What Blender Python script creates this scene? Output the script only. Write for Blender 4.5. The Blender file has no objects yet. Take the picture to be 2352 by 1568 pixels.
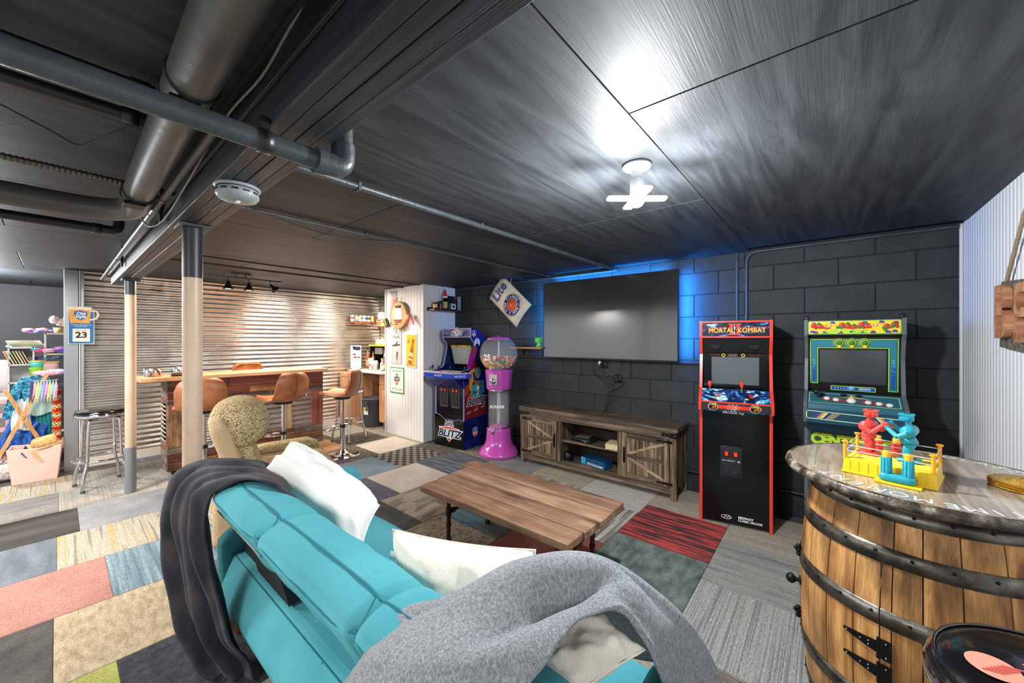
import bpy, bmesh, math, random
from mathutils import Vector, Matrix, Euler, noise
S = bpy.context.scene
COL = S.collection
PI = math.pi
rnd = random.Random(7)
sin, cos = math.sin, math.cos

# ---------------- camera, world, exposure ----------------
cam_d = bpy.data.cameras.new('camera')
cam_d.sensor_width = 36.0
cam_d.lens = 871.0 / 2352.0 * 36.0
cam_d.shift_y = -6.0 / 2352.0
cam_d.clip_start = 0.02
cam = bpy.data.objects.new('camera', cam_d)
COL.objects.link(cam)
cam.location = (0, 0, 1.42)
cam.rotation_euler = (PI / 2, 0, math.radians(39.8))
S.camera = cam
S.view_settings.view_transform = 'Standard'
S.view_settings.look = 'None'
S.view_settings.gamma = 1
S.view_settings.use_curve_mapping = False
S.view_settings.exposure = 0.70
W = bpy.data.worlds.new('world'); S.world = W; W.use_nodes = True
W.node_tree.nodes['Background'].inputs[0].default_value = (0.93, 0.97, 1.0, 1)
W.node_tree.nodes['Background'].inputs[1].default_value = 0.56

def lamp(name, kind, loc, energy, color=(1, 1, 1), size=0.1, rot=(0, 0, 0), spot=1.2, blend=.6, sizey=None):
    d = bpy.data.lights.new(name, kind); d.energy = energy; d.color = color
    if kind == 'AREA':
        d.size = size
        if sizey: d.shape = 'RECTANGLE'; d.size_y = sizey
    else: d.shadow_soft_size = size
    if kind == 'SPOT': d.spot_size = spot; d.spot_blend = blend
    o = bpy.data.objects.new(name, d); COL.objects.link(o); o.location = loc; o.rotation_euler = rot
    return o
# unseen fill lights added behind the camera and at left; the play corner lamp
lamp('rear_fill_light', 'AREA', (-0.9, -1.6, 2.12), 50, (1, .98, .95), .9)
lamp('rear_left_fill_light', 'AREA', (-3.8, -1.3, 2.12), 80, (1, .97, .93), .7)
lamp('left_fill_light', 'AREA', (-4.6, -.35, 2.12), 26, (1, .95, .9), .4)  # fill added to brighten the near end of the corrugated wall
lamp('play_corner_light', 'POINT', (-7.0, -0.75, 1.9), 140, (.97, .98, 1), .12)

# ---------------- materials ----------------
def lin(h):
    if isinstance(h, (tuple, list)): return tuple(h[:3]) + (1,)
    h = h.lstrip('#'); c = [int(h[i:i + 2], 16) / 255 for i in (0, 2, 4)]
    return tuple(x / 12.92 if x <= .04045 else ((x + .055) / 1.055) ** 2.4 for x in c) + (1,)
MATS = {}
def mat(name, color, rough=.5, metal=0, bump=0, bscale=60, var=0, vscale=6, spec=.5, trans=0, alpha=1, emit=0, coat=0, ior=1.45, sheen=0):
    if name in MATS: return MATS[name]
    m = bpy.data.materials.new(name); m.use_nodes = True; MATS[name] = m
    nt = m.node_tree; N = nt.nodes; L = nt.links; b = N['Principled BSDF']
    c = lin(color)
    b.inputs['Base Color'].default_value = c; b.inputs['Roughness'].default_value = rough
    b.inputs['Metallic'].default_value = metal; b.inputs['Specular IOR Level'].default_value = spec
    b.inputs['IOR'].default_value = ior
    if trans: b.inputs['Transmission Weight'].default_value = trans
    if coat: b.inputs['Coat Weight'].default_value = coat; b.inputs['Coat Roughness'].default_value = .08
    if sheen: b.inputs['Sheen Weight'].default_value = sheen
    if alpha < 1: b.inputs['Alpha'].default_value = alpha
    if emit: b.inputs['Emission Color'].default_value = c; b.inputs['Emission Strength'].default_value = emit
    if bump or var:
        tc = N.new('ShaderNodeTexCoord')
        if var:
            n = N.new('ShaderNodeTexNoise'); n.inputs['Scale'].default_value = vscale; n.inputs['Detail'].default_value = 5
            L.new(tc.outputs['Object'], n.inputs['Vector'])
            mr = N.new('ShaderNodeMapRange'); mr.inputs['From Min'].default_value = .3; mr.inputs['From Max'].default_value = .7
            mr.inputs['To Min'].default_value = 1 - var; mr.inputs['To Max'].default_value = 1 + var
            L.new(n.outputs['Fac'], mr.inputs['Value'])
            mx = N.new('ShaderNodeVectorMath'); mx.operation = 'SCALE'; mx.inputs[0].default_value = c[:3]
            L.new(mr.outputs[0], mx.inputs['Scale']); L.new(mx.outputs[0], b.inputs['Base Color'])
        if bump:
            n2 = N.new('ShaderNodeTexNoise'); n2.inputs['Scale'].default_value = bscale; n2.inputs['Detail'].default_value = 4
            L.new(tc.outputs['Object'], n2.inputs['Vector'])
            bp = N.new('ShaderNodeBump'); bp.inputs['Strength'].default_value = bump; bp.inputs['Distance'].default_value = .01
            L.new(n2.outputs['Fac'], bp.inputs['Height']); L.new(bp.outputs[0], b.inputs['Normal'])
    return m
def nmat(name, stops, scale, rough=.7, metal=0, detail=4, dist=0, bump=.2, fine=.0, fscale=300, rand=True, const=False, tex='noise', spec=.4, knots=None, fscales=None, tint=0, coat=0, blotch=None):
    """patterned material: a stretched noise through a colour ramp, times a fine grain"""
    if name in MATS: return MATS[name]
    m = bpy.data.materials.new(name); m.use_nodes = True; MATS[name] = m
    nt = m.node_tree; N = nt.nodes; L = nt.links; b = N['Principled BSDF']
    b.inputs['Roughness'].default_value = rough; b.inputs['Metallic'].default_value = metal; b.inputs['Specular IOR Level'].default_value = spec
    if coat: b.inputs['Coat Weight'].default_value = coat; b.inputs['Coat Roughness'].default_value = .15
    tc = N.new('ShaderNodeTexCoord'); src = tc.outputs['Object']
    oi = N.new('ShaderNodeObjectInfo')
    if rand:
        sc = N.new('ShaderNodeVectorMath'); sc.operation = 'MULTIPLY_ADD'
        cb = N.new('ShaderNodeCombineXYZ')
        for i in range(3): L.new(oi.outputs['Random'], cb.inputs[i])
        L.new(cb.outputs[0], sc.inputs[0]); sc.inputs[1].default_value = (37.1, 53.7, 71.3); L.new(src, sc.inputs[2]); src2 = sc.outputs[0]
    else: src2 = src
    mp = N.new('ShaderNodeMapping'); mp.inputs['Scale'].default_value = scale; L.new(src2, mp.inputs['Vector'])
    if tex == 'checker':
        t = N.new('ShaderNodeTexChecker'); t.inputs['Scale'].default_value = 1; L.new(mp.outputs[0], t.inputs['Vector'])
        t.inputs['Color1'].default_value = (.15,) * 3 + (1,); t.inputs['Color2'].default_value = (.85,) * 3 + (1,)
        n0 = N.new('ShaderNodeTexNoise'); n0.inputs['Scale'].default_value = .9; L.new(mp.outputs[0], n0.inputs['Vector'])
        ad = N.new('ShaderNodeMath'); ad.operation = 'MULTIPLY_ADD'; L.new(n0.outputs['Fac'], ad.inputs[0]); ad.inputs[1].default_value = .9; 
        sb = N.new('ShaderNodeMath'); sb.operation = 'SUBTRACT'; L.new(t.outputs['Fac'], sb.inputs[0]); sb.inputs[1].default_value = .45
        L.new(sb.outputs[0], ad.inputs[2]); fac = ad.outputs[0]
    elif tex == 'vor':
        t = N.new('ShaderNodeTexVoronoi'); t.inputs['Scale'].default_value = 1; L.new(mp.outputs[0], t.inputs['Vector'])
        sp = N.new('ShaderNodeSeparateColor'); L.new(t.outputs['Color'], sp.inputs[0]); fac = sp.outputs[0]
    else:
        t = N.new('ShaderNodeTexNoise'); t.inputs['Scale'].default_value = 1; t.inputs['Detail'].default_value = detail
        t.inputs['Distortion'].default_value = dist; L.new(mp.outputs[0], t.inputs['Vector']); fac = t.outputs['Fac']
    r = N.new('ShaderNodeValToRGB'); L.new(fac, r.inputs['Fac'])
    if const: r.color_ramp.interpolation = 'CONSTANT'
    e = r.color_ramp.elements
    while len(e) < len(stops): e.new(.5)
    for i, (p, c) in enumerate(stops): e[i].position = p
    for i, (p, c) in enumerate(stops): e[i].color = lin(c)
    out = r.outputs['Color']
    g = None
    if fine:
        g = N.new('ShaderNodeTexNoise'); g.inputs['Detail'].default_value = 3
        if fscales:
            mq = N.new('ShaderNodeMapping'); mq.inputs['Scale'].default_value = fscales; L.new(src2, mq.inputs['Vector']); L.new(mq.outputs[0], g.inputs['Vector']); g.inputs['Scale'].default_value = 1
        else:
            g.inputs['Scale'].default_value = fscale; L.new(src2, g.inputs['Vector'])
        mr = N.new('ShaderNodeMapRange'); mr.inputs['From Min'].default_value = .3; mr.inputs['From Max'].default_value = .7
        mr.inputs['To Min'].default_value = 1 - fine; mr.inputs['To Max'].default_value = 1 + fine; L.new(g.outputs['Fac'], mr.inputs['Value'])
        mx = N.new('ShaderNodeVectorMath'); mx.operation = 'SCALE'; L.new(out, mx.inputs[0]); L.new(mr.outputs[0], mx.inputs['Scale']); out = mx.outputs[0]
    if tint:
        mr = N.new('ShaderNodeMapRange'); mr.inputs['To Min'].default_value = 1 - tint; mr.inputs['To Max'].default_value = 1 + tint
        L.new(oi.outputs['Random'], mr.inputs['Value'])
        mx = N.new('ShaderNodeVectorMath'); mx.operation = 'SCALE'; L.new(out, mx.inputs[0]); L.new(mr.outputs[0], mx.inputs['Scale']); out = mx.outputs[0]
    if blotch:
        bn = N.new('ShaderNodeTexNoise'); bn.inputs['Detail'].default_value = 4; bn.inputs['Scale'].default_value = 1
        bq = N.new('ShaderNodeMapping'); bq.inputs['Scale'].default_value = blotch[1]; L.new(src2, bq.inputs['Vector']); L.new(bq.outputs[0], bn.inputs['Vector'])
        mr = N.new('ShaderNodeMapRange'); mr.inputs['From Min'].default_value = .38; mr.inputs['From Max'].default_value = .6
        mr.inputs['To Min'].default_value = 1 - blotch[0]; mr.inputs['To Max'].default_value = 1 + blotch[0] * .3; L.new(bn.outputs['Fac'], mr.inputs['Value'])
        mx = N.new('ShaderNodeVectorMath'); mx.operation = 'SCALE'; L.new(out, mx.inputs[0]); L.new(mr.outputs[0], mx.inputs['Scale']); out = mx.outputs[0]
    if knots:
        v = N.new('ShaderNodeTexVoronoi'); v.inputs['Scale'].default_value = 1
        mk_ = N.new('ShaderNodeMapping'); mk_.inputs['Scale'].default_value = knots; L.new(src2, mk_.inputs['Vector']); L.new(mk_.outputs[0], v.inputs['Vector'])
        mr = N.new('ShaderNodeMapRange'); mr.inputs['From Min'].default_value = .07; mr.inputs['From Max'].default_value = .24
        mr.inputs['To Min'].default_value = .42; mr.inputs['To Max'].default_value = 1; L.new(v.outputs['Distance'], mr.inputs['Value'])
        mx = N.new('ShaderNodeVectorMath'); mx.operation = 'SCALE'; L.new(out, mx.inputs[0]); L.new(mr.outputs[0], mx.inputs['Scale']); out = mx.outputs[0]
    L.new(out, b.inputs['Base Color'])
    if bump:
        bp = N.new('ShaderNodeBump'); bp.inputs['Strength'].default_value = bump; bp.inputs['Distance'].default_value = .004
        L.new((g or t).outputs['Fac'], bp.inputs['Height']); L.new(bp.outputs[0], b.inputs['Normal'])
    return m

# ---------------- geometry ----------------
class B:
    """collects shapes into one mesh; self.m is the material slot of the faces being added"""
    def __init__(s): s.v = []; s.f = []; s.mi = []; s.sm = []; s.m = 0; s.T = None
    def add(s, vs, fs, smooth=False):
        k = len(s.v)
        if s.T is not None: vs = [s.T @ Vector(p) for p in vs]
        s.v += [tuple(p) for p in vs]
        for f in fs: s.f.append([i + k for i in f]); s.mi.append(s.m); s.sm.append(smooth)
        return s
    def box(s, x0, x1, y0, y1, z0, z1):
        v = [(x, y, z) for x in (x0, x1) for y in (y0, y1) for z in (z0, z1)]
        return s.add(v, [(0, 1, 3, 2), (4, 6, 7, 5), (0, 4, 5, 1), (2, 3, 7, 6), (0, 2, 6, 4), (1, 5, 7, 3)])
    def beam(s, p, q, w, t, up=(0, 0, 1)):
        p = Vector(p); q = Vector(q); d = (q - p).normalized(); u = Vector(up)
        if abs(d.dot(u)) > .98: u = Vector((0, 1, 0))
        a = d.cross(u).normalized(); c = a.cross(d)
        v = [e + a * (w / 2 * i) + c * (t / 2 * j) for e in (p, q) for i in (-1, 1) for j in (-1, 1)]
        return s.add(v, [(0, 1, 3, 2), (4, 6, 7, 5), (0, 4, 5, 1), (2, 3, 7, 6), (0, 2, 6, 4), (1, 5, 7, 3)])
    def tube(s, pts, r, n=10, cap=True, closed=False):
        P = [Vector(p) for p in pts]; R = r if isinstance(r, (list, tuple)) else [r] * len(P)
        vs = []; fs = []; prev = None; m = len(P)
        for i, p in enumerate(P):
            if closed: t = (P[(i + 1) % m] - P[i - 1]).normalized()
            else: t = (P[min(i + 1, m - 1)] - P[max(i - 1, 0)]).normalized()
            if prev is None: a = t.orthogonal().normalized()
            else:
                a = prev - t * prev.dot(t)
                a = a.normalized() if a.length > 1e-6 else t.orthogonal().normalized()
            prev = a; c = t.cross(a)
            vs += [p + (a * cos(2 * PI * k / n) + c * sin(2 * PI * k / n)) * R[i] for k in range(n)]
        for i in range(m if closed else m - 1):
            j = (i + 1) % m
            fs += [(i * n + k, i * n + (k + 1) % n, j * n + (k + 1) % n, j * n + k) for k in range(n)]
        s.add(vs, fs, True)
        if cap and not closed:
            s.add([vs[k] for k in range(n)][::-1], [tuple(range(n))]); s.add([vs[(m - 1) * n + k] for k in range(n)], [tuple(range(n))])
        return s
    def cyl(s, p, q, r, r2=None, n=16): return s.tube([p, q], [r, r if r2 is None else r2], n)
    def lathe(s, prof, c=(0, 0, 0), n=24, axis='z', a0=0, a1=2 * PI, smooth=True):
        full = abs(a1 - a0 - 2 * PI) < 1e-6; m = n if full else n + 1; vs = []
        for r, z in prof:
            for k in range(m):
                a = a0 + (a1 - a0) * k / n
                p = (r * cos(a), r * sin(a), z)
                if axis == 'y': p = (r * cos(a), z, r * sin(a))
                if axis == 'x': p = (z, r * cos(a), r * sin(a))
                vs.append((p[0] + c[0], p[1] + c[1], p[2] + c[2]))
        fs = []
        for i in range(len(prof) - 1):
            for k in range(n if full else n):
                k2 = (k + 1) % m if full else k + 1
                fs.append((i * m + k, i * m + k2, (i + 1) * m + k2, (i + 1) * m + k))
        return s.add(vs, fs, smooth)
    def prism(s, poly, a, b, axis='x'):
        n = len(poly)
        def P(t, u, v): return (t, u, v) if axis == 'x' else ((u, t, v) if axis == 'y' else (u, v, t))
        vs = [P(a, u, v) for u, v in poly] + [P(b, u, v) for u, v in poly]
        fs = [tuple(range(n))[::-1], tuple(range(n, 2 * n))] + [(i, (i + 1) % n, n + (i + 1) % n, n + i) for i in range(n)]
        return s.add(vs, fs)
    def grid(s, fn, nu, nv, closeu=False, smooth=True, two=0):
        vs = [fn(i / nu, j / nv) for i in range(nu if closeu else nu + 1) for j in range(nv + 1)]
        M = nu if closeu else nu + 1; fs = []
        for i in range(nu):
            i2 = (i + 1) % M
            fs += [(i * (nv + 1) + j, i2 * (nv + 1) + j, i2 * (nv + 1) + j + 1, i * (nv + 1) + j + 1) for j in range(nv)]
        return s.add(vs, fs, smooth)
    def ball(s, c, r, n=12, sz=1):
        prof = [(r * sin(PI * i / (n // 2)), -r * sz * cos(PI * i / (n // 2))) for i in range(n // 2 + 1)]
        return s.lathe(prof, c, n)
    def rbox(s, c, size, r=.05, n=8, fn=None):
        """rounded box built from a subdivided cube; fn(unit point, point) may displace"""
        hx, hy, hz = [q / 2 for q in size]; r = min(r, hx, hy, hz); seen = {}; vs = []; fs = []
        def vert(p):
            key = tuple(round(q, 5) for q in p)
            if key in seen: return seen[key]
            q = Vector((p[0] * hx, p[1] * hy, p[2] * hz)); inn = Vector([max(-h + r, min(h - r, e)) for e, h in zip(q, (hx, hy, hz))])
            d = q - inn
            if d.length > 1e-9: q = inn + d.normalized() * r
            q = q + Vector(c)
            if fn: q = Vector(fn(p, q))
            seen[key] = len(vs); vs.append(tuple(q)); return seen[key]
        T = [math.tan(PI / 4 * (2 * i / n - 1)) for i in range(n + 1)] if n > 3 else [2 * i / n - 1 for i in range(n + 1)]
        for ax in range(3):
            for sg in (-1, 1):
                for i in range(n):
                    for j in range(n):
                        q = []
                        for (a, b_) in ((i, j), (i + 1, j), (i + 1, j + 1), (i, j + 1)):
                            p = [0, 0, 0]; p[ax] = sg; p[(ax + 1) % 3] = T[a]; p[(ax + 2) % 3] = T[b_]; q.append(vert(p))
                        fs.append(q if sg > 0 else q[::-1])
        return s.add(vs, fs, True)
    def obj(s, name, mats, parent=None, bevel=0, world=False, seg=2, solid=0, loc=None, sub=0, rot=None):
        me = bpy.data.meshes.new(name)
        v = s.v
        if world and parent is not None:
            o0 = parent
            off = Vector((0, 0, 0))
            while o0 is not None: off += o0.location; o0 = o0.parent
            v = [(p[0] - off[0], p[1] - off[1], p[2] - off[2]) for p in v]
        me.from_pydata(v, [], s.f)
        if not isinstance(mats, (list, tuple)): mats = [mats]
        for m in mats: me.materials.append(m)
        me.polygons.foreach_set('material_index', s.mi); me.polygons.foreach_set('use_smooth', s.sm)
        me.update()
        o = bpy.data.objects.new(name, me); COL.objects.link(o)
        if parent is not None: o.parent = parent
        if loc: o.location = loc
        if rot: o.rotation_euler = rot
        if solid: md = o.modifiers.new('solid', 'SOLIDIFY'); md.thickness = solid; md.offset = 0
        if sub: md = o.modifiers.new('sub', 'SUBSURF'); md.levels = sub; md.render_levels = sub
        if bevel: md = o.modifiers.new('bevel', 'BEVEL'); md.width = bevel; md.segments = seg; md.limit_method = 'ANGLE'; md.angle_limit = .6
        return o
def tag(o, label, cat, group=None, kind=None):
    if label: o['label'] = label
    if cat: o['category'] = cat
    if group: o['group'] = group
    if kind: o['kind'] = kind
    return o
def thing(name, label, cat, loc=(0, 0, 0), rotz=0, group=None):
    o = bpy.data.objects.new(name, None); COL.objects.link(o); o.empty_display_size = .05
    o.location = loc; o.rotation_euler = (0, 0, rotz); return tag(o, label, cat, group)
def struct(o): o['kind'] = 'structure'; return o
def dup(root, loc=None, rotz=None, label=None, group=None):
    def cp(o, par):
        c = o.copy(); COL.objects.link(c); c.parent = par
        for ch in list(o.children): cp(ch, c)
        return c
    r = cp(root, None)
    if loc: r.location = loc
    if rotz is not None: r.rotation_euler = (0, 0, rotz)
    if label: r['label'] = label
    if group: r['group'] = group
    return r
def text(s, size, loc, rot, m, parent=None, name='lettering', ext=.0006, align='CENTER', sx=1, shear=0, bold=0, space=1):
    cu = bpy.data.curves.new(name, 'FONT'); cu.body = s; cu.size = size; cu.extrude = ext; cu.align_x = align; cu.align_y = 'CENTER'
    cu.shear = shear; cu.offset = bold; cu.space_character = space; cu.resolution_u = 3
    t = bpy.data.objects.new('tmp', cu)
    me = bpy.data.meshes.new_from_object(t); bpy.data.objects.remove(t); bpy.data.curves.remove(cu)
    me.materials.clear(); me.materials.append(m); me.name = name
    o = bpy.data.objects.new(name, me); COL.objects.link(o); o.location = loc; o.rotation_euler = rot; o.scale = (sx, 1, 1)
    if parent is not None: o.parent = parent
    return o
def cr(P, t):
    """Catmull-Rom through a list of vectors, t in 0..1"""
    n = len(P) - 1; x = min(max(t, 0), 1) * n; i = min(int(x), n - 1); f = x - i
    a, b_, c, d = P[max(i - 1, 0)], P[i], P[i + 1], P[min(i + 2, n)]
    return .5 * ((2 * b_) + (c - a) * f + (2 * a - 5 * b_ + 4 * c - d) * f * f + (3 * b_ - a - 3 * c + d) * f ** 3)
def loft(net, u, v):
    return cr([cr([Vector(p) for p in row], v) for row in net], u)
def arc(cx, cz, r, a0, a1, n=6): return [(cx + r * cos(a0 + (a1 - a0) * i / n), cz + r * sin(a0 + (a1 - a0) * i / n)) for i in range(n + 1)]
def rrect(w, h, r, n=4, cx=0, cy=0):
    return [p for k, (sx, sy) in enumerate(((1, 1), (-1, 1), (-1, -1), (1, -1))) for p in arc(cx + sx * (w / 2 - r), cy + sy * (h / 2 - r), r, k * PI / 2, (k + 1) * PI / 2, n)]
FRONT = (PI / 2, 0, 0)

# common materials
BLK = mat('black_plastic', '#15171a', .35)
MBLK = mat('matte_black', '#0c0d0f', .6)
CHROME = mat('chrome', '#d8d8dc', .08, 1)
STEEL = mat('brushed_steel', '#a8adb2', .3, 1)
IRON = mat('black_iron', '#17181a', .45, .6)
WHITE = mat('white_print', '#eeeeee', .5)
REDP = mat('red_print', '#d52a20', .45)
BLUEP = mat('blue_print', '#1d4f9e', .45)
YELP = mat('yellow_print', '#f2d21b', .45)
GRNP = mat('green_print', '#2f8a3c', .45)
ORNP = mat('orange_print', '#f0812a', .45)
SKYP = mat('sky_blue_print', '#6fb9dc', .45)
GREYP = mat('grey_print', '#6c7076', .5)
# ================= room =================
H = 2.17
def wood(name, dark, mid, light, ax='x', rough=.6, f=1.0, bump=.35, tint=.12, knots=False, blotch=None):
    s = {'x': (1.2, 26, 26), 'y': (26, 1.2, 26), 'z': (26, 26, 1.2)}[ax]
    fs = {'x': (9, 260, 260), 'y': (260, 9, 260), 'z': (260, 260, 9)}[ax]
    k = {'x': (1.6, 8, 8), 'y': (8, 1.6, 8), 'z': (8, 8, 1.6)}[ax] if knots else None
    return nmat(name, [(.28, dark), (.5, mid), (.72, light)], tuple(q * f for q in s), rough, dist=.6, bump=bump, fine=.22, fscales=tuple(q * f for q in fs), tint=tint, knots=k, blotch=blotch)
FIB = dict(rough=.95, fine=.42, fscale=260, bump=.5, spec=.1)
def lines(name, stops, ax, freq=60, **k):
    s = (1.2, freq, 1) if ax == 'x' else (freq, 1.2, 1)
    fs = (40, 420, 25) if ax == 'x' else (420, 40, 25)
    return nmat(name, stops, s, rough=.95, fine=.4, fscales=fs, bump=.5, spec=.1, detail=2, **k)
CP = {
 'coral': nmat('carpet_coral', [(.3, '#b07263'), (.7, '#c08473')], (6, 6, 6), **FIB),
 'blue': lines('carpet_blue_striped', [(.35, '#587c89'), (.5, '#718f9b'), (.65, '#8ba3ad')], 'x', 60),
 'yellow': lines('carpet_tan_yellow_stripe', [(.36, '#8b8474'), (.43, '#b8ac95'), (.62, '#a99d86'), (.65, '#bd9d42'), (.8, '#c7a84c')], 'x', 48),
 'slate': nmat('carpet_slate', [(.3, '#5d6672'), (.7, '#76808c')], (3, 14, 3), **FIB),
 'tanpat': nmat('carpet_tan_patterned', [(.35, '#a8956c'), (.5, '#bba67f'), (.7, '#c9b48e')], (14, 40, 9), **FIB),
 'olive': nmat('carpet_olive', [(.3, '#8a8f2a'), (.7, '#b0b43e')], (5, 5, 5), **FIB),
 'navy': nmat('carpet_navy', [(.3, '#33373f'), (.7, '#4c515a')], (30, 30, 30), **FIB),
 'dark': nmat('carpet_dark_grey', [(.3, '#4c4a48'), (.7, '#63605c')], (9, 9, 9), **FIB),
 'darkbrown': nmat('carpet_dark_brown_banded', [(.35, '#2e2c2a'), (.55, '#4b4743'), (.75, '#625d58')], (4, .6, 1), **FIB),
 'lgrey': nmat('carpet_light_grey', [(.3, '#808388'), (.7, '#96989c')], (6, 6, 6), **FIB),
 'beige': nmat('carpet_beige', [(.3, '#bdb3a6'), (.7, '#cbc2b6')], (5, 5, 5), **FIB),
 'tan': lines('carpet_tan_fine_lines', [(.35, '#a3967f'), (.5, '#b3a68f'), (.7, '#bdb19b')], 'x', 110),
 'sand': lines('carpet_sand_fine_lines', [(.35, '#8f897d'), (.5, '#9c968a'), (.7, '#a7a194')], 'x', 130),
 'purple': lines('carpet_grey_purple_bands', [(.35, '#77736e'), (.5, '#8e887e'), (.62, '#6d6a78'), (.75, '#5d5a6a')], 'y', 7),
 'red': nmat('carpet_red_black_stripes', [(.3, '#9a3f3b'), (.41, '#363b42'), (.465, '#5a3c40'), (.50, '#e83024'), (.59, '#d63a30'), (.65, '#3a4048')], (2.0, 42, 1), rough=.95, fine=.3, fscales=(25, 700, 25), bump=.5, spec=.1, detail=3),
 'green': nmat('carpet_grey_green', [(.3, '#4c5b57'), (.5, '#6b7b74'), (.72, '#8a978f')], (16, 7, 5), **FIB),
 'greylines': lines('carpet_grey_blue_lines', [(.40, '#858b92'), (.5, '#a9a9a4'), (.6, '#b7b4ac')], 'y', 150),
 'grey': nmat('carpet_grey_flecked', [(.3, '#7d848c'), (.42, '#9a9993'), (.7, '#acaaa3')], (3, 26, 3), **FIB),
 'brown': lines('carpet_brown_lines', [(.35, '#776c5f'), (.5, '#8a7f70'), (.7, '#9a9083')], 'x', 90),
 'brick': nmat('carpet_brick_red', [(.3, '#7b3f2d'), (.7, '#95503b')], (5, 5, 5), **FIB),
 'whitelines': lines('carpet_brown_white_lines', [(.4, '#7d7568'), (.52, '#948c7c'), (.58, '#c6c0b2'), (.7, '#cbc5b8')], 'y', 60),
 'lightgrey': nmat('carpet_pale_grey', [(.3, '#b4b2aa'), (.7, '#cdcbc4')], (30, 30, 5), **FIB),
 'camo': nmat('carpet_tan_green_flecks', [(.36, '#5d665f'), (.46, '#94846a'), (.7, '#ab9a7a')], (45, 26, 5), **FIB),
 'bluebands': lines('carpet_blue_grey_bands', [(.4, '#46494f'), (.5, '#5c5d60'), (.56, '#3f7187'), (.72, '#6f97a7')], 'x', 8),
 'patch': nmat('carpet_taupe_patchwork', [(.2, '#877b6a'), (.45, '#978a79'), (.7, '#a99d8b')], (14, 7, 1), tex='vor', **FIB),
 'purpleheather': nmat('carpet_violet_blue', [(.3, '#4c5068'), (.7, '#6f7590')], (60, 60, 5), **FIB),
 'lightblue': nmat('carpet_light_blue', [(.3, '#6d8799'), (.7, '#87a0b0')], (4, 4, 4), **FIB),
 'checker': nmat('carpet_checked', [(.3, '#3c3e42'), (.55, '#6a665f'), (.8, '#948b7c')], (14, 20, 1), tex='checker', rand=False, **FIB),
 'bluegrey': nmat('carpet_blue_grey_streaks', [(.3, '#3f4a5c'), (.5, '#5d6877'), (.7, '#8e959d')], (3, 50, 5), **FIB),
 'spotted': nmat('carpet_dark_spotted', [(.34, '#3c3b39'), (.52, '#68635a'), (.7, '#837c6f')], (30, 50, 5), **FIB),
 'woodtan': nmat('carpet_amber', [(.3, '#a9773f'), (.7, '#bd8a50')], (3, 8, 5), **FIB),
}
for m_ in CP.values():
    for nd in m_.node_tree.nodes:
        if nd.type == 'VALTORGB':
            for e_ in nd.color_ramp.elements:
                c_ = e_.color; g_ = (c_[0] * .3 + c_[1] * .55 + c_[2] * .15)
                e_.color = [(g_ * .25 + c_[i_] * .75) * .80 for i_ in range(3)] + [1]
floor = struct(B().box(-9.1, .72, -2.4, 3.85, -.12, -.0085).obj('floor', mat('subfloor', '#4a4845', .9)))
tile_me = B().box(-.3045, .3045, -.3045, .3045, -.0085, 0).obj('carpet_tile', CP['beige'], floor, bevel=.0025, seg=1)
OFF = {0: .1, 1: 0, 2: .2, 3: 0, 4: .17, 5: -.01, 6: .2, 7: 0, 8: .11, 9: .01}
KNOWN = {(1, 1): 'brown', (1, 2): 'brown', (1, 3): 'greylines', (1, 4): 'grey', (1, 5): 'tan', (0, 5): 'sand', (0, 4): 'tan', (0, 3): 'grey', (0, 2): 'tan',
 (2, 1): 'navy', (2, 2): 'tan', (2, 3): 'green', (2, 4): 'red', (2, 5): 'tan', (3, 2): 'navy', (3, 3): 'brick', (3, 4): 'whitelines', (3, 5): 'lightgrey', (3, 1): 'slate',
 (4, -1): 'olive', (4, 0): 'navy', (4, 1): 'dark', (4, 2): 'camo', (4, 3): 'bluebands', (4, 4): 'whitelines', (4, 5): 'tan', (5, -1): 'dark', (5, 0): 'tanpat', (5, 1): 'slate', (5, 2): 'dark', (5, 3): 'patch', (5, 4): 'slate', (5, 5): 'lgrey',
 (6, -1): 'coral', (6, 0): 'blue', (6, 1): 'tanpat', (6, 2): 'purpleheather', (6, 3): 'beige', (6, 4): 'bluegrey', (6, 5): 'camo', (7, -1): 'slate', (7, 0): 'yellow', (7, 1): 'yellow', (7, 2): 'slate', (7, 3): 'lightblue', (7, 4): 'checker', (7, 5): 'spotted',
 (8, -1): 'darkbrown', (8, 0): 'lgrey', (8, 1): 'dark', (8, 2): 'beige', (8, 3): 'spotted', (8, 4): 'beige', (8, 5): 'sand', (9, -1): 'purple', (9, 0): 'sand', (9, 1): 'sand', (9, 2): 'brown', (9, 3): 'woodtan', (9, 4): 'spotted', (9, 5): 'sand',
 (10, -1): 'yellow', (10, 0): 'sand', (10, 4): 'sand', (10, 5): 'brown'}
first = True
for r in range(-1, 15):
    x1 = .03 - .611 * (r - 1)
    off = OFF.get(r, (r * .37) % .6)
    for n in range(-4, 7):
        y0 = off + .6096 * n; y1 = y0 + .6096
        if y1 > 3.9 or y0 < -2.4 or x1 > .75: continue
        if x1 > .68: x1c = .68
        k = KNOWN.get((r, n)) or rnd.choice(['sand', 'tan', 'lgrey', 'beige', 'brown', 'slate', 'grey', 'dark'])
        if first: o = tile_me; first = False
        else:
            o = tile_me.copy(); COL.objects.link(o)
        o.location = (x1 - .3055, y0 + .3048, 0)
        o.material_slots[0].link = 'OBJECT'; o.material_slots[0].material = CP[k]

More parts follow.
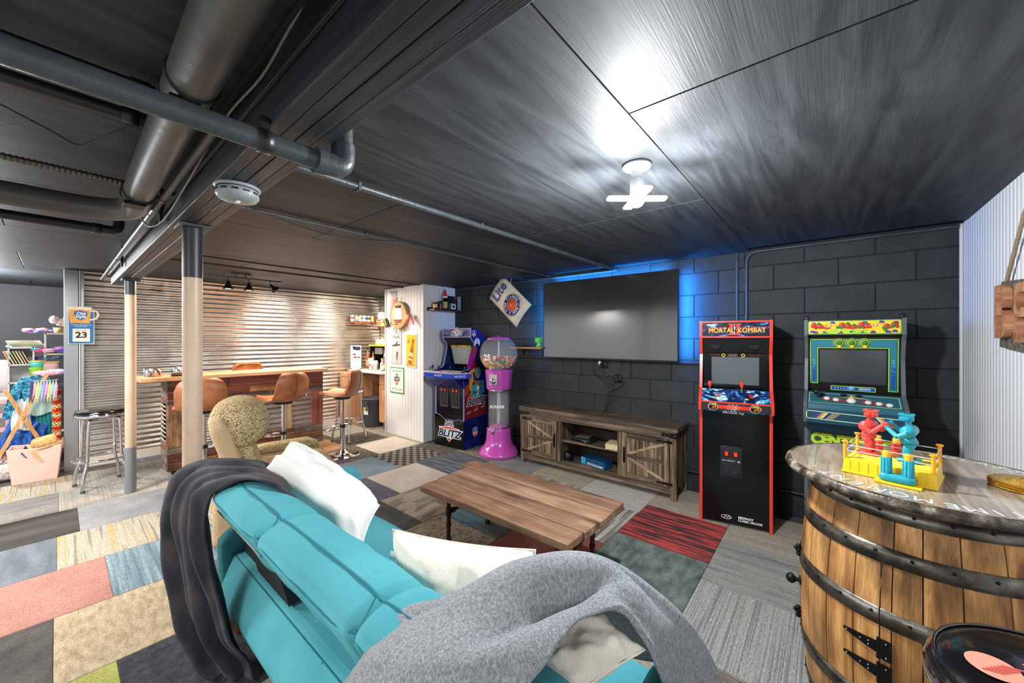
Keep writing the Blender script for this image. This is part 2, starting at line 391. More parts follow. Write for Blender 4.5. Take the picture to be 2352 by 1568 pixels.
# ceiling: panels of black painted plywood
def ceil_mat(name, base, sheen_rough):
    m = nmat(name, [(.35, base), (.65, '#3c3f42')], (7, .8, 1), rough=sheen_rough, dist=2.6, bump=.2, fine=.13, fscales=(260, 7, 5), spec=.22)
    return m
CEIL = ceil_mat('black_painted_plywood', '#282b2e', .55)
ceiling = struct(B().box(-9.1, .72, -2.4, 3.85, H + .014, H + .06).obj('ceiling', mat('ceiling_void', '#0a0a0a', .8)))
pan = B().box(-.6085, .6085, -1.2175, 1.2175, 0, .0125).obj('ceiling_panel', CEIL, ceiling, bevel=.0015, seg=1)
first = True
for i in range(9):
    xc = .0995 - 1.22 * i
    for j, yc in enumerate((-1.44 - .0, 1.0 - .0 if i % 2 else 0.0, 3.44 if i % 2 else 2.44)):
        if j == 0: yc = (1.0 if i % 2 else 0.0) - 2.44
        o = pan if first else pan.copy()
        if not first: COL.objects.link(o)
        first = False
        o.location = (xc, yc, H)

for x_, r_ in ((-4.33, .006), (-4.72, .010)): B().tube([(x_, .5, 2.164), (x_ - .01, 3.21, 2.164)], r_, 8).obj('black_batten', mat('black_pipe', '#1b1c1d', .4), ceiling)
# back wall of black painted concrete blocks
BLOCK = nmat('black_painted_block', [(.3, '#222628'), (.6, '#2b3031'), (.8, '#36393a')], (5, 5, 5), rough=.6, bump=.8, fine=.16, fscale=120, tint=.10)
wall_back = struct(B().box(-6.5, .8, 3.797, 3.95, -.02, 2.19).obj('wall_back', mat('block_mortar', '#262a2e', .8)))
blk = B().box(-.2018, .2018, .004, .012, -.1002, .1002).obj('block', BLOCK, wall_back, bevel=.004, seg=1)
half = None; first = True
for c in range(11):
    z = .1015 + .203 * c
    if z > 2.1: pass
    x = .671 - (.2032 if c % 2 == 0 else .406 / 2 + .2032)
    k = 0
    while x > -4.5:
        o = blk if first else blk.copy()
        if not first: COL.objects.link(o)
        first = False
        zz = min(z, 2.17 - .0995)
        o.location = (x, 3.787, z)
        if c == 10: o.scale = (1, 1, .67); o.location.z = 2.17 - .068
        x -= .4064; k += 1
    if c % 2:
        o = blk.copy(); COL.objects.link(o); o.scale = (.49, 1, .67 if c == 10 else 1); o.location = (.671 - .1, 3.787, z)
# right wall: white beadboard sheets with real grooves
BEAD = mat('white_beadboard', '#dadde0', .45)
def bead(a0, a1, z0, z1, pitch=.047, depth=.004, th=.012, axis='x', face=1):
    """profile along a (world axis), pushed out along the other; returns polygon points (a, d)"""
    pts = []; a = a0
    while a < a1 - 1e-4:
        b_ = min(a + pitch, a1)
        pts += [(a, 0), (a + .0025, depth), (b_ - .0085, depth), (b_ - .006, depth * .3), (b_ - .0035, depth * .75), (b_ - .0012, 0)]
        a = b_
    return pts
def bead_sheet(par, a0, a1, origin, along, out, z0, z1, pitch=.047, depth=.004):
    b = B(); P = bead(a0, a1, z0, z1, pitch, depth); n = len(P)
    A = Vector(along); O = Vector(out); G = Vector(origin)
    vs = []
    for z in (z0, z1): vs += [G + A * a + O * d + Vector((0, 0, z)) for a, d in P]
    b.add(vs, [(i, i + 1, n + i + 1, n + i) for i in range(n - 1)])
    return b.obj('beadboard_panel', BEAD, par)
wall_right = struct(B().box(.68, .8, -2.4, 3.85, -.02, 2.19).obj('wall_right', BEAD))
y = -2.0
while y < 3.7:
    bead_sheet(wall_right, y, min(y + 1.22, 3.787), (.679, 0, 0), (0, 1, 0), (-1, 0, 0), 0, H); y += 1.22
# white boxed column (wall return) between arcade corner and the bar nook
wall_column = struct(B().box(-5.17, -4.262, 3.222, 3.797, 0, H).obj('wall_column', BEAD))
bead_sheet(wall_column, -5.17, -4.262, (0, 3.221, 0), (1, 0, 0), (0, -1, 0), 0, H, .07, .003)
bead_sheet(wall_column, 3.222, 3.787, (-4.262, 0, 0), (0, 1, 0), (1, 0, 0), 0, H, .06, .004)
WT = mat('white_trim_paint', '#d8d6d2', .4)
struct(B().box(-4.266, -4.246, 3.205, 3.226, 0, H).obj('trim_1', WT, bevel=.002))
struct(B().box(-5.19, -5.17, 3.2, 3.24, 0, H).obj('trim_2', WT, bevel=.002))
struct(B().box(.66, .674, 3.765, 3.787, 0, H).obj('trim_3', WT, bevel=.002))
# left wall: corrugated metal sheets
GALV = nmat('galvanised_metal', [(.3, '#b4b1ad'), (.55, '#cfccc8'), (.75, '#e2dfda')], (5, 3, 5), rough=.24, metal=.88, bump=.12, fine=.06, fscale=60, tint=.03)
wall_left = struct(B().box(-6.45, -6.325, .05, 3.797, -.02, 2.19).obj('wall_left', mat('framing', '#3a3632', .8)))
def corr(par, p0, p1, z0, z1, out, pitch=.0605, amp=.010, name='corrugated_sheet', m=None, seg=8):
    b = B(); P0 = Vector(p0); P1 = Vector(p1); O = Vector(out); n = max(4, int((z1 - z0) / pitch * seg))
    def fn(u, v):
        z = z0 + (z1 - z0) * u; p = P0.lerp(P1, v) + O * (amp * cos(2 * PI * z / pitch))
        return (p.x, p.y, z)
    b.grid(fn, n, 1); return b.obj(name, m or GALV, par, world=True)
for y0, y1, o_ in ((.19, .92, 0), (.90, 1.66, .002), (1.64, 2.40, 0), (2.38, 3.14, .002), (3.12, 3.79, 0)):
    corr(wall_left, (-6.305 + o_, y0, 0), (-6.305 + o_, y1, 0), .10, 2.165, (1, 0, 0))
struct(B().box(-6.325, -6.29, .19, 3.2, 0, .1).obj('baseboard_left', mat('pale_baseboard', '#bdb7ae', .5), bevel=.003))
corr(struct(B().box(-6.32, -5.17, 3.797, 3.86, .0, 2.19).obj('wall_nook', mat('framing', '#3a3632', .8))), (-6.3, 3.785, 0), (-5.19, 3.785, 0), .9, 2.165, (0, -1, 0))
# steel corner column at the end of the corrugated wall
sc_ = thing('steel_column', 'grey steel channel column at the left end of the corrugated wall', 'column', (-6.29, .12, 0))
PG = nmat('grey_steel_sheet', [(.3, '#9ba1a6'), (.7, '#b6bbbf')], (1, 2, 1), rough=.35, metal=.85, bump=.05)
B().box(-.06, .045, -.072, .03, 0, 2.165).obj('web', PG, sc_, bevel=.004)
B().box(-.06, .055, .034, .044, 0, 2.165).obj('flange', WT, sc_, bevel=.002)
B().box(-.06, .05, .048, .07, 0, 2.165).obj('edge_channel', PG, sc_, bevel=.002)
# play corner shell
DW = mat('dark_play_wall', '#2b2d30', .6, bump=.06, bscale=12)
struct(B().box(-8.75, -8.62, -2.4, 1.2, -.02, 2.19).obj('wall_play', DW, bevel=.003))
struct(B().box(-8.62, -6.33, .20, .32, -.02, 2.19).obj('wall_divider', DW))
struct(B().box(-8.62, -8.60, -2.4, .2, 0, .1).obj('baseboard_play', WT, bevel=.003))

# ---- beam ----
BW = nmat('dark_painted_beam', [(.3, '#23272a'), (.6, '#363b3f'), (.8, '#4a4f52')], (1.2, 30, 30), rough=.42, bump=.4, fine=.15, fscales=(5, 160, 160), tint=.15)
bm_ = thing('ceiling_beam', 'long dark built-up timber beam carried by two posts across the ceiling', 'beam', (-2.3, .425, 1.97))
for i in range(4):
    B().box(-3.3, 3.6, -.073 + .0375 * i, -.073 + .0375 * i + .0345, .0 + (.002 if i % 2 else 0), .195).obj('beam_board', BW, bm_, bevel=.002)
B().box(-3.3, 3.6, -.085, -.0745, .09, .195).obj('side_board', BW, bm_, bevel=.002)
for x, z0 in ((-.27, -.02 + .03), (-2.05, .01)):
    B().box(x - .02, x + .02, -.098, -.086, .03, .19).obj('hanger_strap', MBLK, bm_, bevel=.002)
POSTB = nmat('beige_painted_steel', [(.3, '#b79d86'), (.62, '#cbb29a'), (.75, '#d3bba4')], (4, 4, 3), rough=.4, bump=.25, fine=.06, fscale=90)
def post(name, label, x, y, zb, low=None):
    t = thing(name, label, 'post', (x, y, 0))
    B().cyl((0, 0, low or 0), (0, 0, zb), .039, n=32).obj('shaft', POSTB, t)
    B().lathe([(.0394, zb - .003), (.0396, zb + .02), (.0394, 1.966)], n=32).obj('painted_top', mat('dark_post_paint', '#2b2f33', .4), t)
    if low: B().cyl((0, 0, 0), (0, 0, low), .0396, n=32).obj('grey_foot', mat('grey_post_paint', '#777d80', .5, bump=.2, bscale=40), t)
    B().box(-.07, .07, -.06, .06, 1.957, 1.97).obj('cap_plate', BW, t, bevel=.002)
    return t
t = post('support_post', 'beige steel post with a dark top in front of the recliner', -2.39, .425, 1.72)
B().ball((.03, -.028, .32), .014).obj('bolt', POSTB, t)
post('support_post', 'far beige steel post with a grey foot beside the chrome stool', -4.96, .437, 1.83, .42)
# ---- pipes and ducts ----
PIPE = mat('dark_painted_pipe', '#3b4145', .38, bump=.25, bscale=50, var=.2, vscale=9)
DUCT = mat('dark_painted_duct', '#4a4743', .4, bump=.15, bscale=20, var=.15, vscale=4)
BP = mat('black_pipe', '#1b1c1d', .4)
def bend(p0, pc, p1, r, n=6):
    """path from p0 to p1 with a rounded corner at pc"""
    p0, pc, p1 = map(Vector, (p0, pc, p1)); a = pc + (p0 - pc).normalized() * r; b_ = pc + (p1 - pc).normalized() * r
    return [p0, a] + [(1 - t) ** 2 * a + 2 * t * (1 - t) * pc + t * t * b_ for t in [i / n for i in range(1, n)]] + [b_, p1]
t = thing('drain_pipe', 'thick brown-grey drain pipe running along the beam and turning left at an elbow', 'pipe', (-1.5, .2, 2.06))
B().tube([(1.5, .0, 0), (-.82, .03, 0)], .052, 24).obj('straight_pipe', DUCT, t)
B().tube([Vector(p) for p in bend((-.80, .03, -.01), (-1.22, .04, -.01), (-1.26, -1.4, -.01), .22, 10)], .052, 24).obj('elbow_pipe', DUCT, t)
for x in (.30, .20, -.78, -.86):
    B().lathe([(.0525, -.006), (.0575, -.004), (.0575, .004), (.0525, .006)], (x, .03 - .013 * (x + .82), 0), 24, 'x').obj('clamp_band', MBLK, t)
B().box(.2, .3, -.03, .03, -.062, -.052).obj('clamp_block', IRON, t, bevel=.003)
B().box(-.86, -.78, -.02, .05, -.066, -.05).obj('clamp_block', IRON, t, bevel=.003)
t = thing('iron_pipe', 'dark iron pipe crossing below the beam and ending in an elbow', 'pipe', (-1.108, .5, 1.925))
B().tube([(.01, -2.6, 0), (0, -.02, 0)], .026, 20).obj('straight_pipe', PIPE, t)
B().tube(bend((0, -.03, 0), (0, .045, 0), (0, .045, .07), .035, 8), .033, 20).obj('elbow', PIPE, t)
B().tube([(0, -.035, 0), (0, -.01, 0)], .037, 20).obj('collar', PIPE, t)
B().tube([(0, .045, .05), (0, .045, .24)], .027, 20).obj('riser', PIPE, t)
B().lathe([(.027, -.014), (.0295, -.014), (.0295, .014), (.027, .014)], (0, -.16, 0), 24, 'y').box(-.012, .012, -.172, -.15, .028, .06).obj('strap', BP, t)
t = thing('ceiling_conduit', 'grey conduit on the ceiling running from the beam to the television wall', 'pipe', (-1.72, .5, 2.145))
B().tube([(0, 0, 0), (.01, 3.25, 0)], .016, 14).obj('tube', PIPE, t)
for y in (.42, 1.25, 2.1, 2.9): B().box(-.02, .02, y - .008, y + .008, -.019, .02).obj('clip', PIPE, t, bevel=.002)
t = thing('ceiling_conduit', 'thin dark conduit on the ceiling nearer the bar side', 'pipe', (-2.515, .5, 2.155))
B().tube([(0, 0, 0), (0, 3.2, 0)], .009, 10).obj('tube', PIPE, t)
for y in (.9, 1.8, 2.7): B().box(-.012, .012, y - .006, y + .006, -.012, .014).obj('clip', PIPE, t, bevel=.001)
t = thing('wall_conduit', 'thin dark conduit along the top of the television wall above the hanging sign', 'pipe', (-2.9, 3.765, 2.14))
B().tube([(-1.2, 0, 0), (1.2, 0, 0)], .011, 10).obj('tube', PIPE, t)
t = thing('wall_conduit', 'conduit following the ceiling line then bending down behind the red-trimmed arcade machine', 'pipe', (-.533, 3.765, 1.2))
B().tube(bend((0, 0, -.9), (0, 0, .955), (1.19, 0, .955), .09, 8), .011, 12).obj('tube', PIPE, t)
B().tube([(-.07, 0, -.9), (-.07, 0, .965)], .009, 10).obj('side_tube', PIPE, t)
t = thing('side_pipe', 'slim pipe along the left side of the beam', 'pipe', (-3, .305, 2.05))
B().tube([(-2.9, .0, 0), (1.6, 0, 0)], .014, 12).obj('tube', DUCT, t)
for x in (-1.3, -1.9, .7): B().lathe([(.014, -.01), (.0165, -.01), (.0165, .01), (.014, .01)], (x, 0, 0), 12, 'x').obj('coupling', DUCT, t)
for nm, lb, x, z, r in (('cross_pipe', 'dark pipe above and beside the iron pipe at upper left', -1.5, 2.125, .024), ('cross_pipe', 'second dark pipe lying under the upper left ceiling panels', -1.71, 2.13, .02), ('low_cross_pipe', 'black pipe under the elbow of the thick drain pipe', -3.3, 2.07, .026)):
    t = thing(nm, lb, 'pipe', (x, .2, z))
    B().tube(bend((0, -2.4, 0), (0, .04, 0), (0, .04, .1), .04), r, 14).obj('tube', BP, t)
    B().lathe([(r, -.02), (r + .004, -.02), (r + .004, .02), (r, .02)], (0, -.05, 0), 16, 'y').obj('coupling', BP, t)
t = thing('flexible_conduit', 'ribbed flexible metal conduit under the left ceiling', 'conduit', (-2.36, .2, 2.1))
prof = []
for i in range(150): prof += [(.011, -2 + i * .0145), (.0135, -2 + i * .0145 + .0036), (.0135, -2 + i * .0145 + .0072), (.011, -2 + i * .0145 + .0108)]
B().lathe(prof, (0, 0, 0), 10, 'y').obj('ribbed_tube', mat('dull_ribbed_metal', '#5d5850', .4, .7), t)
def wire(name, label, pts, r, m, cat='cable'):
    P = [Vector(p) for p in pts]; o = B().tube([cr(P, i / 40) for i in range(41)], r, 6).obj(name, m); return tag(o, label, cat)
wire('white_cable', 'pale cable clipped along the dark side of the beam', [(-.70, .36, 2.16), (-.912, .34, 2.13), (-1.108, .335, 2.09), (-1.36, .325, 2.085), (-1.7, .328, 2.06), (-2.0, .33, 2.03), (-2.4, .325, 1.985), (-2.6, .30, 1.98), (-2.70, .28, 2.03), (-2.65, .24, 2.1)], .0035, mat('pale_cable', '#8d8a80', .5))
wire('black_cable', 'black cable sagging across the left ceiling panels', [(-1.95, -.15, 2.155), (-2.0, -.02, 2.12), (-2.02, .05, 2.1), (-1.9, .1, 2.11), (-1.8, .16, 2.14)], .0028, BP)
wire('black_cable', 'black cable sagging below the ceiling between the two conduits', [(-2.4, .52, 2.15), (-2.46, .9, 2.11), (-2.5, 1.15, 2.10), (-2.49, 1.4, 2.12), (-2.5, 1.62, 2.155)], .003, BP)
# seams, hole
B().lathe([(0, 2.1685), (.022, 2.168), (.03, 2.1705)], (-3.29, 1.62, 0), 16).obj('round_cap', MBLK, ceiling)
# smoke detector
t = thing('smoke_detector', 'round grey-painted smoke detector under the beam', 'smoke detector', (-1.645, .42, 1.97))
SD = mat('grey_painted_plastic', '#8d9396', .45, bump=.2, bscale=80, var=.12, vscale=30)
B().lathe([(.001, 0), (.070, 0), (.071, -.006), (.064, -.01)], n=32).obj('base_plate', SD, t)
B().lathe([(.062, -.012), (.066, -.016), (.066, -.034), (.058, -.046), (.03, -.051), (.001, -.052)], n=32).obj('housing', SD, t)
for k in range(12):
    a = k * PI / 6; B().beam((.0665 * cos(a), .0665 * sin(a), -.024), (.0665 * cos(a + .3), .0665 * sin(a + .3), -.024), .003, .006).obj('vent_slot', MBLK, t)
B().rbox((0, 0, -.054), (.022, .014, .006), .003, 4).obj('test_button', WHITE, t)
# wall ledge & low pipe on block wall
tag(B().box(-4.24, -.86, 3.755, 3.786, 1.185, 1.205).obj('wall_ledge', mat('black_ledge', '#16191c', .5, bump=.2), bevel=.003), 'long narrow black ledge along the block wall below the television', 'ledge')
tag(B().tube([(-4.2, 3.772, .19), (.66, 3.772, .19)], .013, 12).obj('low_wall_pipe', BP), 'black pipe running low along the block wall behind the arcade machines', 'pipe')

# ---- ceiling lamp ----
t = thing('ceiling_lamp', 'bare white lampholder with a four-bladed glowing bulb on the black ceiling', 'lamp', (-.633, 1.6, 2.17))
LW = mat('white_porcelain', '#b9bdc0', .35)
B().lathe([(.001, -.001), (.058, -.001), (.06, -.01), (.054, -.016), (.026, -.018), (.022, -.03), (.02, -.06)], n=28).obj('lampholder', LW, t)
B().lathe([(.024, -.06), (.028, -.075), (.028, -.115), (.03, -.13)], n=24).obj('bulb_neck', LW, t)
GL = mat('lit_bulb', '#ffffff', .5, emit=11)
B().ball((0, 0, -.15), .034, 16).obj('bulb_hub', GL, t)
for k in range(4):
    a = math.radians(39.8 + 90 * k + (2 if k % 2 else 0)); b = B(); b.T = Matrix.Rotation(a, 4, 'Z')
    b.rbox((.075, 0, -.145), (.105, .042, .016), .012, 6)
    b.obj('bulb_blade', GL, t)
lo = lamp('bulb_light', 'POINT', (-.633, 1.6, 1.955), 85, (.95, .98, 1), .05); 
# ================= sofa =================
TEAL = nmat('teal_cloth', [(.3, '#4795a0'), (.7, '#5aa9b4')], (3, 3, 3), rough=.9, fine=.12, fscale=500, bump=.35, spec=.15, rand=False)
SEAM = mat('teal_seam', '#1e6f7c', .9)
sofa = thing('sofa', 'teal cloth sofa bed with pillows and two blankets thrown over it', 'sofa', (-1.15, .8, 0))
def puff_y(amt, xs, w=.05):
    def f(p, q):
        k = 0
        for x in xs: k += math.exp(-((q.x - x) / w) ** 2)
        c = Vector((q.x, 0, 0)); return q
    return f
# backrest: three puffed sections, reclined cross-section, seams between them
def back_profile(a):
    """closed loop a 0..1 in (y, z): rear bottom -> rear top -> ridge -> front top -> seat"""
    P = [(-.305, .60), (-.345, .66), (-.385, .735), (-.398, .775), (-.375, .805), (-.31, .822), (-.235, .815), (-.185, .78), (-.155, .70), (-.135, .58), (-.11, .47), (-.14, .42), (-.2, .46), (-.27, .54)]
    P = P + [P[0]]
    v = cr([Vector((p[0], p[1], 0)) for p in P], a); return v.x, v.y
def backsec(x0, x1):
    b = B()
    def fn(u, v):
        s = 2 * u - 1; y, z = back_profile(v); e = abs(s) ** 9
        cy, cz = -.2, .63; k = 1 - .06 * e; 
        w = .004 * noise.noise(Vector((x0 + (x1 - x0) * u, y, z)) * 9)
        edge = 1 - .5 * max(0, abs(s) - .985) / .015
        return (x0 + (x1 - x0) * u, cy + (y - cy) * k * edge + w, cz + (z - cz) * k * edge + w)
    b.grid(fn, 34, 56)
    return b
for x0, x1 in ((-.80, -.262), (-.258, .352), (.356, .80)):
    s_ = backsec(x0, x1).obj('back_cushion', TEAL, sofa)
    P = [(x0 + (x1 - x0) * i / 20, -.318 + .0, .822 - .095 * .06 * abs(2 * i / 20 - 1) ** 9 * 2 + .0015) for i in range(21)]
    B().tube(P, .0028, 6).obj('piping', SEAM, s_)
    P = [(x0 + (x1 - x0) * i / 20, -.3975 + .02 * abs(2 * i / 20 - 1) ** 9, .772) for i in range(21)]
    B().tube(P, .0035, 6).obj('piping', SEAM, s_)
# rear cloth flap below the back cushions
b = B()
def flap(u, v):
    x = -.80 + 1.62 * u; return (x, -.355 + .10 * v + .007 * sin(x * 23) * v, .70 - .18 * v - (.02 * sin(x * 9) ) * v)
b.grid(flap, 50, 8); b.obj('rear_flap', TEAL, sofa, solid=.006)
B().tube([(-.80, -.372, .705), (-.28, -.372, .705)], .0025, 8).obj('metal_rail', mat('dull_rail', '#6d726c', .4, .8), sofa)
# black panel standing in for the shaded void behind the back cushions
b = B(); b.T = Matrix.Translation((-.02, -.29, .55)) @ Matrix.Rotation(.25, 4, 'X'); b.box(-.77, -.42, .02, .08, -.17, .17); b.obj('dark_void_panel', MBLK, sofa)
# seat
B().rbox((-.12, .13, .335), (1.82, .52, .17), .05, 10).obj('seat_cushion', TEAL, sofa)
B().prism([(-.30, .17), (-.305, .20), (-.30, .225), (-.25, .355), (-.235, .372), (-.21, .378), (.36, .378), (.385, .36), (.39, .17)], -1.09, .82).obj('base', TEAL, sofa, bevel=.008, seg=3)
B().tube([(-1.1, -.243, .366), (.84, -.243, .366)], .0025, 6).obj('piping', SEAM, sofa)
B().tube([(-.12, -.302, .22), (-.12, -.242, .368)], .002, 6).obj('base_seam', SEAM, sofa)
B().box(-1.06, -.70, -.21, -.17, .376, .44).obj('hinge_block', MBLK, sofa, bevel=.004)
for sx in (-1, 1):
    prof = [(-.29, .18), (.40, .18), (.42, .22), (.43, .5)] + arc(.34, .54, .09, 0, PI / 2, 6) + [(.0, .63), (-.15, .54), (-.26, .47), (-.30, .44)]
    if sx > 0: prof = [(y_, .18 + (z_ - .18) * .72) for y_, z_ in prof]
    B().prism(prof, -1.17 if sx < 0 else .76, -1.09 if sx < 0 else .83).obj('arm', TEAL, sofa, bevel=.03, seg=4)
LEGW = mat('orange_wood', '#b5622a', .45, var=.15, vscale=12)
for x, y in ((-1.04, -.23), (.80, -.23), (-1.04, .3), (.80, .3)):
    B().lathe([(.001, 0), (.018, 0), (.03, .17), (.001, .17)], (x, y, 0), 16).obj('leg', LEGW, sofa)

# ---- pillows ----
def pillow(name, label, c4, th, m, seed=0, sag=0, group=None, ear=.05):
    A, Bc, C, D = [Vector(p) for p in c4]
    cen = (A + Bc + C + D) / 4; nrm = ((C - A).cross(D - Bc)).normalized()
    o_ = thing(name, label, 'pillow', cen, 0, group)
    b = B(); N_ = 30
    for side in (1, -1):
        def fn(u, v):
            s, t = 2 * u - 1, 2 * v - 1
            ps = s * (1 - .07 * (1 - t * t)); pt = t * (1 - .07 * (1 - s * s))
            p = A.lerp(Bc, (ps + 1) / 2).lerp(D.lerp(C, (ps + 1) / 2), (pt + 1) / 2)
            h = (max(0, 1 - s ** 4) * max(0, 1 - t ** 4)) ** .55
            q = Vector((s * 2.2 + seed, t * 2.2, side * .6)); wr = .022 * noise.noise(q * 1.3) + .007 * noise.noise(q * 4)
            e = max(abs(s), abs(t)) ** 6
            wr += .009 * e * sin((t if abs(s) > abs(t) else s) * 17 + seed) * (1 - e * .6)
            return p + nrm * (side * h * (th / 2) + wr * h * 1.0 + (wr if e > .5 else 0) * .5 ) - cen - Vector((0, 0, sag * h))
        b.grid(fn, N_, N_) if side > 0 else b.grid(lambda u, v: fn(1 - u, v), N_, N_)
    b.obj('cover', m, o_)
    # seam around the rim
    P = []
    for k in range(4):
        for i in range(14):
            s = -1 + 2 * i / 14; a_ = [(s, -1), (1, s), (-s, 1), (-1, -s)][k]
            ps = a_[0] * (1 - .07 * (1 - a_[1] ** 2)); pt = a_[1] * (1 - .07 * (1 - a_[0] ** 2))
            P.append(A.lerp(Bc, (ps + 1) / 2).lerp(D.lerp(C, (ps + 1) / 2), (pt + 1) / 2) - cen)
    B().tube(P, .003, 6, closed=True).obj('rim_seam', m, o_)
    return o_
LINEN = nmat('cream_linen', [(.3, '#d9d2c4'), (.7, '#e6e0d4')], (4, 4, 4), rough=.95, fine=.07, fscales=(300, 300, 60), bump=.3, spec=.1)
WCOT = nmat('white_cotton', [(.3, '#dcdcd8'), (.7, '#e8e8e4')], (4, 4, 4), rough=.95, fine=.05, fscale=350, bump=.3, spec=.1)
p1 = pillow('throw_pillow', 'large white pillow leaning diagonally beside the dark blanket', [(-1.95, .585, .83), (-2.19, .78, .86), (-1.585, .95, .655), (-1.36, .725, .545)], .23, WCOT, 1.3)
B().box(-.008, .008, -.001, .001, -.012, .012).obj('care_tag', WHITE, p1, loc=Vector((-1.93, .575, .795)) - p1.location, rot=(0, .3, .8))
p2 = pillow('throw_pillow', 'cream pillow standing between the backrest and the grey blanket', [(-1.09, .70, .80), (-.66, .90, .80), (-.58, .79, .50), (-.90, .63, .50)], .24, LINEN, 4.1)
B().box(-.009, .009, -.001, .001, -.012, .012).obj('care_tag', WHITE, p2, loc=Vector((-1.012, .652, .765)) - p2.location, rot=(0, .2, .6))
p3 = pillow('throw_pillow', 'cream pillow peeking out under the grey blanket near the right end of the sofa', [(-.60, .57, .74), (-.47, .78, .84), (-.29, .775, .78), (-.39, .60, .72)], .13, LINEN, 7.7)

# ---- blankets ----
DBL = nmat('charcoal_velvet', [(.36, '#20232b'), (.5, '#30323a'), (.66, '#4b4443')], (9, 9, 5), rough=.8, fine=.1, fscale=200, bump=.3, spec=.2, rand=False)
DBL.node_tree.nodes['Principled BSDF'].inputs['Sheen Weight'].default_value = .08
net = []
rows = [((-1.96, .66, .80), (-1.60, .60, .78)), ((-2.01, .60, .845), (-1.70, .55, .835)), ((-2.10, .53, .862), (-1.84, .49, .838)), ((-2.27, .425, .845), (-1.86, .42, .822)), ((-2.30, .35, .79), (-1.90, .385, .78)),
        ((-2.27, .315, .66), (-1.905, .385, .68)), ((-2.25, .32, .50), (-1.90, .40, .53)), ((-2.20, .335, .33), (-1.915, .44, .35)),
        ((-2.12, .36, .17), (-1.885, .475, .19)), ((-2.04, .39, .06), (-1.845, .52, .09)), ((-1.96, .42, .018), (-1.82, .525, .02))]
def dark_fn(u, v):
    n = len(rows) - 1
    A = cr([Vector(r[0]) for r in rows], u); C = cr([Vector(r[1]) for r in rows], u)
    p = A.lerp(C, v)
    amp = (.007 + .024 * min(1, max(0, (u - .28) / .25))) * (1 - .6 * max(0, u - .8) / .2)
    ph = v * 2 * PI * 2.1 + .8 * sin(u * 4) + 1.2 * noise.noise(Vector((u * 3, v * 2, 8)))
    q = Vector((C - A)); nn = Vector((q.y, -q.x, 0)).normalized(); nn = -nn if nn.y > 0 else nn
    if u < .36: nn = nn.lerp(Vector((0, 0, 1)), 1 - u / .36).normalized()
    return p + nn * (amp * (cos(ph) + .5 * cos(ph * 1.9 + u * 6)) + .012 * noise.noise(Vector((u * 9, v * 4, 2)))) + Vector((0, 0, .006 * noise.noise(Vector((u * 7, v * 9, 5)))))
b = B(); b.grid(dark_fn, 110, 60); tag(b.obj('dark_blanket', DBL, solid=.012), 'charcoal velvet blanket hanging from the left end of the sofa to the floor', 'blanket')
GBL = nmat('grey_fleece', [(.3, '#7b7f83'), (.5, '#979b9f'), (.72, '#b2b5b9')], (220, 220, 90), rough=1, fine=.22, fscale=500, bump=.9, spec=.05, rand=False, dist=.4)
gn = [  # (far drop), far crest, near crest, near edge
 [(-.84, .34, .55), (-.80, .31, .60), (-.58, .30, .64), (-.38, .33, .62)],
 [(-.76, .42, .70), (-.715, .372, .765), (-.57, .38, .84), (-.40, .47, .80)],
 [(-.75, .52, .75), (-.695, .473, .825), (-.54, .50, .885), (-.375, .545, .85)],
 [(-.70, .64, .70), (-.635, .558, .85), (-.50, .60, .915), (-.368, .64, .875)],
 [(-.64, .84, .62), (-.60, .715, .86), (-.46, .69, .92), (-.335, .70, .885)],
 [(-.56, .95, .58), (-.52, .81, .862), (-.41, .775, .905), (-.305, .745, .868)],
 [(-.45, 1.02, .52), (-.41, .87, .845), (-.345, .835, .865), (-.282, .772, .815)],
 [(-.36, 1.10, .50), (-.325, .93, .785), (-.29, .88, .79), (-.272, .815, .73)],
 [(-.30, 1.18, .45), (-.255, 1.03, .665), (-.255, .97, .69), (-.27, .885, .62)],
 [(-.26, 1.26, .35), (-.215, 1.14, .47), (-.22, 1.08, .50), (-.25, 1.0, .47)],
 [(-.24, 1.3, .16), (-.19, 1.22, .2), (-.18, 1.15, .2), (-.22, 1.08, .2)]]
def grey_fn(u, v):
    p = loft(gn, u, v)
    f = .016 * sin(v * 9 + u * 3.2) * sin(PI * min(1, u * 1.3)) + .012 * sin(v * 17 - u * 9 + 2 * noise.noise(Vector((u * 3, v * 2, 0)))) + .012 * noise.noise(Vector((u * 7, v * 5, 1)))
    fold = -.035 * math.exp(-((v - .72 - .12 * sin(u * 5)) / .045) ** 2) * max(0, sin(PI * min(1, max(0, (u - .12) / .5))))
    roll = .012 * (1 if v > .93 else 0) * 0
    return p + Vector((0, 0, f + fold + roll))
b = B(); b.grid(grey_fn, 110, 60); tag(b.obj('grey_blanket', GBL, solid=.014), 'light grey fleece blanket draped over the right half of the sofa', 'blanket')

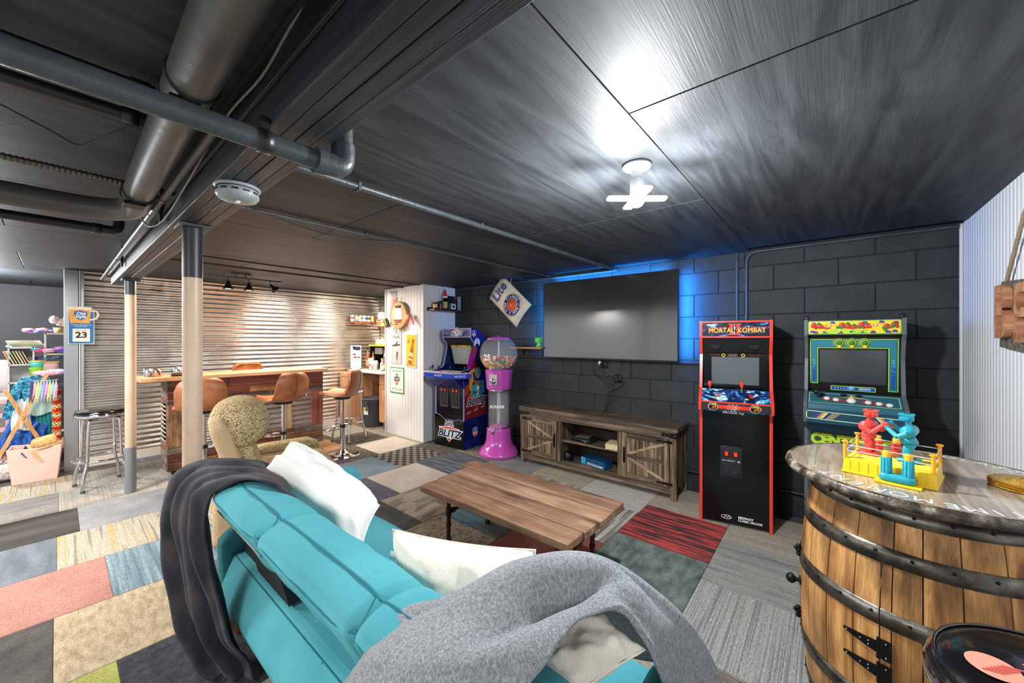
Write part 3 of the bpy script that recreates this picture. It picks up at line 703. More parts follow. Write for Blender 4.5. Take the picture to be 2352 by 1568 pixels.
# ================= recliner =================
TWEED = nmat('tan_tweed', [(.14, '#5a4a2e'), (.26, '#a8926a'), (.8, '#ccb78e')], (190, 190, 190), tex='vor', rough=.95, fine=.2, fscale=260, bump=1.0, spec=.1, rand=False)
TWEED2 = nmat('tan_woven_cloth', [(.3, '#b59a76'), (.7, '#cbb18e')], (60, 60, 200), rough=.95, fine=.1, fscale=300, bump=.5, spec=.1, rand=False)
rc = thing('recliner', 'tan tweed recliner armchair with an overstuffed headrest behind the sofa', 'armchair', (-3.25, 1.10, 0), math.radians(-14))
b = B(); b.rbox((0, .02, .20), (.62, .72, .36), .05, 8); b.obj('base', TWEED2, rc)
for x, y in ((-.25, -.28), (.25, -.28), (-.25, .32), (.25, .32)): B().cyl((x, y, 0), (x, y, .04), .025, n=14).obj('foot', MBLK, rc)
B().rbox((0, .09, .40), (.54, .54, .14), .06, 10, lambda p, q: (q.x, q.y, q.z + .02 * (1 - p[0] ** 2) * (p[2] > 0))).obj('seat_cushion', TWEED, rc)
def tilt(cx, cy, cz, a):
    return Matrix.Translation((cx, cy, cz)) @ Matrix.Rotation(a, 4, 'X')
b = B(); b.T = tilt(0, -.30, .62, .30); b.rbox((0, 0, 0), (.60, .12, .58), .05, 8); b.obj('back_shell', TWEED2, rc)
b = B(); b.T = tilt(0, -.22, .60, .30); b.rbox((0, 0, 0), (.50, .15, .34), .06, 8); b.obj('back_cushion', TWEED, rc)
b = B(); b.T = tilt(0, -.27, .82, .38)
b.rbox((0, 0, 0), (.60, .34, .34), .16, 12, lambda p, q: (q.x, q.y + .03 * cos(q.z * 8), q.z - .025 * (abs(p[0]) ** 3)))
h = b.obj('headrest', TWEED, rc)
P = []
for i in range(36):
    a = 2 * PI * i / 36; P.append(tilt(0, -.29, .86, .38) @ Vector((.298 * (1), .125 * cos(a), .125 * sin(a))))

for sx in (-1, 1):
    b = B()
    prof = [(-.40, .10), (.36, .10), (.38, .16), (.36, .40)] + arc(.28, .42, .085, 0, PI / 2, 6) + [(.10, .51), (-.10, .50), (-.38, .54)]
    b.prism(prof, .30 * sx, .43 * sx)
    b.obj('arm', TWEED2, rc, bevel=.045, seg=4)
    B().rbox((.365 * sx, .08, .505), (.17, .50, .07), .034, 8, lambda p, q: (q.x, q.y, q.z + .02 * q.y - .03 * (q.y > .3))).obj('arm_pad', TWEED, rc)
B().rbox((0, .40, .22), (.54, .12, .24), .05, 8).obj('footrest', TWEED, rc)
SH = nmat('shaggy_tan_fringe', [(.3, '#7d6136'), (.7, '#b3935c')], (60, 60, 20), rough=1, fine=.3, fscale=300, bump=1.0)
b = B()
def fr(u, v):
    a = u * 2 * PI; k = 1 + .12 * noise.noise(Vector((a * 5, v * 4, 0)))
    return ((.30 * k * cos(a)), .55 + .12 * k * sin(a), .02 + .10 * v)

# ================= coffee table =================
TW = wood('coffee_table_wood', '#6a4b38', '#85644e', '#a5866c', 'x', .55, .35, .35, .14, knots=True, blotch=(.28, (5, 14, 14)))
ct = thing('coffee_table', 'low rustic plank coffee table on iron pipe legs', 'coffee table', (-1.52, 1.85, 0))
yy = [(-.305, -.155, -.565, .575), (-.152, -.003, -.575, .585), (0, .150, -.585, .592), (.153, .31, -.655, .588)]
for i, (y0, y1, x0, x1) in enumerate(yy):
    B().box(x0, x1, y0 + .0015, y1 - .0015, .405, .447 + .0025 * (i % 2)).obj('plank', TW, ct, bevel=.005)
RUST = mat('rusty_pipe', '#4a3026', .5, .6, bump=.3, bscale=60, var=.35, vscale=14)
for x in (-.49, .40):
    for y in (-.12, .27):
        t_ = B().cyl((x, y, .0), (x, y, .40), .0135, n=14)
        t_.cyl((x, y, 0), (x, y, .035), .02, n=14).cyl((x, y, .20), (x, y, .26), .019, n=14).cyl((x, y, .13), (x, y, .15), .018, n=14)
        t_.obj('leg', RUST, ct)
        B().cyl((x, y, .395), (x, y, .405), .045, n=18).obj('flange', RUST, ct)
    B().cyl((x, -.12, .23), (x, .27, .23), .0115, n=12).cyl((x, .04, .23), (x, .11, .23), .02, n=12).cyl((x, -.10, .23), (x, -.07, .23), .019, n=12).cyl((x, .22, .23), (x, .25, .23), .019, n=12).obj('crossbar', RUST, ct)
B().cyl((-.49, .075, .23), (.40, .075, .23), .0115, n=12).obj('long_bar', RUST, ct)

# ================= TV stand =================
RW = wood('rustic_dark_wood_long', '#2a231d', '#5d4e3f', '#8f7b65', 'x', .65, 1.3, .5, .12, blotch=(.35, (6, 30, 30)))
RWz = wood('rustic_dark_wood_upright', '#231c17', '#66543f', '#b59a7b', 'z', .65, 1.3, .5, .22, blotch=(.4, (30, 30, 6)))
tv_s = thing('tv_stand', 'weathered dark wood media console with barn-style doors under the television', 'cabinet', (-1.88, 3.615, 0))
w2 = .868; D0 = -.165; D1 = .165
b = B().box(-w2 - .012, w2 + .012, D0 - .012, D1, .60, .64); b.obj('top', RW, tv_s, bevel=.003)
B().box(-w2 - .006, w2 + .006, D0 - .006, D0 + .02, .535, .60).obj('top_rail', RW, tv_s, bevel=.003)
for x0, x1 in ((-w2, -w2 + .055), (w2 - .055, w2)):
    B().box(x0, x1, D0, D0 + .035, 0, .535).obj('front_leg', RWz, tv_s, bevel=.003)
    B().box(x0, x1, D1 - .035, D1, 0, .60).obj('rear_leg', RWz, tv_s, bevel=.003)
for x in (-w2 + .01, w2 - .02): B().box(x, x + .012, D0 + .035, D1 - .035, .09, .60).obj('side_panel', RWz, tv_s)
B().box(-w2 + .02, w2 - .02, D1 - .02, D1 - .01, .09, .60).obj('back_panel', mat('dark_reddish_board', '#2a1711', .7), tv_s)
B().box(-w2 + .055, w2 - .055, D0 + .002, D0 + .028, .045, .105).obj('bottom_rail', RW, tv_s, bevel=.002)
B().box(-w2 + .02, w2 - .02, D0 + .02, D1 - .02, .095, .115).obj('bottom_shelf', RW, tv_s)
for x in (-.355, .335): B().box(x - .012, x + .035, D0 + .004, D1 - .02, .105, .535).obj('upright', RWz, tv_s, bevel=.002)
B().box(-.33, .33, D0 + .03, D1 - .02, .315, .335).obj('middle_shelf', RW, tv_s, bevel=.002)
def barn_door(x0, x1, hs):
    z0, z1 = .112, .532; f = D0 - .008; s = .048
    d = B().box(x0 + .01, x1 - .01, f + .010, f + .016, z0 + .01, z1 - .01).obj('door', RWz, tv_s)
    n = 6; ww = (x1 - x0 - 2 * s) / n
    for i in range(n): B().box(x0 + s + ww * i + .001, x0 + s + ww * (i + 1) - .001, f + .006, f + .0105, z0 + s, z1 - s).obj('slat', RWz, d, bevel=.001, seg=1)
    B().box(x0, x0 + s, f, f + .012, z0, z1).obj('stile', RWz, d, bevel=.0015); B().box(x1 - s, x1, f, f + .012, z0, z1).obj('stile', RWz, d, bevel=.0015)
    B().box(x0 + s, x1 - s, f, f + .012, z0, z0 + s).obj('rail', RW, d, bevel=.0015); B().box(x0 + s, x1 - s, f, f + .012, z1 - s, z1).obj('rail', RW, d, bevel=.0015)
    zm = (z0 + z1) / 2; B().box(x0 + s, x1 - s, f + .001, f + .011, zm - .017, zm + .017).obj('mid_rail', RW, d, bevel=.0015)
    xh = x0 + s if hs < 0 else x1 - s; xo = x1 - s if hs < 0 else x0 + s
    # K brace: two diagonals meeting at the handle side
    for zz in (z0 + s, z1 - s): B().beam((xo, f + .006, zz), (xh, f + .006, zm + (.012 if zz > zm else -.012)), .009, .026, (0, 0, 1)).obj('brace', wood('brace_wood', '#5d4b3a', '#927a60', '#b39a7c', 'x', .65, 1.3, .4, .1), d, bevel=.0015)
    hx = x0 + s / 2 if hs < 0 else x1 - s / 2
    B().tube([(hx, f, zm + .055), (hx, f - .018, zm + .045), (hx, f - .018, zm - .045), (hx, f, zm - .055)], .0045, 8).box(hx - .011, hx + .011, f - .002, f + .001, zm - .075, zm + .075).obj('handle', IRON, d)
    ho = x1 if hs < 0 else x0
    for zz in (z0 + .03, z1 - .02):
        sg = -1 if hs < 0 else 1
        P = [(ho - sg * .025, zz - .010), (ho + sg * .0, zz - .012), (ho + sg * .085, zz - .005), (ho + sg * .098, zz - .011), (ho + sg * .115, zz), (ho + sg * .098, zz + .011), (ho + sg * .085, zz + .005), (ho, zz + .012), (ho - sg * .025, zz + .010)]
        B().prism(P, f - .004, f - .0005, 'y').obj('strap_hinge', IRON, d)
barn_door(-w2 + .058, -.37, 1)
barn_door(.372, w2 - .058, -1)
for sx in (-1, 1):
    P = [(sx * (w2 + .008), .545), (sx * (w2 + .008), .595), (sx * (w2 - .05), .59), (sx * (w2 - .09), .583), (sx * (w2 - .115), .593), (sx * (w2 - .13), .573), (sx * (w2 - .115), .553), (sx * (w2 - .09), .563), (sx * (w2 - .05), .552)]
    B().prism(P, D0 - .011, D0 - .0065, 'y').obj('corner_bracket', IRON, tv_s)
    for k in range(3): B().ball((sx * (w2 - .01 - .045 * k), D0 - .012, .572), .005, 8).obj('bolt', STEEL, tv_s)
# things in the console
t = thing('cable_box', 'black cable box with a red light on the console shelf', 'set-top box', (-1.99, 3.58, .335), math.radians(-4))
B().box(-.12, .12, -.075, .075, .004, .036).obj('body', BLK, t, bevel=.006)
B().box(.06, .065, -.077, -.074, .012, .017).obj('red_light', mat('red_led', '#ff3020', .4, emit=3), t)
B().box(-.11, -.0, -.0765, -.075, .010, .03).obj('display', mat('dark_display', '#0a0c10', .1), t)
for k in range(5): B().cyl((.03 + .014 * k, -.074, .026), (.03 + .014 * k, -.078, .026), .004, n=8).obj('button', GREYP, t)
for s_ in (-.09, .09): B().box(s_ - .01, s_ + .01, -.05, .05, 0, .004).obj('foot', MBLK, t)
t = thing('dvd_case', 'dark dvd case lying on top of the cable box', 'dvd case', (-2.0, 3.60, .372), .1)
B().box(-.08, .08, -.055, .055, 0, .007).obj('lower_shell', mat('dark_case', '#2b2c26', .3), t, bevel=.002)
B().box(-.08, .08, -.055, .055, .008, .014).obj('cover_sheet', mat('dull_green_case', '#5a5d4c', .3), t, bevel=.002)
t = thing('paperback_book', 'thick pale paperback lying at the right end of the console shelf', 'book', (-1.63, 3.56, .335), .15)
B().box(-.07, .07, -.09, .09, .003, .052).obj('pages', mat('paper_edges', '#d8c7a0', .9, bump=.4, bscale=300), t)
B().box(-.072, .072, -.092, .092, 0, .003).box(-.072, .072, -.092, .092, .052, .055).box(.070, .073, -.092, .092, 0, .055).obj('cover', mat('tan_cover', '#c9b184', .7), t)
t = thing('round_camera', 'round black webcam-like device on the lower console shelf', 'camera', (-2.135, 3.52, .115))
B().ball((0, 0, .06), .052, 20).obj('body', mat('gloss_black', '#0d0f12', .12), t)
B().lathe([(.001, -.006), (.028, -.006), (.034, 0), (.034, .012)], (.012, -.05, .062), 20, 'y').obj('lens_ring', BLK, t)
B().lathe([(.001, -.004), (.012, -.002), (.014, .0)], (.012, -.056, .062), 16, 'y').obj('lens', mat('lens_glass', '#2c3440', .05), t)
B().lathe([(.001, 0), (.05, 0), (.042, .012), (.001, .02)], n=20).obj('base', BLK, t)
t = thing('board_box', 'blue and black cardboard box on the lower console shelf', 'box', (-1.83, 3.55, .115), math.radians(-12))
B().box(-.15, .15, -.06, .07, 0, .075).obj('carton', mat('deep_blue_carton', '#0d3f66', .4, var=.4, vscale=9), t, bevel=.002)
B().box(-.149, -.09, -.0608, -.06, .004, .071).obj('cyan_panel', mat('cyan_print', '#2f9fd0', .4, var=.3, vscale=30), t)
text('ARMSTRONG', .034, (.03, -.0612, .024), (PI / 2, PI, 0), WHITE, t, sx=1)

# ================= television =================
tv = thing('television', 'large black flat-screen television on the block wall', 'television', (-1.82, 3.70, 1.21), math.radians(1.6))
B().rbox((0, 0, .425), (1.50, .035, .87), .006, 4).obj('housing', BLK, tv)
B().box(-.742, .742, -.0195, -.0175, .005, .853).obj('screen', mat('tv_screen', '#0b0b0c', .16, spec=.9, ior=1.9, coat=.6), tv)
fr_ = B()
for a in ((-.75, .75, .852, .86), (-.75, .75, -.01, .004)): fr_.box(a[0], a[1], -.021, -.0175, a[2], a[3])
for a in ((-.75, -.743), (.743, .75)): fr_.box(a[0], a[1], -.021, -.0175, -.01, .86)
fr_.obj('bezel', mat('dark_bezel', '#26282b', .3, .5), tv)
B().box(-.3, .3, .018, .07, .25, .6).obj('wall_mount', MBLK, tv, bevel=.004)
LEDB = mat('blue_led', '#1060ff', .5, emit=6)
t = thing('led_strip', 'blue glowing LED strip along the back edge of the television', 'light strip', (-1.82, 3.74, 1.21), math.radians(1.6))
B().box(-.72, .72, 0, .004, .84, .85).obj('top_strip', LEDB, t)
B().box(.725, .735, 0, .004, .02, .84).obj('right_strip', LEDB, t)
B().box(-.735, -.725, 0, .004, .02, .84).obj('left_strip', LEDB, t)
lamp('led_glow', 'AREA', (-1.84, 3.715, 2.085), 8, (.02, .30, 1), 1.3, Vector((0, .7, .7)).to_track_quat('-Z', 'X').to_euler(), sizey=.02).rotation_euler = (math.radians(135), 0, 0)
lamp('led_glow', 'AREA', (-1.05, 3.70, 1.64), 12, (.01, .24, .95), .8, sizey=.02).rotation_euler = (math.radians(90), math.radians(90), math.radians(-50))
lamp('led_glow', 'AREA', (-2.59, 3.70, 1.64), 6, (.02, .30, 1), .8, sizey=.02).rotation_euler = (math.radians(90), math.radians(90), math.radians(50))
# sockets and cables under the television
t = thing('power_outlet', 'black outlet box with plugs hanging just below the television', 'outlet', (-1.86, 3.775, 1.14))
B().rbox((0, 0, 0), (.075, .02, .07), .006, 4).obj('plate', BLK, t)
B().box(-.03, .0, -.04, -.01, -.02, .02).obj('plug', MBLK, t, bevel=.004)
B().box(-.045, -.02, -.03, -.01, .0, .04).obj('white_plug', WHITE, t, bevel=.004)
t = thing('power_outlet', 'lower black double outlet with two plugs on the block wall', 'outlet', (-1.70, 3.775, 1.0))
B().rbox((0, 0, 0), (.075, .02, .085), .006, 4).obj('plate', BLK, t)
for z in (-.02, .02): B().box(-.015, .015, -.03, -.01, z - .012, z + .012).obj('plug', MBLK, t, bevel=.004)
def cab(name, lab, pts): wire(name, lab, pts, .0042, BP)
cab('power_cable', 'left black cable looping down from the television to the console', [(-2.0, 3.77, 1.17), (-1.99, 3.77, 1.08), (-1.90, 3.76, 1.0), (-1.80, 3.76, .93), (-1.79, 3.755, .84), (-1.82, 3.76, .74), (-1.84, 3.76, .645)])
cab('power_cable', 'middle black cable running from the upper outlet down to the console', [(-1.86, 3.75, 1.10), (-1.83, 3.76, 1.02), (-1.80, 3.755, .94), (-1.77, 3.75, .80), (-1.80, 3.75, .72), (-1.83, 3.755, .645)])
cab('power_cable', 'right black cable from the lower outlet bending left into the bundle', [(-1.67, 3.75, 1.0), (-1.62, 3.76, .96), (-1.70, 3.76, .90), (-1.78, 3.755, .85), (-1.79, 3.75, .74), (-1.82, 3.75, .65)])
cab('power_cable', 'short black cable between the television and the lower outlet', [(-1.66, 3.77, 1.18), (-1.67, 3.765, 1.1), (-1.70, 3.745, 1.02)])
for x, lb in ((-2.14, 'left'), (-1.56, 'right')):
    t = thing('pull_cord', 'short dark %s hanging cord with a tab below the television' % lb, 'cord', (x, 3.77, 1.19))
    B().cyl((0, 0, 0), (0, 0, -.14), .003, n=6).obj('cord', BP, t); B().box(-.006, .006, -.003, .003, -.19, -.14).obj('tab', BLK, t, bevel=.002)
# ================= arcade machines =================
GB = mat('gloss_black_panel', '#0b0d10', .16)
SCR = mat('arcade_screen', '#5c6468', .22, spec=.8)
SMOKE = mat('black_bezel', '#101215', .2)
def disc(b, x, y, z, r, d=-.001, n=20):
    """flat disc facing -y"""
    return b.lathe([(.0001, d), (r, d), (r, 0)], (x, y, z), n, 'y')
def poly(b, pts, y, t=.0008):
    return b.prism(pts, y, y - t, 'y')
def joystick(par, x, y, z, ball, shaft, h=.05, bat=True):
    j = B().cyl((x, y, z), (x, y, z + h), .0045, n=10).obj('joystick', shaft, par)
    B().lathe([(.001, 0), (.017, 0), (.017, .003), (.001, .003)], (x, y, z), 16).obj('joystick_washer', BLK, j)
    if bat: B().lathe([(.006, 0), (.009, .006), (.013, .022), (.0145, .034), (.011, .046), (.001, .05)], (x, y, z + h - .012), 16).obj('joystick_knob', ball, j)
    else: B().ball((x, y, z + h + .01), .0175, 16).obj('joystick_knob', ball, j)
def button(par, x, y, z, m, r=.013):
    o = B().lathe([(r * 1.2, 0), (r * 1.2, .004), (r * .95, .005), (r * .9, .0035), (r * .8, .008), (r * .001, .0085)], (x, y, z), 14).obj('button', m, par); return o
def coin_door(par, x, y, z, w, h, m=None, red=REDP):
    d = B().prism(rrect(w, h, .018, 4, x, z), y, y - .008, 'y').obj('coin_door', m or mat('coin_door_black', '#1c1f22', .35, bump=.1), par, bevel=.003)
    B().prism(rrect(w * .86, h * .88, .012, 4, x, z), y - .008, y - .011, 'y').obj('inner_plate', mat('coin_door_inner', '#23272a', .4), d, bevel=.0015)
    s = w * .26
    for k in (-1, 1):
        cx = x + k * w * .2
        B().box(cx - s / 2, cx + s / 2, y - .017, y - .011, z + h * .18, z + h * .18 + s * 1.05).obj('coin_slot', BLK, d, bevel=.002)
        B().box(cx - s * .28, cx + s * .28, y - .0195, y - .017, z + h * .205, z + h * .205 + s * .75).obj('reject_button', mat('lit_red_button', '#e8331f', .3, emit=.4), d)
        cz = z - h * .32
        B().box(cx - s / 2, cx + s / 2, y - .015, y - .011, cz - s / 2, cz + s / 2).obj('coin_return', BLK, d, bevel=.002)
        B().box(cx - s * .34, cx + s * .34, y - .0165, y - .015, cz - s * .34, cz + s * .34).obj('return_flap', mat('flap_grey', '#2c3033', .3), d)
    return d

# ---- red-trimmed machine ----
mk = thing('arcade_machine', 'black upright arcade machine with red edges between the console and the teal machine', 'arcade machine', (-.542, 3.282, 0), math.atan2(.08, .47))
RT = mat('red_molding', '#e2402c', .3)
RTd = RT
w = .236
side = [(0, 0), (0, .875), (-.115, .885), (-.12, .955), (-.015, 1.04), (.035, 1.30), (.0, 1.39), (-.012, 1.43), (-.012, 1.555), (.36, 1.555), (.42, 1.3), (.46, .9), (.46, 0)]
for sx in (-1, 1):
    s_ = B().prism(side, sx * (w - .016), sx * w).obj('side_panel', mat('navy_side_art', '#141c33', .3, var=.5, vscale=6), mk)
    b = B(); pts = side[:10]
    for p, q in zip(pts[:-1], pts[1:]): b.beam((sx * (w - .008), p[0] - .002, p[1]), (sx * (w - .008), q[0] - .002, q[1]), .020 if abs(p[0] - q[0]) < .2 else .02, .008, (0, 1, 0) if abs(p[1] - q[1]) > .03 else (0, 0, 1))
    b.obj('edge_molding', RT, s_)
B().box(-w + .016, w - .016, .004, .02, 0.02, .88).obj('front_panel', GB, mk)
B().box(-w + .016, w - .016, .44, .46, 0.02, 1.5).obj('back_panel', MBLK, mk)
# marquee
mq = B().box(-w + .016, w - .016, -.006, .02, 1.437, 1.545).obj('marquee', nmat('dark_blue_lightning', [(.42, '#0c0e1a'), (.54, '#14203f'), (.62, '#2e6fae'), (.7, '#7fc6e4')], (9, 9, 22), rough=.2, dist=1.6, bump=0, rand=False, detail=3), mk)
for z in (1.434, 1.55): B().box(-w + .01, w - .01, -.016, .0, z - .006, z + .006).obj('edge_molding', RT, mk)
B().box(-w + .01, w - .01, -.01, .36, 1.551, 1.559).obj('top_panel', MBLK, mk)
text('MORTAL', .058, (-.088, -.0085, 1.486), FRONT, REDP, mk, 'marquee_lettering', sx=.78, bold=.0015)
text('KOMBAT', .058, (.108, -.0085, 1.486), FRONT, REDP, mk, 'marquee_lettering', sx=.78, bold=.0015)
text('MORTAL', .050, (-.088, -.0095, 1.482), FRONT, YELP, mk, 'marquee_lettering', sx=.86)
text('KOMBAT', .050, (.108, -.0095, 1.482), FRONT, YELP, mk, 'marquee_lettering', sx=.86)
b = B()
for x in (-.022, .022): poly(b, [(x - .011, 1.452), (x + .011, 1.452), (x + .011, 1.532), (x - .011, 1.532)], -.0065)
for z in (1.450, 1.526): poly(b, [(-.045, z), (.045, z), (.040, z + .009), (-.040, z + .009)], -.0066)
b.obj('roman_two', REDP, mk)
b = B(); poly(b, [(-.006, 1.457), (.004, 1.457), (.001, 1.48), (.006, 1.505), (-.003, 1.53), (-.007, 1.505), (-.002, 1.482)], -.0068); b.obj('flame_mark', SKYP, mk)
text('MIDWAY', .016, (-.155, -.0085, 1.527), FRONT, WHITE, mk, shear=.3, bold=.0006)
# speaker panel
B().add([(-w + .016, .0, 1.432), (w - .016, .0, 1.432), (w - .016, .045, 1.315), (-w + .016, .045, 1.315)], [(0, 1, 2, 3)]).obj('speaker_panel', MBLK, mk, solid=.004)
for x in (-.125, .125):
    b = B(); b.T = Matrix.Translation((x, .020, 1.372)) @ Matrix.Rotation(-.35, 4, 'X'); b.lathe([(.001, 0), (.03, 0), (.034, -.006), (.036, 0)], n=22, axis='y'); b.obj('speaker', mat('speaker_mesh', '#202326', .5, bump=.6, bscale=400), mk)
# monitor: tilted plane from (y .045, z 1.31) to (y .0, z 1.045)
mT = Matrix.Translation((0, .042, 1.31)) @ Matrix.Rotation(math.atan2(.03, .265), 4, 'X')
def onT(T, o): o.matrix_local = T; return o
b = B().box(-w + .016, w - .016, .0, .01, -.275, .0); onT(mT, b.obj('monitor_bezel', SMOKE, mk))
onT(mT, B().box(-.157, .158, -.002, 0, -.243, -.03).obj('screen', SCR, mk))
for x, s in ((-.132, 'kombat'), (.132, 'kombat')):
    onT(mT @ Matrix.Translation((x, -.0015, -.016)) @ Matrix.Rotation(PI / 2, 4, 'X'), text('MORTAL KOMBAT', .0085, (0, 0, 0), FRONT, REDP, mk))
for x in (-.075, .055):
    b = B().lathe([(.008, 0), (.008, -.001), (.013, -.001), (.013, 0)], (x, -.001, -.016), 20, 'y'); onT(mT, b.obj('round_emblem', YELP, mk))
onT(mT, B().box(-.045, .018, -.002, 0, -.027, -.006).obj('instruction_card', mat('brown_card', '#5a4a3a', .5), mk))
# control deck
dk = B().prism([(-.118, .885), (-.12, .953), (-.015, 1.036), (.03, 1.036), (.03, .885)], -w + .014, w - .014).obj('control_deck', nmat('deck_blue_lightning', [(.4, '#101a3c'), (.52, '#1c3f7e'), (.6, '#49a3cf'), (.68, '#c5e9f2')], (14, 20, 14), rough=.25, dist=1.2, bump=0, rand=False, detail=3), mk)
B().box(-w + .016, w - .016, -.124, -.119, .89, .948).obj('deck_front', mat('dark_grey_front', '#25282b', .35), mk)
B().box(-w + .004, w - .004, -.128, -.118, .947, .957).obj('edge_molding', RT, mk)
def dz(y): return .955 + (y + .12) * .083 / .105
dT = Matrix.Rotation(math.atan2(.083, .105), 4, 'X')
def ondeck(x, y, fn):
    e = B(); return e
RB = mat('red_knob', '#e03a2a', .25); 
for x0 in (-.165, .045):
    y = -.04; joystick(mk, x0, y, dz(y), RB, STEEL, .045)
    for dx, yy_, m_ in ((.045, -.03, WHITE), (.055, -.058, REDP), (.062, -.075, REDP), (.03, -.09, YELP), (.092, -.052, WHITE), (.13, -.05, BLUEP), (.125, -.075, BLUEP)):
        button(mk, x0 + dx, yy_, dz(yy_) - .002, m_, .0115)
# front emblem strip
b = B(); poly(b, [(-.175, .905), (.165, .905), (.165, .932), (-.175, .932)], -.1245); b.obj('red_band', REDP, mk)
for x in (-.14, .125):
    e = disc(B(), x, -.125, .918, .028, -.0015, 28).obj('dragon_roundel', GB, mk)
    B().lathe([(.027, -.0012), (.0315, -.0018), (.0315, 0)], (x, -.125, .918), 28, 'y').obj('ring', mat('silver_ring', '#c9c5bd', .3), e)
    b = B(); P = [(x + .021 * cos(a) * (1 - .25 * t), .918 + .019 * sin(a)) for t, a in [(i / 14, 2.7 - i * .33) for i in range(15)]]
    b.tube([(p[0], -.1272, p[1]) for p in P], [.001 + .0042 * sin(PI * min(1, i / 10)) for i in range(15)], 6); b.obj('curl', YELP, e)
    b = B(); b.tube([(x - .002, -.1272, .926), (x + .009, -.1272, .917), (x - .004, -.1272, .908), (x - .014, -.1272, .9)], [.003, .0045, .0035, .001], 6); b.obj('curl', ORNP, e)
b = B()
for k in range(9):
    a = k * PI * 2 / 9 + .2; poly(b, [(-.01 + .012 * cos(a - .5), .918 + .012 * sin(a - .5)), (-.01 + .052 * cos(a), .918 + .036 * sin(a)), (-.01 + .012 * cos(a + .5), .918 + .012 * sin(a + .5))], -.1256)
b.obj('lightning_star', SKYP, mk)
text('MKII', .044, (-.01, -.1272, .918), FRONT, REDP, mk, sx=.9, bold=.002)
text('MKII', .038, (-.01, -.1282, .916), FRONT, ORNP, mk, sx=.98)
text('ARCADE 1up', .024, (-.01, -.1215, .880), FRONT, mat('silver_print', '#b9bcc0', .3, .6), mk, bold=.0006)
cd_ = coin_door(mk, -.024, .004, .485, .15, .235)
text('BALLY MIDWAY', .012, (-.042, -.0085, .495), FRONT, WHITE, mk, shear=.3)
B().lathe([(.001, -.0035), (.011, -.003), (.012, 0)], (.028, -.008, .49), 16, 'y').obj('lock', STEEL, mk)
text('MIDWAY', .024, (.022, .0025, .073), FRONT, WHITE, mk, align='LEFT', bold=.0008)
text('CLASSIC ARCADE', .021, (.022, .0025, .052), FRONT, WHITE, mk, align='LEFT', bold=.0006, sx=.92)
b = B(); b.tube([(-.055 + .034 * cos(a), .002, .062 + .014 * sin(a)) for a in [i * PI / 12 for i in range(24)]], .0016, 6, closed=True)
b.tube([(-.075, .002, .052), (-.06, .002, .07), (-.05, .002, .055), (-.04, .002, .072), (-.028, .002, .054)], .0022, 6); b.obj('maker_emblem', WHITE, mk)
B().box(w - .0, w + .02, .08, .1, .045, .052).obj('side_screw', MBLK, mk)

# ---- teal machine ----
cw = .252
ce = thing('arcade_machine', 'teal and blue upright arcade machine with a bright yellow-green marquee behind the barrel table', 'arcade machine', (.124, 3.40, 0))
DG = mat('dark_grey_molding', '#5a6066', .35); DGB = mat('charcoal_panel', '#3a4045', .45)
side2 = [(0.01, 0), (0.01, .80), (-.13, .86), (-.145, .955), (-.12, .985), (.02, 1.06), (.055, 1.28), (.015, 1.41), (-.01, 1.445), (-.01, 1.553), (.33, 1.553), (.37, 1.3), (.37, 0)]
for sx in (-1, 1):
    s_ = B().prism(side2, sx * (cw - .018), sx * cw).obj('side_panel', mat('dark_teal_side', '#1d3b45', .35), ce)
    b = B(); pts = side2[:10]
    for p, q in zip(pts[:-1], pts[1:]): b.beam((sx * (cw - .009), p[0] - .002, p[1]), (sx * (cw - .009), q[0] - .002, q[1]), .02, .007, (0, 1, 0) if abs(p[1] - q[1]) > .03 else (0, 0, 1))
    b.obj('edge_molding', DG, s_)
    B().rbox((sx * (cw - .012), .03, 1.565), (.03, .03, .03), .008, 4).obj('corner_knob', BLK, ce)
B().box(-cw + .018, cw - .018, -.004, .02, 1.449, 1.546).obj('marquee_frame', DG, ce)
tp = B().box(-cw + .018, cw - .018, .0, .33, 1.548, 1.556).obj('top_panel', MBLK, ce)
LIME = mat('lime_print', '#9ae03a', .4); PURP = mat('purple_print', '#5a2a9c', .4)
m_ = B().prism(rrect(.462, .088, .01, 4, 0, 1.4975), -.004, -.0065, 'y').obj('marquee', LIME, ce)
B().prism(rrect(.452, .078, .008, 4, 0, 1.4975), -.0065, -.0075, 'y').obj('marquee_field', YELP, m_)
b = B(); r2 = random.Random(3)
for x, z in [(-.2, 1.525), (-.19, 1.465), (-.1, 1.53), (-.14, 1.466), (-.06, 1.464), (.0, 1.47), (.05, 1.467), (.1, 1.465), (.14, 1.53), (.2, 1.47), (.205, 1.525), (-.23 + .02, 1.47), (.06, 1.528), (.17, 1.466)]:
    poly(b, [(x - .014, z - .007), (x + .016, z - .009), (x + .01, z + .008), (x - .006, z + .009)], -.0078)
b.obj('purple_patches', PURP, m_)
b = B()
for i, x in enumerate([-.2, -.165, -.13, -.05, -.02, .01, .045, .075, .165, .2]):
    b.lathe([(.0001, -.002), (.016, -.0012), (.018, 0)], (x, -.0078, 1.512 - .006 * (i % 3)), 12, 'y')
    b.lathe([(.0001, -.002), (.009, -.0012), (.01, 0)], (x + .012, -.0078, 1.495 + .004 * (i % 2)), 10, 'y')
b.obj('red_segments', REDP, m_)
b = B()
for i, x in enumerate([-.18, -.14, -.06, -.03, .0, .03, .06, .15, .18, .145, .19, -.08]):
    b.lathe([(.0001, -.0024), (.010, -.0015), (.011, 0)], (x + .008, -.0081, 1.522 - .012 * (i % 3) - (.03 if x > .1 and i % 2 else 0)), 10, 'y')
b.obj('green_segments', GRNP, m_)
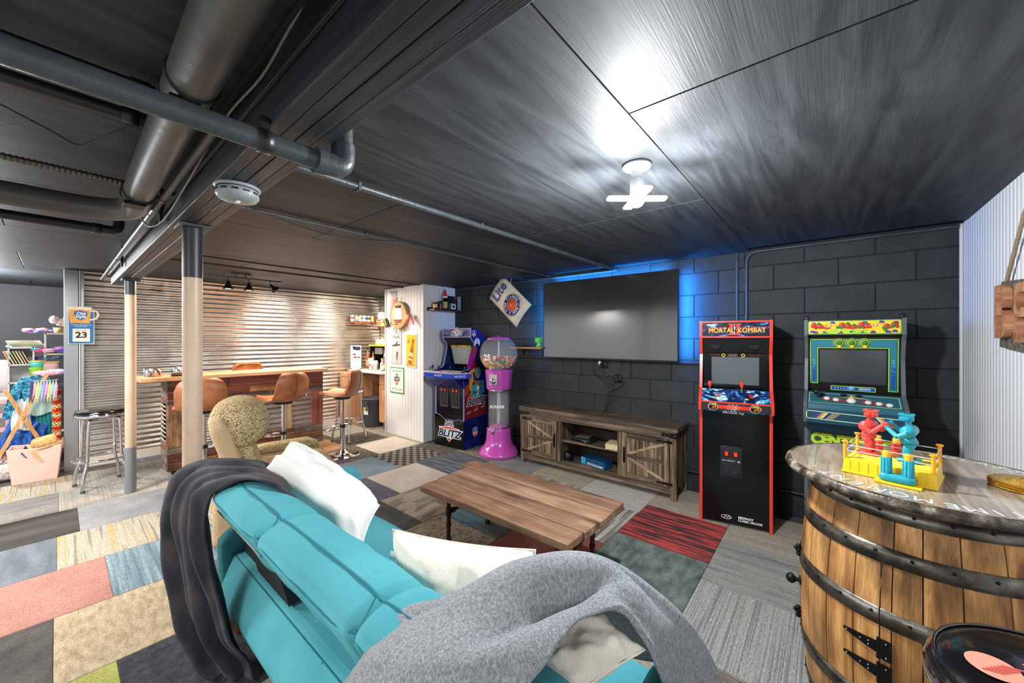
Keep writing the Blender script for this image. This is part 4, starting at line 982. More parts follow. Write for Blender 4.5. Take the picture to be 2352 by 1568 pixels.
for cx in (-.118, .112):
    b = B()
    for k in range(8):
        a = k * PI / 4 + .2; poly(b, [(cx + .006 * cos(a - 1.2), 1.51 + .006 * sin(a - 1.2)), (cx + .036 * cos(a), 1.51 + .022 * sin(a)), (cx + .006 * cos(a + 1.2), 1.51 + .006 * sin(a + 1.2))], -.0098)
    b.obj('starburst', YELP, m_); disc(B(), cx, -.0108, 1.51, .007, -.001, 12).obj('star_core', WHITE, m_)
text('CENTIPEDE', .034, (-.035, -.0102, 1.473), (PI / 2, 0, 0), LIME, m_, 'marquee_lettering', sx=1.25, bold=.0008, shear=.2)
cT = Matrix.Translation((0, .05, 1.43)) @ Matrix.Rotation(math.atan2(.03, .37), 4, 'X')
B().add([(-cw + .018, .0, 1.447), (cw - .018, .0, 1.447), (cw - .018, .05, 1.43), (-cw + .018, .05, 1.43)], [(0, 1, 2, 3)]).obj('soffit', MBLK, ce, solid=.003)
onT(cT, B().box(-cw + .018, cw - .018, 0, .01, -.385, 0).obj('monitor_bezel', mat('dark_brown_bezel', '#1a1618', .25), ce))
TEALP = mat('teal_print', '#1f7e93', .35); DBL2 = mat('deep_blue_print', '#1b4fa6', .35)
fr_ = [(-.222, .0), (-.222, -.315), (-.178, -.315), (-.178, -.062), (.178, -.062), (.178, -.345), (.225, -.345), (.225, 0)]
def fpoly(T, pts, y, m, name, par=ce, t=.0008): return onT(T, poly(B(), pts, y, t).obj(name, m, par))
def inset(P, d):
    out = []
    n = len(P)
    for i in range(n):
        a, p, c = Vector(P[i - 1]), Vector(P[i]), Vector(P[(i + 1) % n])
        e1 = (p - a).normalized(); e2 = (c - p).normalized(); n1 = Vector((-e1.y, e1.x)); n2 = Vector((-e2.y, e2.x))
        out.append(tuple(p + (n1 + n2) / (1 + n1.dot(n2)) * d))
    return out
g_ = [(x, z - .012) for x, z in fr_]
fpoly(cT, g_, -.0005, LIME, 'bezel_outline')
fpoly(cT, inset(g_, .0055), -.0016, mat('navy_print', '#14304f', .35), 'bezel_line')
fpoly(cT, inset(g_, .0085), -.0026, TEALP, 'bezel_art')
for x0, x1, zb in ((-.208, -.191, -.31), (.192, .211, -.34)): fpoly(cT, [(x0, -.19), (x0, zb), (x1, zb), (x1, -.19)], -.0036, DBL2, 'blue_column')
b = B()
for i in range(60):
    sx = rnd.choice((-1, 1)); x = sx * .2 + rnd.uniform(-.008, .008); z = -.13 - abs(rnd.gauss(0, .035)) - .02; s_ = rnd.uniform(.001, .0026)
    poly(b, [(x - s_, z - s_), (x + s_, z - s_), (x + s_, z + s_), (x - s_, z + s_)], -.0046)
onT(cT, b.obj('speckles', SKYP, ce))
for x in (-.065, 0, .065):
    for rr, m2, y_ in ((.033, LIME, -.0036), (.029, DBL2, -.0046), (.0245, YELP, -.0056), (.018, GRNP, -.0066)):
        onT(cT, B().lathe([(.0001, -.001), (rr, -.001), (rr, 0)], (x, y_, -.038), 18, 'y').obj('mushroom_cap', m2, ce))
    fpoly(cT, [(x - .008, -.072), (x + .008, -.072), (x + .010, -.052), (x - .010, -.052)], -.0070, YELP, 'mushroom_stem')
onT(cT, B().box(-.168, .168, -.002, 0, -.315, -.086).obj('screen', mat('dark_arcade_screen', '#3a4246', .15, spec=.8), ce))
for i, (m2, w_, y_) in enumerate(((LIME, .23, -.0008), (DBL2, .221, -.0018))): onT(cT, B().prism(rrect(w_, .032 - .008 * i, .006 - .002 * i, 3, .005, -.352), y_, y_ - .001, 'y').obj('instruction_strip', m2, ce))
onT(cT, B().lathe([(.0001, -.001), (.017, -.001), (.017, 0)], (.0, -.003, -.35), 16, 'y').obj('blue_mushroom', SKYP, ce))
b = B()
for k in range(5): poly(b, [(-.09 + .016 * k, -.351), (-.083 + .016 * k, -.347), (-.086 + .016 * k, -.356)], -.003)
for k in range(4): poly(b, [(.035, -.358 + .004 * k), (.095, -.358 + .004 * k), (.095, -.3565 + .004 * k), (.035, -.3565 + .004 * k)], -.003)
onT(cT, b.obj('instruction_print', WHITE, ce))
# deck
DT = mat('deck_teal', '#2c5f6e', .3); NV = mat('navy_teal', '#1d4257', .35)
B().prism([(-.135, .94), (-.115, .982), (.02, 1.052), (.04, 1.04), (.04, .86), (-.12, .86)], -cw + .018, cw - .018).obj('control_deck', DT, ce)
def dz2(y): return .982 + (y + .115) * .07 / .135
dkT = Matrix.Translation((0, -.115, .983)) @ Matrix.Rotation(math.atan2(.07, .135) - 0, 4, 'X')
def dkp(pts, h, m, name):
    b = B(); n = len(pts); b.add([(x, y, h) for x, y in pts], [tuple(range(n))]); return onT(dkT, b.obj(name, m, ce))
def outline(x0, x1, y0, y1, t): return [(x0, y0), (x1, y0), (x1, y1), (x0, y1), (x0, y0 + t), (x0 + t, y0 + t), (x0 + t, y1 - t), (x1 - t, y1 - t), (x1 - t, y0 + t), (x0, y0 + t)]
PALE = mat('pale_green_line', '#b8e0b4', .4)
b = B()
for x0, x1, y0, y1 in ((-.225, .222, .012, .016), (-.225, .222, .125, .129), (-.225, -.221, .012, .129), (.218, .222, .012, .129)): b.add([(x0, y0, .0015), (x1, y0, .0015), (x1, y1, .0015), (x0, y1, .0015)], [(0, 1, 2, 3)])
onT(dkT, b.obj('deck_line', PALE, ce))
for x, y in ((-.125, .07), (-.08, .062), (.075, .055), (.125, .05), (.172, .045), (-.006, .06)):
    if x not in (.172,): dkp([(x - .035, y - .012), (x + .035, y - .012), (x + .03, y + .008), (x - .03, y + .010)], .002, REDP, 'red_flash')
for k, (dx, m2) in enumerate(((-.01, ORNP), (.0, YELP), (.012, PALE))): dkp([(-.10 + dx, .075), (.0, .10 + .004 * k), (.11 + dx, .078), (.0, .095 + .004 * k)], .003, m2, 'spark')
WB = mat('white_button', '#dedbd6', .25)
for x, y in ((-.13, .07), (-.083, .062), (.075, .055), (.125, .05), (.172, .042)):
    onT(dkT, B().lathe([(.0165, .001), (.0165, .006), (.012, .011), (.0001, .012)], (x, y, 0), 16).obj('button', WB, ce))
onT(dkT, B().lathe([(.024, .001), (.0235, .005), (.018, .014), (.008, .02), (.0001, .021)], (-.006, .06, 0), 20).obj('trackball', WB, ce))
dkp([(-.014, .09), (.004, .09), (-.001, .118), (-.008, .118)], .0045, YELP, 'yellow_wedge')
j = onT(dkT, B().cyl((-.185, .075, 0), (-.185, .06, .05), .005, n=10).obj('joystick', STEEL, ce))
B().ball((-.185, .058, .058), .0185, 16).obj('joystick_knob', BLK, j)
for x, y in ((-.155, .10), (-.045, .112), (.03, .11)): onT(dkT, B().rbox((x, y, .012), (.03, .012, .02), .005, 4).obj('toggle', BLK, ce))
B().box(-cw + .016, cw - .016, -.146, -.138, .858, .955).obj('deck_front', NV, ce, bevel=.003)
b = B()
poly(b, [(-.238, .885), (.238, .878), (.238, .883), (-.238, .890)], -.1462); poly(b, [(-.238, .935), (.238, .928), (.238, .933), (-.238, .940)], -.1462)
poly(b, [(-.238, .885), (-.233, .885), (-.233, .94), (-.238, .94)], -.1462); poly(b, [(.233, .88), (.238, .88), (.238, .932), (.233, .932)], -.1462)
b.obj('stripe_border', PALE, ce)
for x0 in (-.205, .13):
    for k, m2 in enumerate((PURP, BLUEP, ORNP, YELP, WHITE)):
        x = x0 + .011 * k if x0 < 0 else x0 + .048 - .011 * k; s_ = .03 if x0 < 0 else -.03
        poly(B(), [(x, .892), (x + .008, .892), (x + .008 + s_, .93), (x + s_, .93)], -.1462).obj('slanted_stripe', m2, ce)
for k in range(4): poly(B(), [(-.135 + .010 * k, .892), (-.131 + .010 * k, .892), (-.095 + .010 * k, .93), (-.099 + .010 * k, .93)], -.1462).obj('slanted_stripe', mat('peach_print', '#e8b08a', .4), ce)
B().prism([(-.13, .858), (-.06, .79), (.012, .79), (.012, .858)], -cw + .018, cw - .018).obj('under_deck', NV, ce)
B().box(-cw + .018, cw - .018, .004, .02, .03, .80).obj('front_panel', DGB, ce)
B().box(-cw + .018, cw - .018, .36, .37, 0, 1.5).obj('back_panel', MBLK, ce)
text('CENTIPEDE', .098, (-.215, .0015, .722), (PI / 2, 0, 0), GRNP, ce, 'front_lettering', align='LEFT', sx=.80, bold=.009)
text('CENTIPEDE', .098, (-.215, -.0005, .722), (PI / 2, 0, 0), YELP, ce, 'front_lettering', align='LEFT', sx=.80, bold=.0055)
text('CENTIPEDE', .098, (-.215, -.0022, .722), (PI / 2, 0, 0), LIME, ce, 'front_lettering', align='LEFT', sx=.80, bold=.001)
coin_door(ce, 0, .004, .36, .16, .24)

# ---- blue football machine ----
bz = thing('arcade_machine', 'blue and black four-player football arcade machine in the corner by the white column', 'arcade machine', (-3.82, 3.30, 0), math.radians(4))
bw = .262
NAVY = mat('royal_blue_side', '#16236b', .25, var=.35, vscale=5); LAV = mat('lavender_molding', '#7f86c9', .3)
# riser
rs = B().box(-bw - .004, bw + .004, -.004, .015, 0, .36).obj('riser_front', GB, bz)
b = B(); poly(b, [(-bw - .004, .358), (-bw + .04, .372), (-bw + .10, .385), (-bw + .115, .40), (-bw - .004, .42)][::-1], .012, .016)
poly(b, [(-bw - .004, .355), (bw + .004, .355), (bw + .004, .372), (bw - .11, .378), (bw - .13, .362), (-bw + .17, .362), (-bw + .14, .385), (-bw + .06, .412), (-bw - .004, .42)], .012, .016); b.obj('riser_lip', GB, bz)
B().tube([(-bw - .004, -.005, .42), (-bw + .06, -.005, .412), (-bw + .14, -.005, .385), (-bw + .17, -.005, .362), (bw - .13, -.005, .362), (bw - .11, -.005, .378), (bw + .004, -.005, .372)], .003, 6).obj('riser_trim', LAV, bz)
side3 = [(.005, .37), (.005, .80), (-.02, .90), (-.06, .97), (-.06, 1.0), (.11, 1.03), (.145, 1.06), (.205, 1.30), (.205, 1.36), (.135, 1.43), (.135, 1.565), (.24, 1.555), (.40, 1.48), (.45, 1.3), (.45, .37)]
for sx in (-1, 1):
    s_ = B().prism(side3, sx * (bw - .016), sx * bw).obj('side_panel', NAVY, bz)
    b = B(); pts = side3[:11]
    for p, q in zip(pts[:-1], pts[1:]): b.beam((sx * (bw - .008), p[0] - .002, p[1]), (sx * (bw - .008), q[0] - .002, q[1]), .018, .006, (0, 1, 0) if abs(p[1] - q[1]) > .03 else (0, 0, 1))
    b.obj('edge_molding', LAV, s_)
    B().box(sx * (bw - .012) - .004 * 0, sx * (bw + .004), -.004, .45, 0, .37).obj('riser_side', NAVY, bz)
B().box(-bw + .016, bw - .016, .01, .022, .36, .92).obj('front_panel', GB, bz)
B().box(-bw + .016, bw - .016, .43, .45, 0, 1.4).obj('back_panel', MBLK, bz)
B().prism([(.135, 1.56), (.24, 1.55), (.40, 1.475), (.40, 1.465), (.24, 1.54), (.135, 1.55)], -bw + .016, bw - .016).obj('top_panel', MBLK, bz)
mq = B().box(-bw + .016, bw - .016, .133, .145, 1.447, 1.553).obj('marquee', nmat('marquee_football_blur', [(.4, '#1c2138'), (.5, '#2d5b93'), (.57, '#8a2f3a'), (.64, '#2f8a99')], (10, 10, 18), rough=.2, dist=1, bump=0, rand=False), bz)
for z in (1.445, 1.556): B().box(-bw + .012, bw - .012, .125, .139, z - .006, z + .006).obj('edge_molding', LAV, bz)
def blitz_logo(par, T, s, thick=1):
    """blue italic word over a winged red-and-silver badge"""
    def pl(pts, y, m, nm): o = poly(B(), [(x * s, z * s) for x, z in pts], y).obj(nm, m, par); o.matrix_local = T @ o.matrix_local; return o
    pl([(-.5, .17), (0, .23), (.5, .17), (.30, -.02), (.12, -.18), (0, -.30), (-.12, -.18), (-.30, -.02)], 0, mat('silver_badge', '#c9cdd6', .35), 'badge')
    pl([(-.44, .15), (0, .20), (.44, .15), (.38, .10), (0, .14), (-.38, .10)], -.0012, REDP, 'red_wing')
    pl([(0, -.27), (.08, -.18), (-.08, -.18)], -.0012, REDP, 'badge_tip')
    for st, sz, z, m, bo, y in (('NFL', .20, .31, WHITE, .02, -.0012), ('NFL', .20, .31, mat('navy_letter', '#16264f', .4), .004, -.0025), ('BLITZ', .34, -.02, WHITE, .03, -.0022), ('BLITZ', .34, -.02, mat('navy_letter', '#16264f', .4), .01, -.0036)):
        o = text(st, sz * s, (0, 0, 0), (0, 0, 0), m, par, 'logo_lettering', bold=bo * s, shear=.25, sx=1.15); o.matrix_local = T @ Matrix.Translation((0, y, z * s)) @ Matrix.Rotation(PI / 2, 4, 'X') @ Matrix.Diagonal((1.15, 1, 1, 1))
blitz_logo(bz, Matrix.Translation((0, .131, 1.495)), .19)
def shield(par, T, s):
    def pl(pts, y, m, nm): o = poly(B(), [(x * s, z * s) for x, z in pts], y).obj(nm, m, par); o.matrix_local = T; return o
    sh = [(-.4, .42), (-.2, .46), (0, .56), (.2, .46), (.4, .42), (.42, .0), (.36, -.34), (.15, -.46), (0, -.56), (-.15, -.46), (-.36, -.34), (-.42, .0)]
    pl([(x * 1.1, z * 1.08) for x, z in sh], 0, WHITE, 'shield_rim'); pl(sh, -.001, REDP, 'shield_field'); pl([p for p in sh[:5]] + [(.42, .08), (-.42, .08)], -.002, BLUEP, 'shield_top')
    o = text('NFL', .44 * s, (0, 0, 0), (0, 0, 0), WHITE, par, 'shield_lettering', bold=.015 * s); o.matrix_local = T @ Matrix.Translation((0, -.002, -.16 * s)) @ Matrix.Rotation(PI / 2, 4, 'X') @ Matrix.Diagonal((.9, 1.2, 1, 1))
    o = B().lathe([(.0001, -.001), (.09 * s, -.001), (.13 * s, 0)], (0, -.003, .27 * s), 10, 'y').obj('shield_ball', WHITE, par); o.matrix_local = T
SR = Matrix.Translation((bw + .001, 0, 0)) @ Matrix.Rotation(PI / 2, 4, 'Z')   # local x -> +y, facing +x
shield(bz, SR @ Matrix.Translation((.19, 0, 1.49)), .085)
shield(bz, SR @ Matrix.Translation((.21, -.0035, .20)), .11)
blitz_logo(bz, SR @ Matrix.Translation((.23, 0, .60)), .36)
# side art: football, helmets and jerseys as plain flat shapes
def sart(pts, d, m, nm): o = poly(B(), pts, -.0005 - .0008 * d).obj(nm, m, bz); o.matrix_local = SR; return o
def ell(cx, cz, a, c, rot=0, n=18): return [(cx + a * cos(t) * cos(rot) - c * sin(t) * sin(rot), cz + a * cos(t) * sin(rot) + c * sin(t) * cos(rot)) for t in [2 * PI * i / n for i in range(n)]]
MAR = mat('maroon_print', '#7c1c26', .4); SKIN = mat('tan_print', '#a06a48', .4); AQUA = mat('aqua_print', '#3fa8b4', .4); NAV = mat('navy_letter', '#16264f', .4); GOLD = mat('gold_print', '#d8a22c', .4); FB = mat('football_print', '#a8432a', .4); MAG = mat('magenta_print', '#a8269c', .4)
sart([(.01, .38), (.44, .40), (.44, .62), (.22, .66), (.01, .80)], 0, MAR, 'art_field')
sart([(.05, 1.05), (.12, 1.26), (.22, 1.36), (.28, 1.22), (.18, 1.02)], 0, MAG, 'art_flare')
sart([(.16, .98), (.44, .95), (.44, 1.35), (.30, 1.38), (.22, 1.2)], 0, mat('dark_art', '#161a2a', .4), 'art_shadow')
sart(ell(.25, 1.37, .055, .062), 1, WHITE, 'art_helmet'); sart([(.215, 1.31), (.285, 1.31), (.28, 1.355), (.22, 1.355)], 2, NAV, 'art_face'); sart([(.243, 1.36), (.257, 1.36), (.257, 1.43), (.243, 1.43)], 2, REDP, 'art_stripe')
sart(ell(.17, 1.27, .058, .040, .5), 2, FB, 'art_football')
sart([(.12, 1.05), (.2, 1.16), (.24, 1.1), (.22, 1.0), (.12, .99)], 2, MAR, 'art_jersey'); sart([(.10, 1.0), (.2, 1.04), (.2, .99), (.11, .97)], 3, GOLD, 'art_trim')
sart([(.10, .95), (.16, 1.0), (.18, .9), (.13, .72), (.09, .78)], 1, GOLD, 'art_sleeve')
sart(ell(.05, .76, .075, .04, 1.2), 2, FB, 'art_football')
sart([(.10, .66), (.16, .80), (.24, .86), (.38, .87), (.40, .70), (.30, .65)], 1, AQUA, 'art_jersey'); sart([(.23, .68), (.27, .68), (.29, .82), (.25, .84)], 2, WHITE, 'art_number')
sart([(.06, .67), (.12, .72), (.16, .68), (.10, .63)], 3, SKIN, 'art_arm'); sart([(.17, .86), (.26, .80), (.32, .78), (.34, .82), (.26, .86), (.18, .89)], 3, SKIN, 'art_arm')
sart(ell(.26, .97, .06, .075), 3, AQUA, 'art_helmet'); sart(ell(.25, .945, .035, .042), 4, SKIN, 'art_face'); sart([(.25, .98), (.262, .98), (.268, 1.045), (.252, 1.045)], 4, ORNP, 'art_stripe')
for x, z, st in ((.09, .455, 'Cmfitz'), (.22, .475, 'VBlp'), (.37, .5, 'Jrly')):
    o = B().tube([(x - .04 + .008 * i, -.003, z + .014 * sin(i * 2.1) + .002 * i) for i in range(11)], .0016, 5).obj('signature', WHITE, bz); o.matrix_local = SR
# speaker soffit, screen
B().add([(-bw + .016, .135, 1.445), (bw - .016, .135, 1.445), (bw - .016, .215, 1.345), (-bw + .016, .215, 1.345)], [(0, 1, 2, 3)]).obj('speaker_panel', MBLK, bz, solid=.004)
zT = Matrix.Translation((0, .213, 1.35)) @ Matrix.Rotation(math.atan2(.075, .29), 4, 'X')
onT(zT, B().box(-bw + .016, bw - .016, 0, .01, -.32, 0).obj('monitor_bezel', SMOKE, bz))
onT(zT, B().box(-.185, .185, -.002, 0, -.285, -.05).obj('screen', mat('pale_screen', '#8d9296', .3, spec=.6), bz))
onT(zT, B().box(-.185, .185, -.003, 0, -.048, -.018).obj('bezel_strip', nmat('green_yellow_strip', [(.4, '#1f5c3a'), (.55, '#c9b33a'), (.65, '#a83a2c')], (22, 5, 22), rough=.3, bump=0, rand=False), bz))
# wide deck
dp = [(-.27, -.20), (.27, -.20), (.40, -.10), (.42, -.03), (.26, .15), (-.26, .15), (-.42, -.03), (-.40, -.10)]
dp = [(x * .98, y) for x, y in dp]
B().prism([(x, y + 0) for x, y in dp], .985, .99, 'z').obj('deck_top', mat('pale_deck_print', '#c2bfc4', .4, var=.2, vscale=20), bz, bevel=.001)
B().prism(dp, .925, .985, 'z').obj('deck_box', mat('blue_deck_side', '#2444b0', .3, var=.4, vscale=14), bz, bevel=.003)
B().prism([(-.19, .925), (.0, .78), (.02, .78), (.02, .925)], -bw, bw).obj('deck_support', NAVY, bz)
text('NFL BLITZ', .03, (-.0, -.2025, .955), FRONT, WHITE, bz, shear=.3)
text('NFL BLITZ', .03, (.334, -.155, .955), (PI / 2, 0, math.radians(37.6)), WHITE, bz, shear=.3)
for i, x in enumerate((-.32, -.14, .08, .28)):
    y = -.0 if i in (0, 3) else -.06
    joystick(bz, x, y, .99, BLK, BLK, .04)
    for k, m2 in enumerate((WHITE, BLUEP, REDP)): button(bz, x + .045 + .022 * k, y - .03 - .012 * k, .99, m2, .010)
for x in (-.105, .105): coin_door(bz, x, .01, .67, .15, .30, mat('coin_door_grey', '#4a4b4c', .4))
B().box(-bw + .018, bw - .018, .004, .010, .80, .86).obj('grey_rail', mat('coin_door_grey', '#4a4b4c', .4), bz)
blitz_logo(bz, Matrix.Translation((.0, -.005, .185)), .40)

# ================= gumball machine =================
gm = thing('gumball_machine', 'tall pink gumball machine with a clear globe and spiral tube', 'gumball machine', (-3.13, 3.50, 0))
PK = mat('pink_plastic', '#c452b4', .22, coat=.5); CLR = mat('clear_plastic', '#f2f4f6', .04, alpha=.08, spec=1)
B().lathe([(.001, 0), (.245, 0), (.25, .02), (.24, .05), (.225, .06), (.222, .075), (.20, .095), (.175, .12), (.155, .19), (.148, .31), (.143, .33), (.001, .335)], n=48).obj('base', PK, gm)
B().lathe([(.135, .33), (.14, .335), (.14, .345), (.132, .348)], n=40).obj('chrome_ring', CHROME, gm)
B().lathe([(.001, .345), (.12, .345), (.10, .36), (.03, .375), (.001, .376)], n=32).obj('catch_dish', PK, gm)
B().lathe([(.128, .345), (.128, .785)], n=40).obj('clear_tube', CLR, gm, solid=.0025)
cpole = B().cyl((0, 0, .35), (0, 0, .79), .022, n=20).obj('centre_pole', mat('frosted_clear', '#d9d9dd', .2, alpha=.6), gm)
b = B()
for a0 in (0, PI):
    b.grid(lambda u, v: ((.03 + .09 * v) * cos(a0 + u * 2 * PI * 4.5), (.03 + .09 * v) * sin(a0 + u * 2 * PI * 4.5), .37 + .40 * u + .012 * v), 120, 2)
b.obj('spiral_ramp', mat('clear_ramp', '#e8e8ee', .05, alpha=.2, spec=1), gm)
B().lathe([(.132, .785), (.135, .79), (.135, .80), (.132, .803)], n=40).obj('chrome_ring', CHROME, gm)
b = B(); b.lathe([(.001, .80), (.148, .80), (.152, .81), (.172, 1.035), (.176, 1.045), (.001, 1.05)], n=10, smooth=False); b.obj('dispenser_body', PK, gm, bevel=.012, seg=3)
B().lathe([(.12, 1.045), (.142, 1.05), (.142, 1.062), (.12, 1.066)], n=40).obj('chrome_ring', CHROME, gm)
R_ = .235; zc = 1.235
zlo, zhi = math.asin((1.064 - zc) / R_), math.asin((1.418 - zc) / R_)
B().lathe([(R_ * cos(a), zc + R_ * sin(a)) for a in [zlo + (zhi - zlo) * i / 28 for i in range(29)]], n=56).obj('globe', CLR, gm, solid=.003)
B().lathe([(.148, 1.412), (.150, 1.420), (.12, 1.438), (.05, 1.450), (.014, 1.452), (.012, 1.462), (.001, 1.466)], n=40).obj('lid', PK, gm)
B().cyl((0, 0, 1.05), (0, 0, 1.43), .010, n=14).obj('globe_rod', mat('white_rod', '#c9c9c9', .3), gm)
fa = math.radians(-75)   # the face of the machine turned a little to the left
def face(a, r, z): return Matrix.Rotation(a, 4, 'Z') @ Matrix.Translation((r, 0, z)) @ Matrix.Rotation(PI / 2, 4, 'Z')
pl = B().box(-.052, .052, -.008, .02, -.06, .07).obj('coin_plate', mat('cast_metal', '#b6b6b4', .35, .6, bump=.3, bscale=90), gm, bevel=.003); pl.matrix_local = face(math.radians(-72), .162, .925)
k_ = B().lathe([(.001, -.02), (.03, -.018), (.034, -.008), (.034, 0)], n=20, axis='y').box(-.006, .006, -.032, -.018, -.03, .03).obj('coin_handle', STEEL, gm); k_.matrix_local = face(math.radians(-72), .170, .91)
d_ = B().rbox((0, -.005, 0), (.045, .03, .055), .008, 5).obj('gum_door', STEEL, gm); d_.matrix_local = face(math.radians(-76), .143, .30)
for st, sz, a, z in (('25', .10, -84, 1.195), ('c', .07, -60, 1.205)):
    r_ = R_ * cos(math.asin((z - zc) / R_)) + .004
    o = text(st, sz, (0, 0, 0), (0, 0, 0), WHITE, gm, 'price_lettering', bold=.003); o.matrix_local = face(math.radians(a), r_, z) @ Matrix.Rotation(PI / 2, 4, 'X')
o = text('RUNNER', .045, (0, 0, 0), (0, 0, 0), WHITE, gm, 'tube_lettering', bold=.002, shear=.2); o.matrix_local = face(math.radians(-58), .133, .60) @ Matrix.Rotation(PI / 2 + 0, 4, 'X')
# gumballs
GC = [('red', '#d8281e'), ('orange', '#ee7a3a'), ('yellow', '#f2cc20'), ('green', '#1f9a3c'), ('white', '#efe6da'), ('blue', '#2447a8'), ('pink', '#f08a7a')]
GM_ = {n: mat('gum_' + n, c, .2) for n, c in GC}
gr = .0128; proto = {}
for n, c in GC:
    o = B().ball((0, 0, 0), gr, 8).obj('gumball', GM_[n]); proto[n] = o; o['first'] = 1
pts = []; rr = random.Random(11)
ztop = 1.185
zz = 1.082; row = 0
while zz < ztop + .012:
    rad = math.sqrt(max(0, (R_ - .004 - gr) ** 2 - (zz - zc) ** 2)); da = 2 * gr * 1.02 / rad; a = math.radians(-185) + (row % 2) * da / 2
    while a < math.radians(15):
        pts.append((rad * cos(a), rad * sin(a), zz + rr.uniform(-.002, .002))); a += da
    zz += gr * 1.78; row += 1
for gx in range(-9, 10):
    for gy in range(-9, 10):
        x = gx * gr * 2.05; y = gy * gr * 2.05
        if math.hypot(x, y) < R_ - .05 and y < .09 and math.hypot(x, y) > .025 and len(pts) < 296: pts.append((x + rr.uniform(-.002, .002), y + rr.uniform(-.002, .002), ztop + .006 + rr.uniform(-.004, .006)))
for p in pts:
    n = rr.choices([c[0] for c in GC], [3, 3, 3, 2.2, 2, .9, 2])[0]; o = proto[n]
    if not o.get('first'): o = o.copy(); COL.objects.link(o)
    elif 'first' in o: del o['first']
    o.location = (-3.13 + p[0], 3.50 + p[1], p[2])
    tag(o, '%s gumball in the clear globe of the gumball machine' % n, 'gumball', '%s gumballs in the globe' % n)
b = B()
for k in range(260):
    a = rr.uniform(0, 2 * PI); r_ = rr.uniform(.03, .175); z = rr.uniform(1.095, 1.165)
    if r_ > math.sqrt(max(0, (R_ - .035) ** 2 - (z - zc) ** 2)): continue
    b.m = rr.randrange(len(GC)); b.ball((r_ * cos(a), r_ * sin(a), z), gr, 6)
gf = b.obj('gumball_fill', [GM_[n] for n, c in GC]); gf.location = (-3.13, 3.50, 0); tag(gf, 'deep layers of mixed gumballs inside the globe', 'gumballs', None, 'stuff')
# ---- lite sign, wall shelf ----
ls = thing('hanging_sign', 'tilted white and blue round-logo beer sign hanging on a string over the gumball machine', 'sign', (-3.035, 3.60, 1.885))
sT = Matrix.Rotation(math.radians(-41), 4, 'Y')
# sign axis: long side runs down to the right; sheet bulges like a can
def can(u, v):
    x = -.295 + .59 * u; z = -.175 + .35 * v; bul = .025 * (1 - (2 * v - 1) ** 2)
    return (x, -bul, z)
CREAM = mat('cream_tin', '#d9d2be', .4, var=.06, vscale=12)
b = B(); b.T = Matrix.Rotation(math.radians(41), 4, 'Y'); b.grid(can, 6, 14); b.obj('tin_sheet', CREAM, ls, solid=.004)
def onS(o, x, z, y=-.028): o.matrix_local = Matrix.Rotation(math.radians(41), 4, 'Y') @ Matrix.Translation((x, y, z)) @ o.matrix_basis; return o
LB = mat('navy_sign_letter', '#1c3f86', .4)
o = text('Lite', .17, (0, 0, 0), (0, 0, 0), LB, ls, 'sign_lettering', bold=.004); o.matrix_local = Matrix.Rotation(math.radians(41), 4, 'Y') @ Matrix.Translation((-.195, -.030, .0)) @ Matrix.Rotation(-PI / 2, 4, 'Y') @ Matrix.Rotation(PI / 2, 4, 'X') @ Matrix.Diagonal((1.0, 1.1, 1, 1))
for r0, m2, y in ((.142, GOLD, -.0255), (.134, WHITE, -.027), (.129, LB, -.0285), (.082, WHITE, -.030), (.078, mat('orange_red_disc', '#d95b3c', .4, var=.2, vscale=20), -.0315)):
    b = B(); b.lathe([(.0001, 0), (r0, 0), (r0, .006)], n=40, axis='y'); onS(b.obj('roundel', m2, ls), .075, 0, y)
for st, a0, sp in (('A FINE PILSNER', 205, -17), ('BEER', -38, 15)):
    for i, chh in enumerate(st):
        a = math.radians(a0 + sp * i) if st != 'BEER' else math.radians(-112 + 15 * i - 10)
        o = text(chh, .036, (0, 0, 0), (0, 0, 0), WHITE, ls, 'ring_letter', bold=.001)
        rot = a - PI / 2 if st != 'BEER' else a + PI / 2
        # the word ring reads with the sign's long side upright
        o.matrix_local = Matrix.Rotation(math.radians(41), 4, 'Y') @ Matrix.Translation((.075, -.0325, 0)) @ Matrix.Rotation(-PI / 2, 4, 'Y') @ Matrix.Translation((.104 * cos(a), 0, .104 * sin(a))) @ Matrix.Rotation(-rot, 4, 'Y') @ Matrix.Rotation(PI / 2, 4, 'X')
STR = mat('white_string', '#cfcac0', .8)
B().tube([(.02, .0, .29), (.01, -.0, .20), (-.04, 0, .14)], .0025, 6).tube([(.01, 0, .20), (.07, 0, .10), (.10, 0, .05)], .0025, 6).obj('string', STR, ls)
ws = thing('wall_shelf', 'short wooden shelf on the block wall just left of the television', 'shelf', (-2.81, 3.70, 1.30))
B().box(-.24, .24, -.09, .085, 0, .022).obj('board', wood('shelf_wood', '#6b4026', '#99643e', '#bd8a5c', 'x', .5), ws, bevel=.002)
for x in (-.15, .15): B().box(x - .006, x + .006, .075, .085, -.09, 0).box(x - .006, x + .006, -.04, .085, -.006, 0).obj('bracket', IRON, ws)
t = thing('black_tray', 'flat black device lying on the short wooden shelf left of the television', 'tray', (-2.92, 3.69, 1.322))
B().rbox((0, 0, .008), (.17, .12, .016), .007, 5).obj('body', BLK, t); B().lathe([(.001, .016), (.03, .016), (.03, .022), (.001, .022)], (.1, 0, 0), 16).obj('dial', BLK, t)
t = thing('green_figure', 'small plain green blocky figurine on the shelf by the television', 'figurine', (-2.635, 3.66, 1.322))
GF = mat('lime_plastic', '#54c93c', .5); GF2 = mat('mint_plastic', '#6fdc8a', .5)
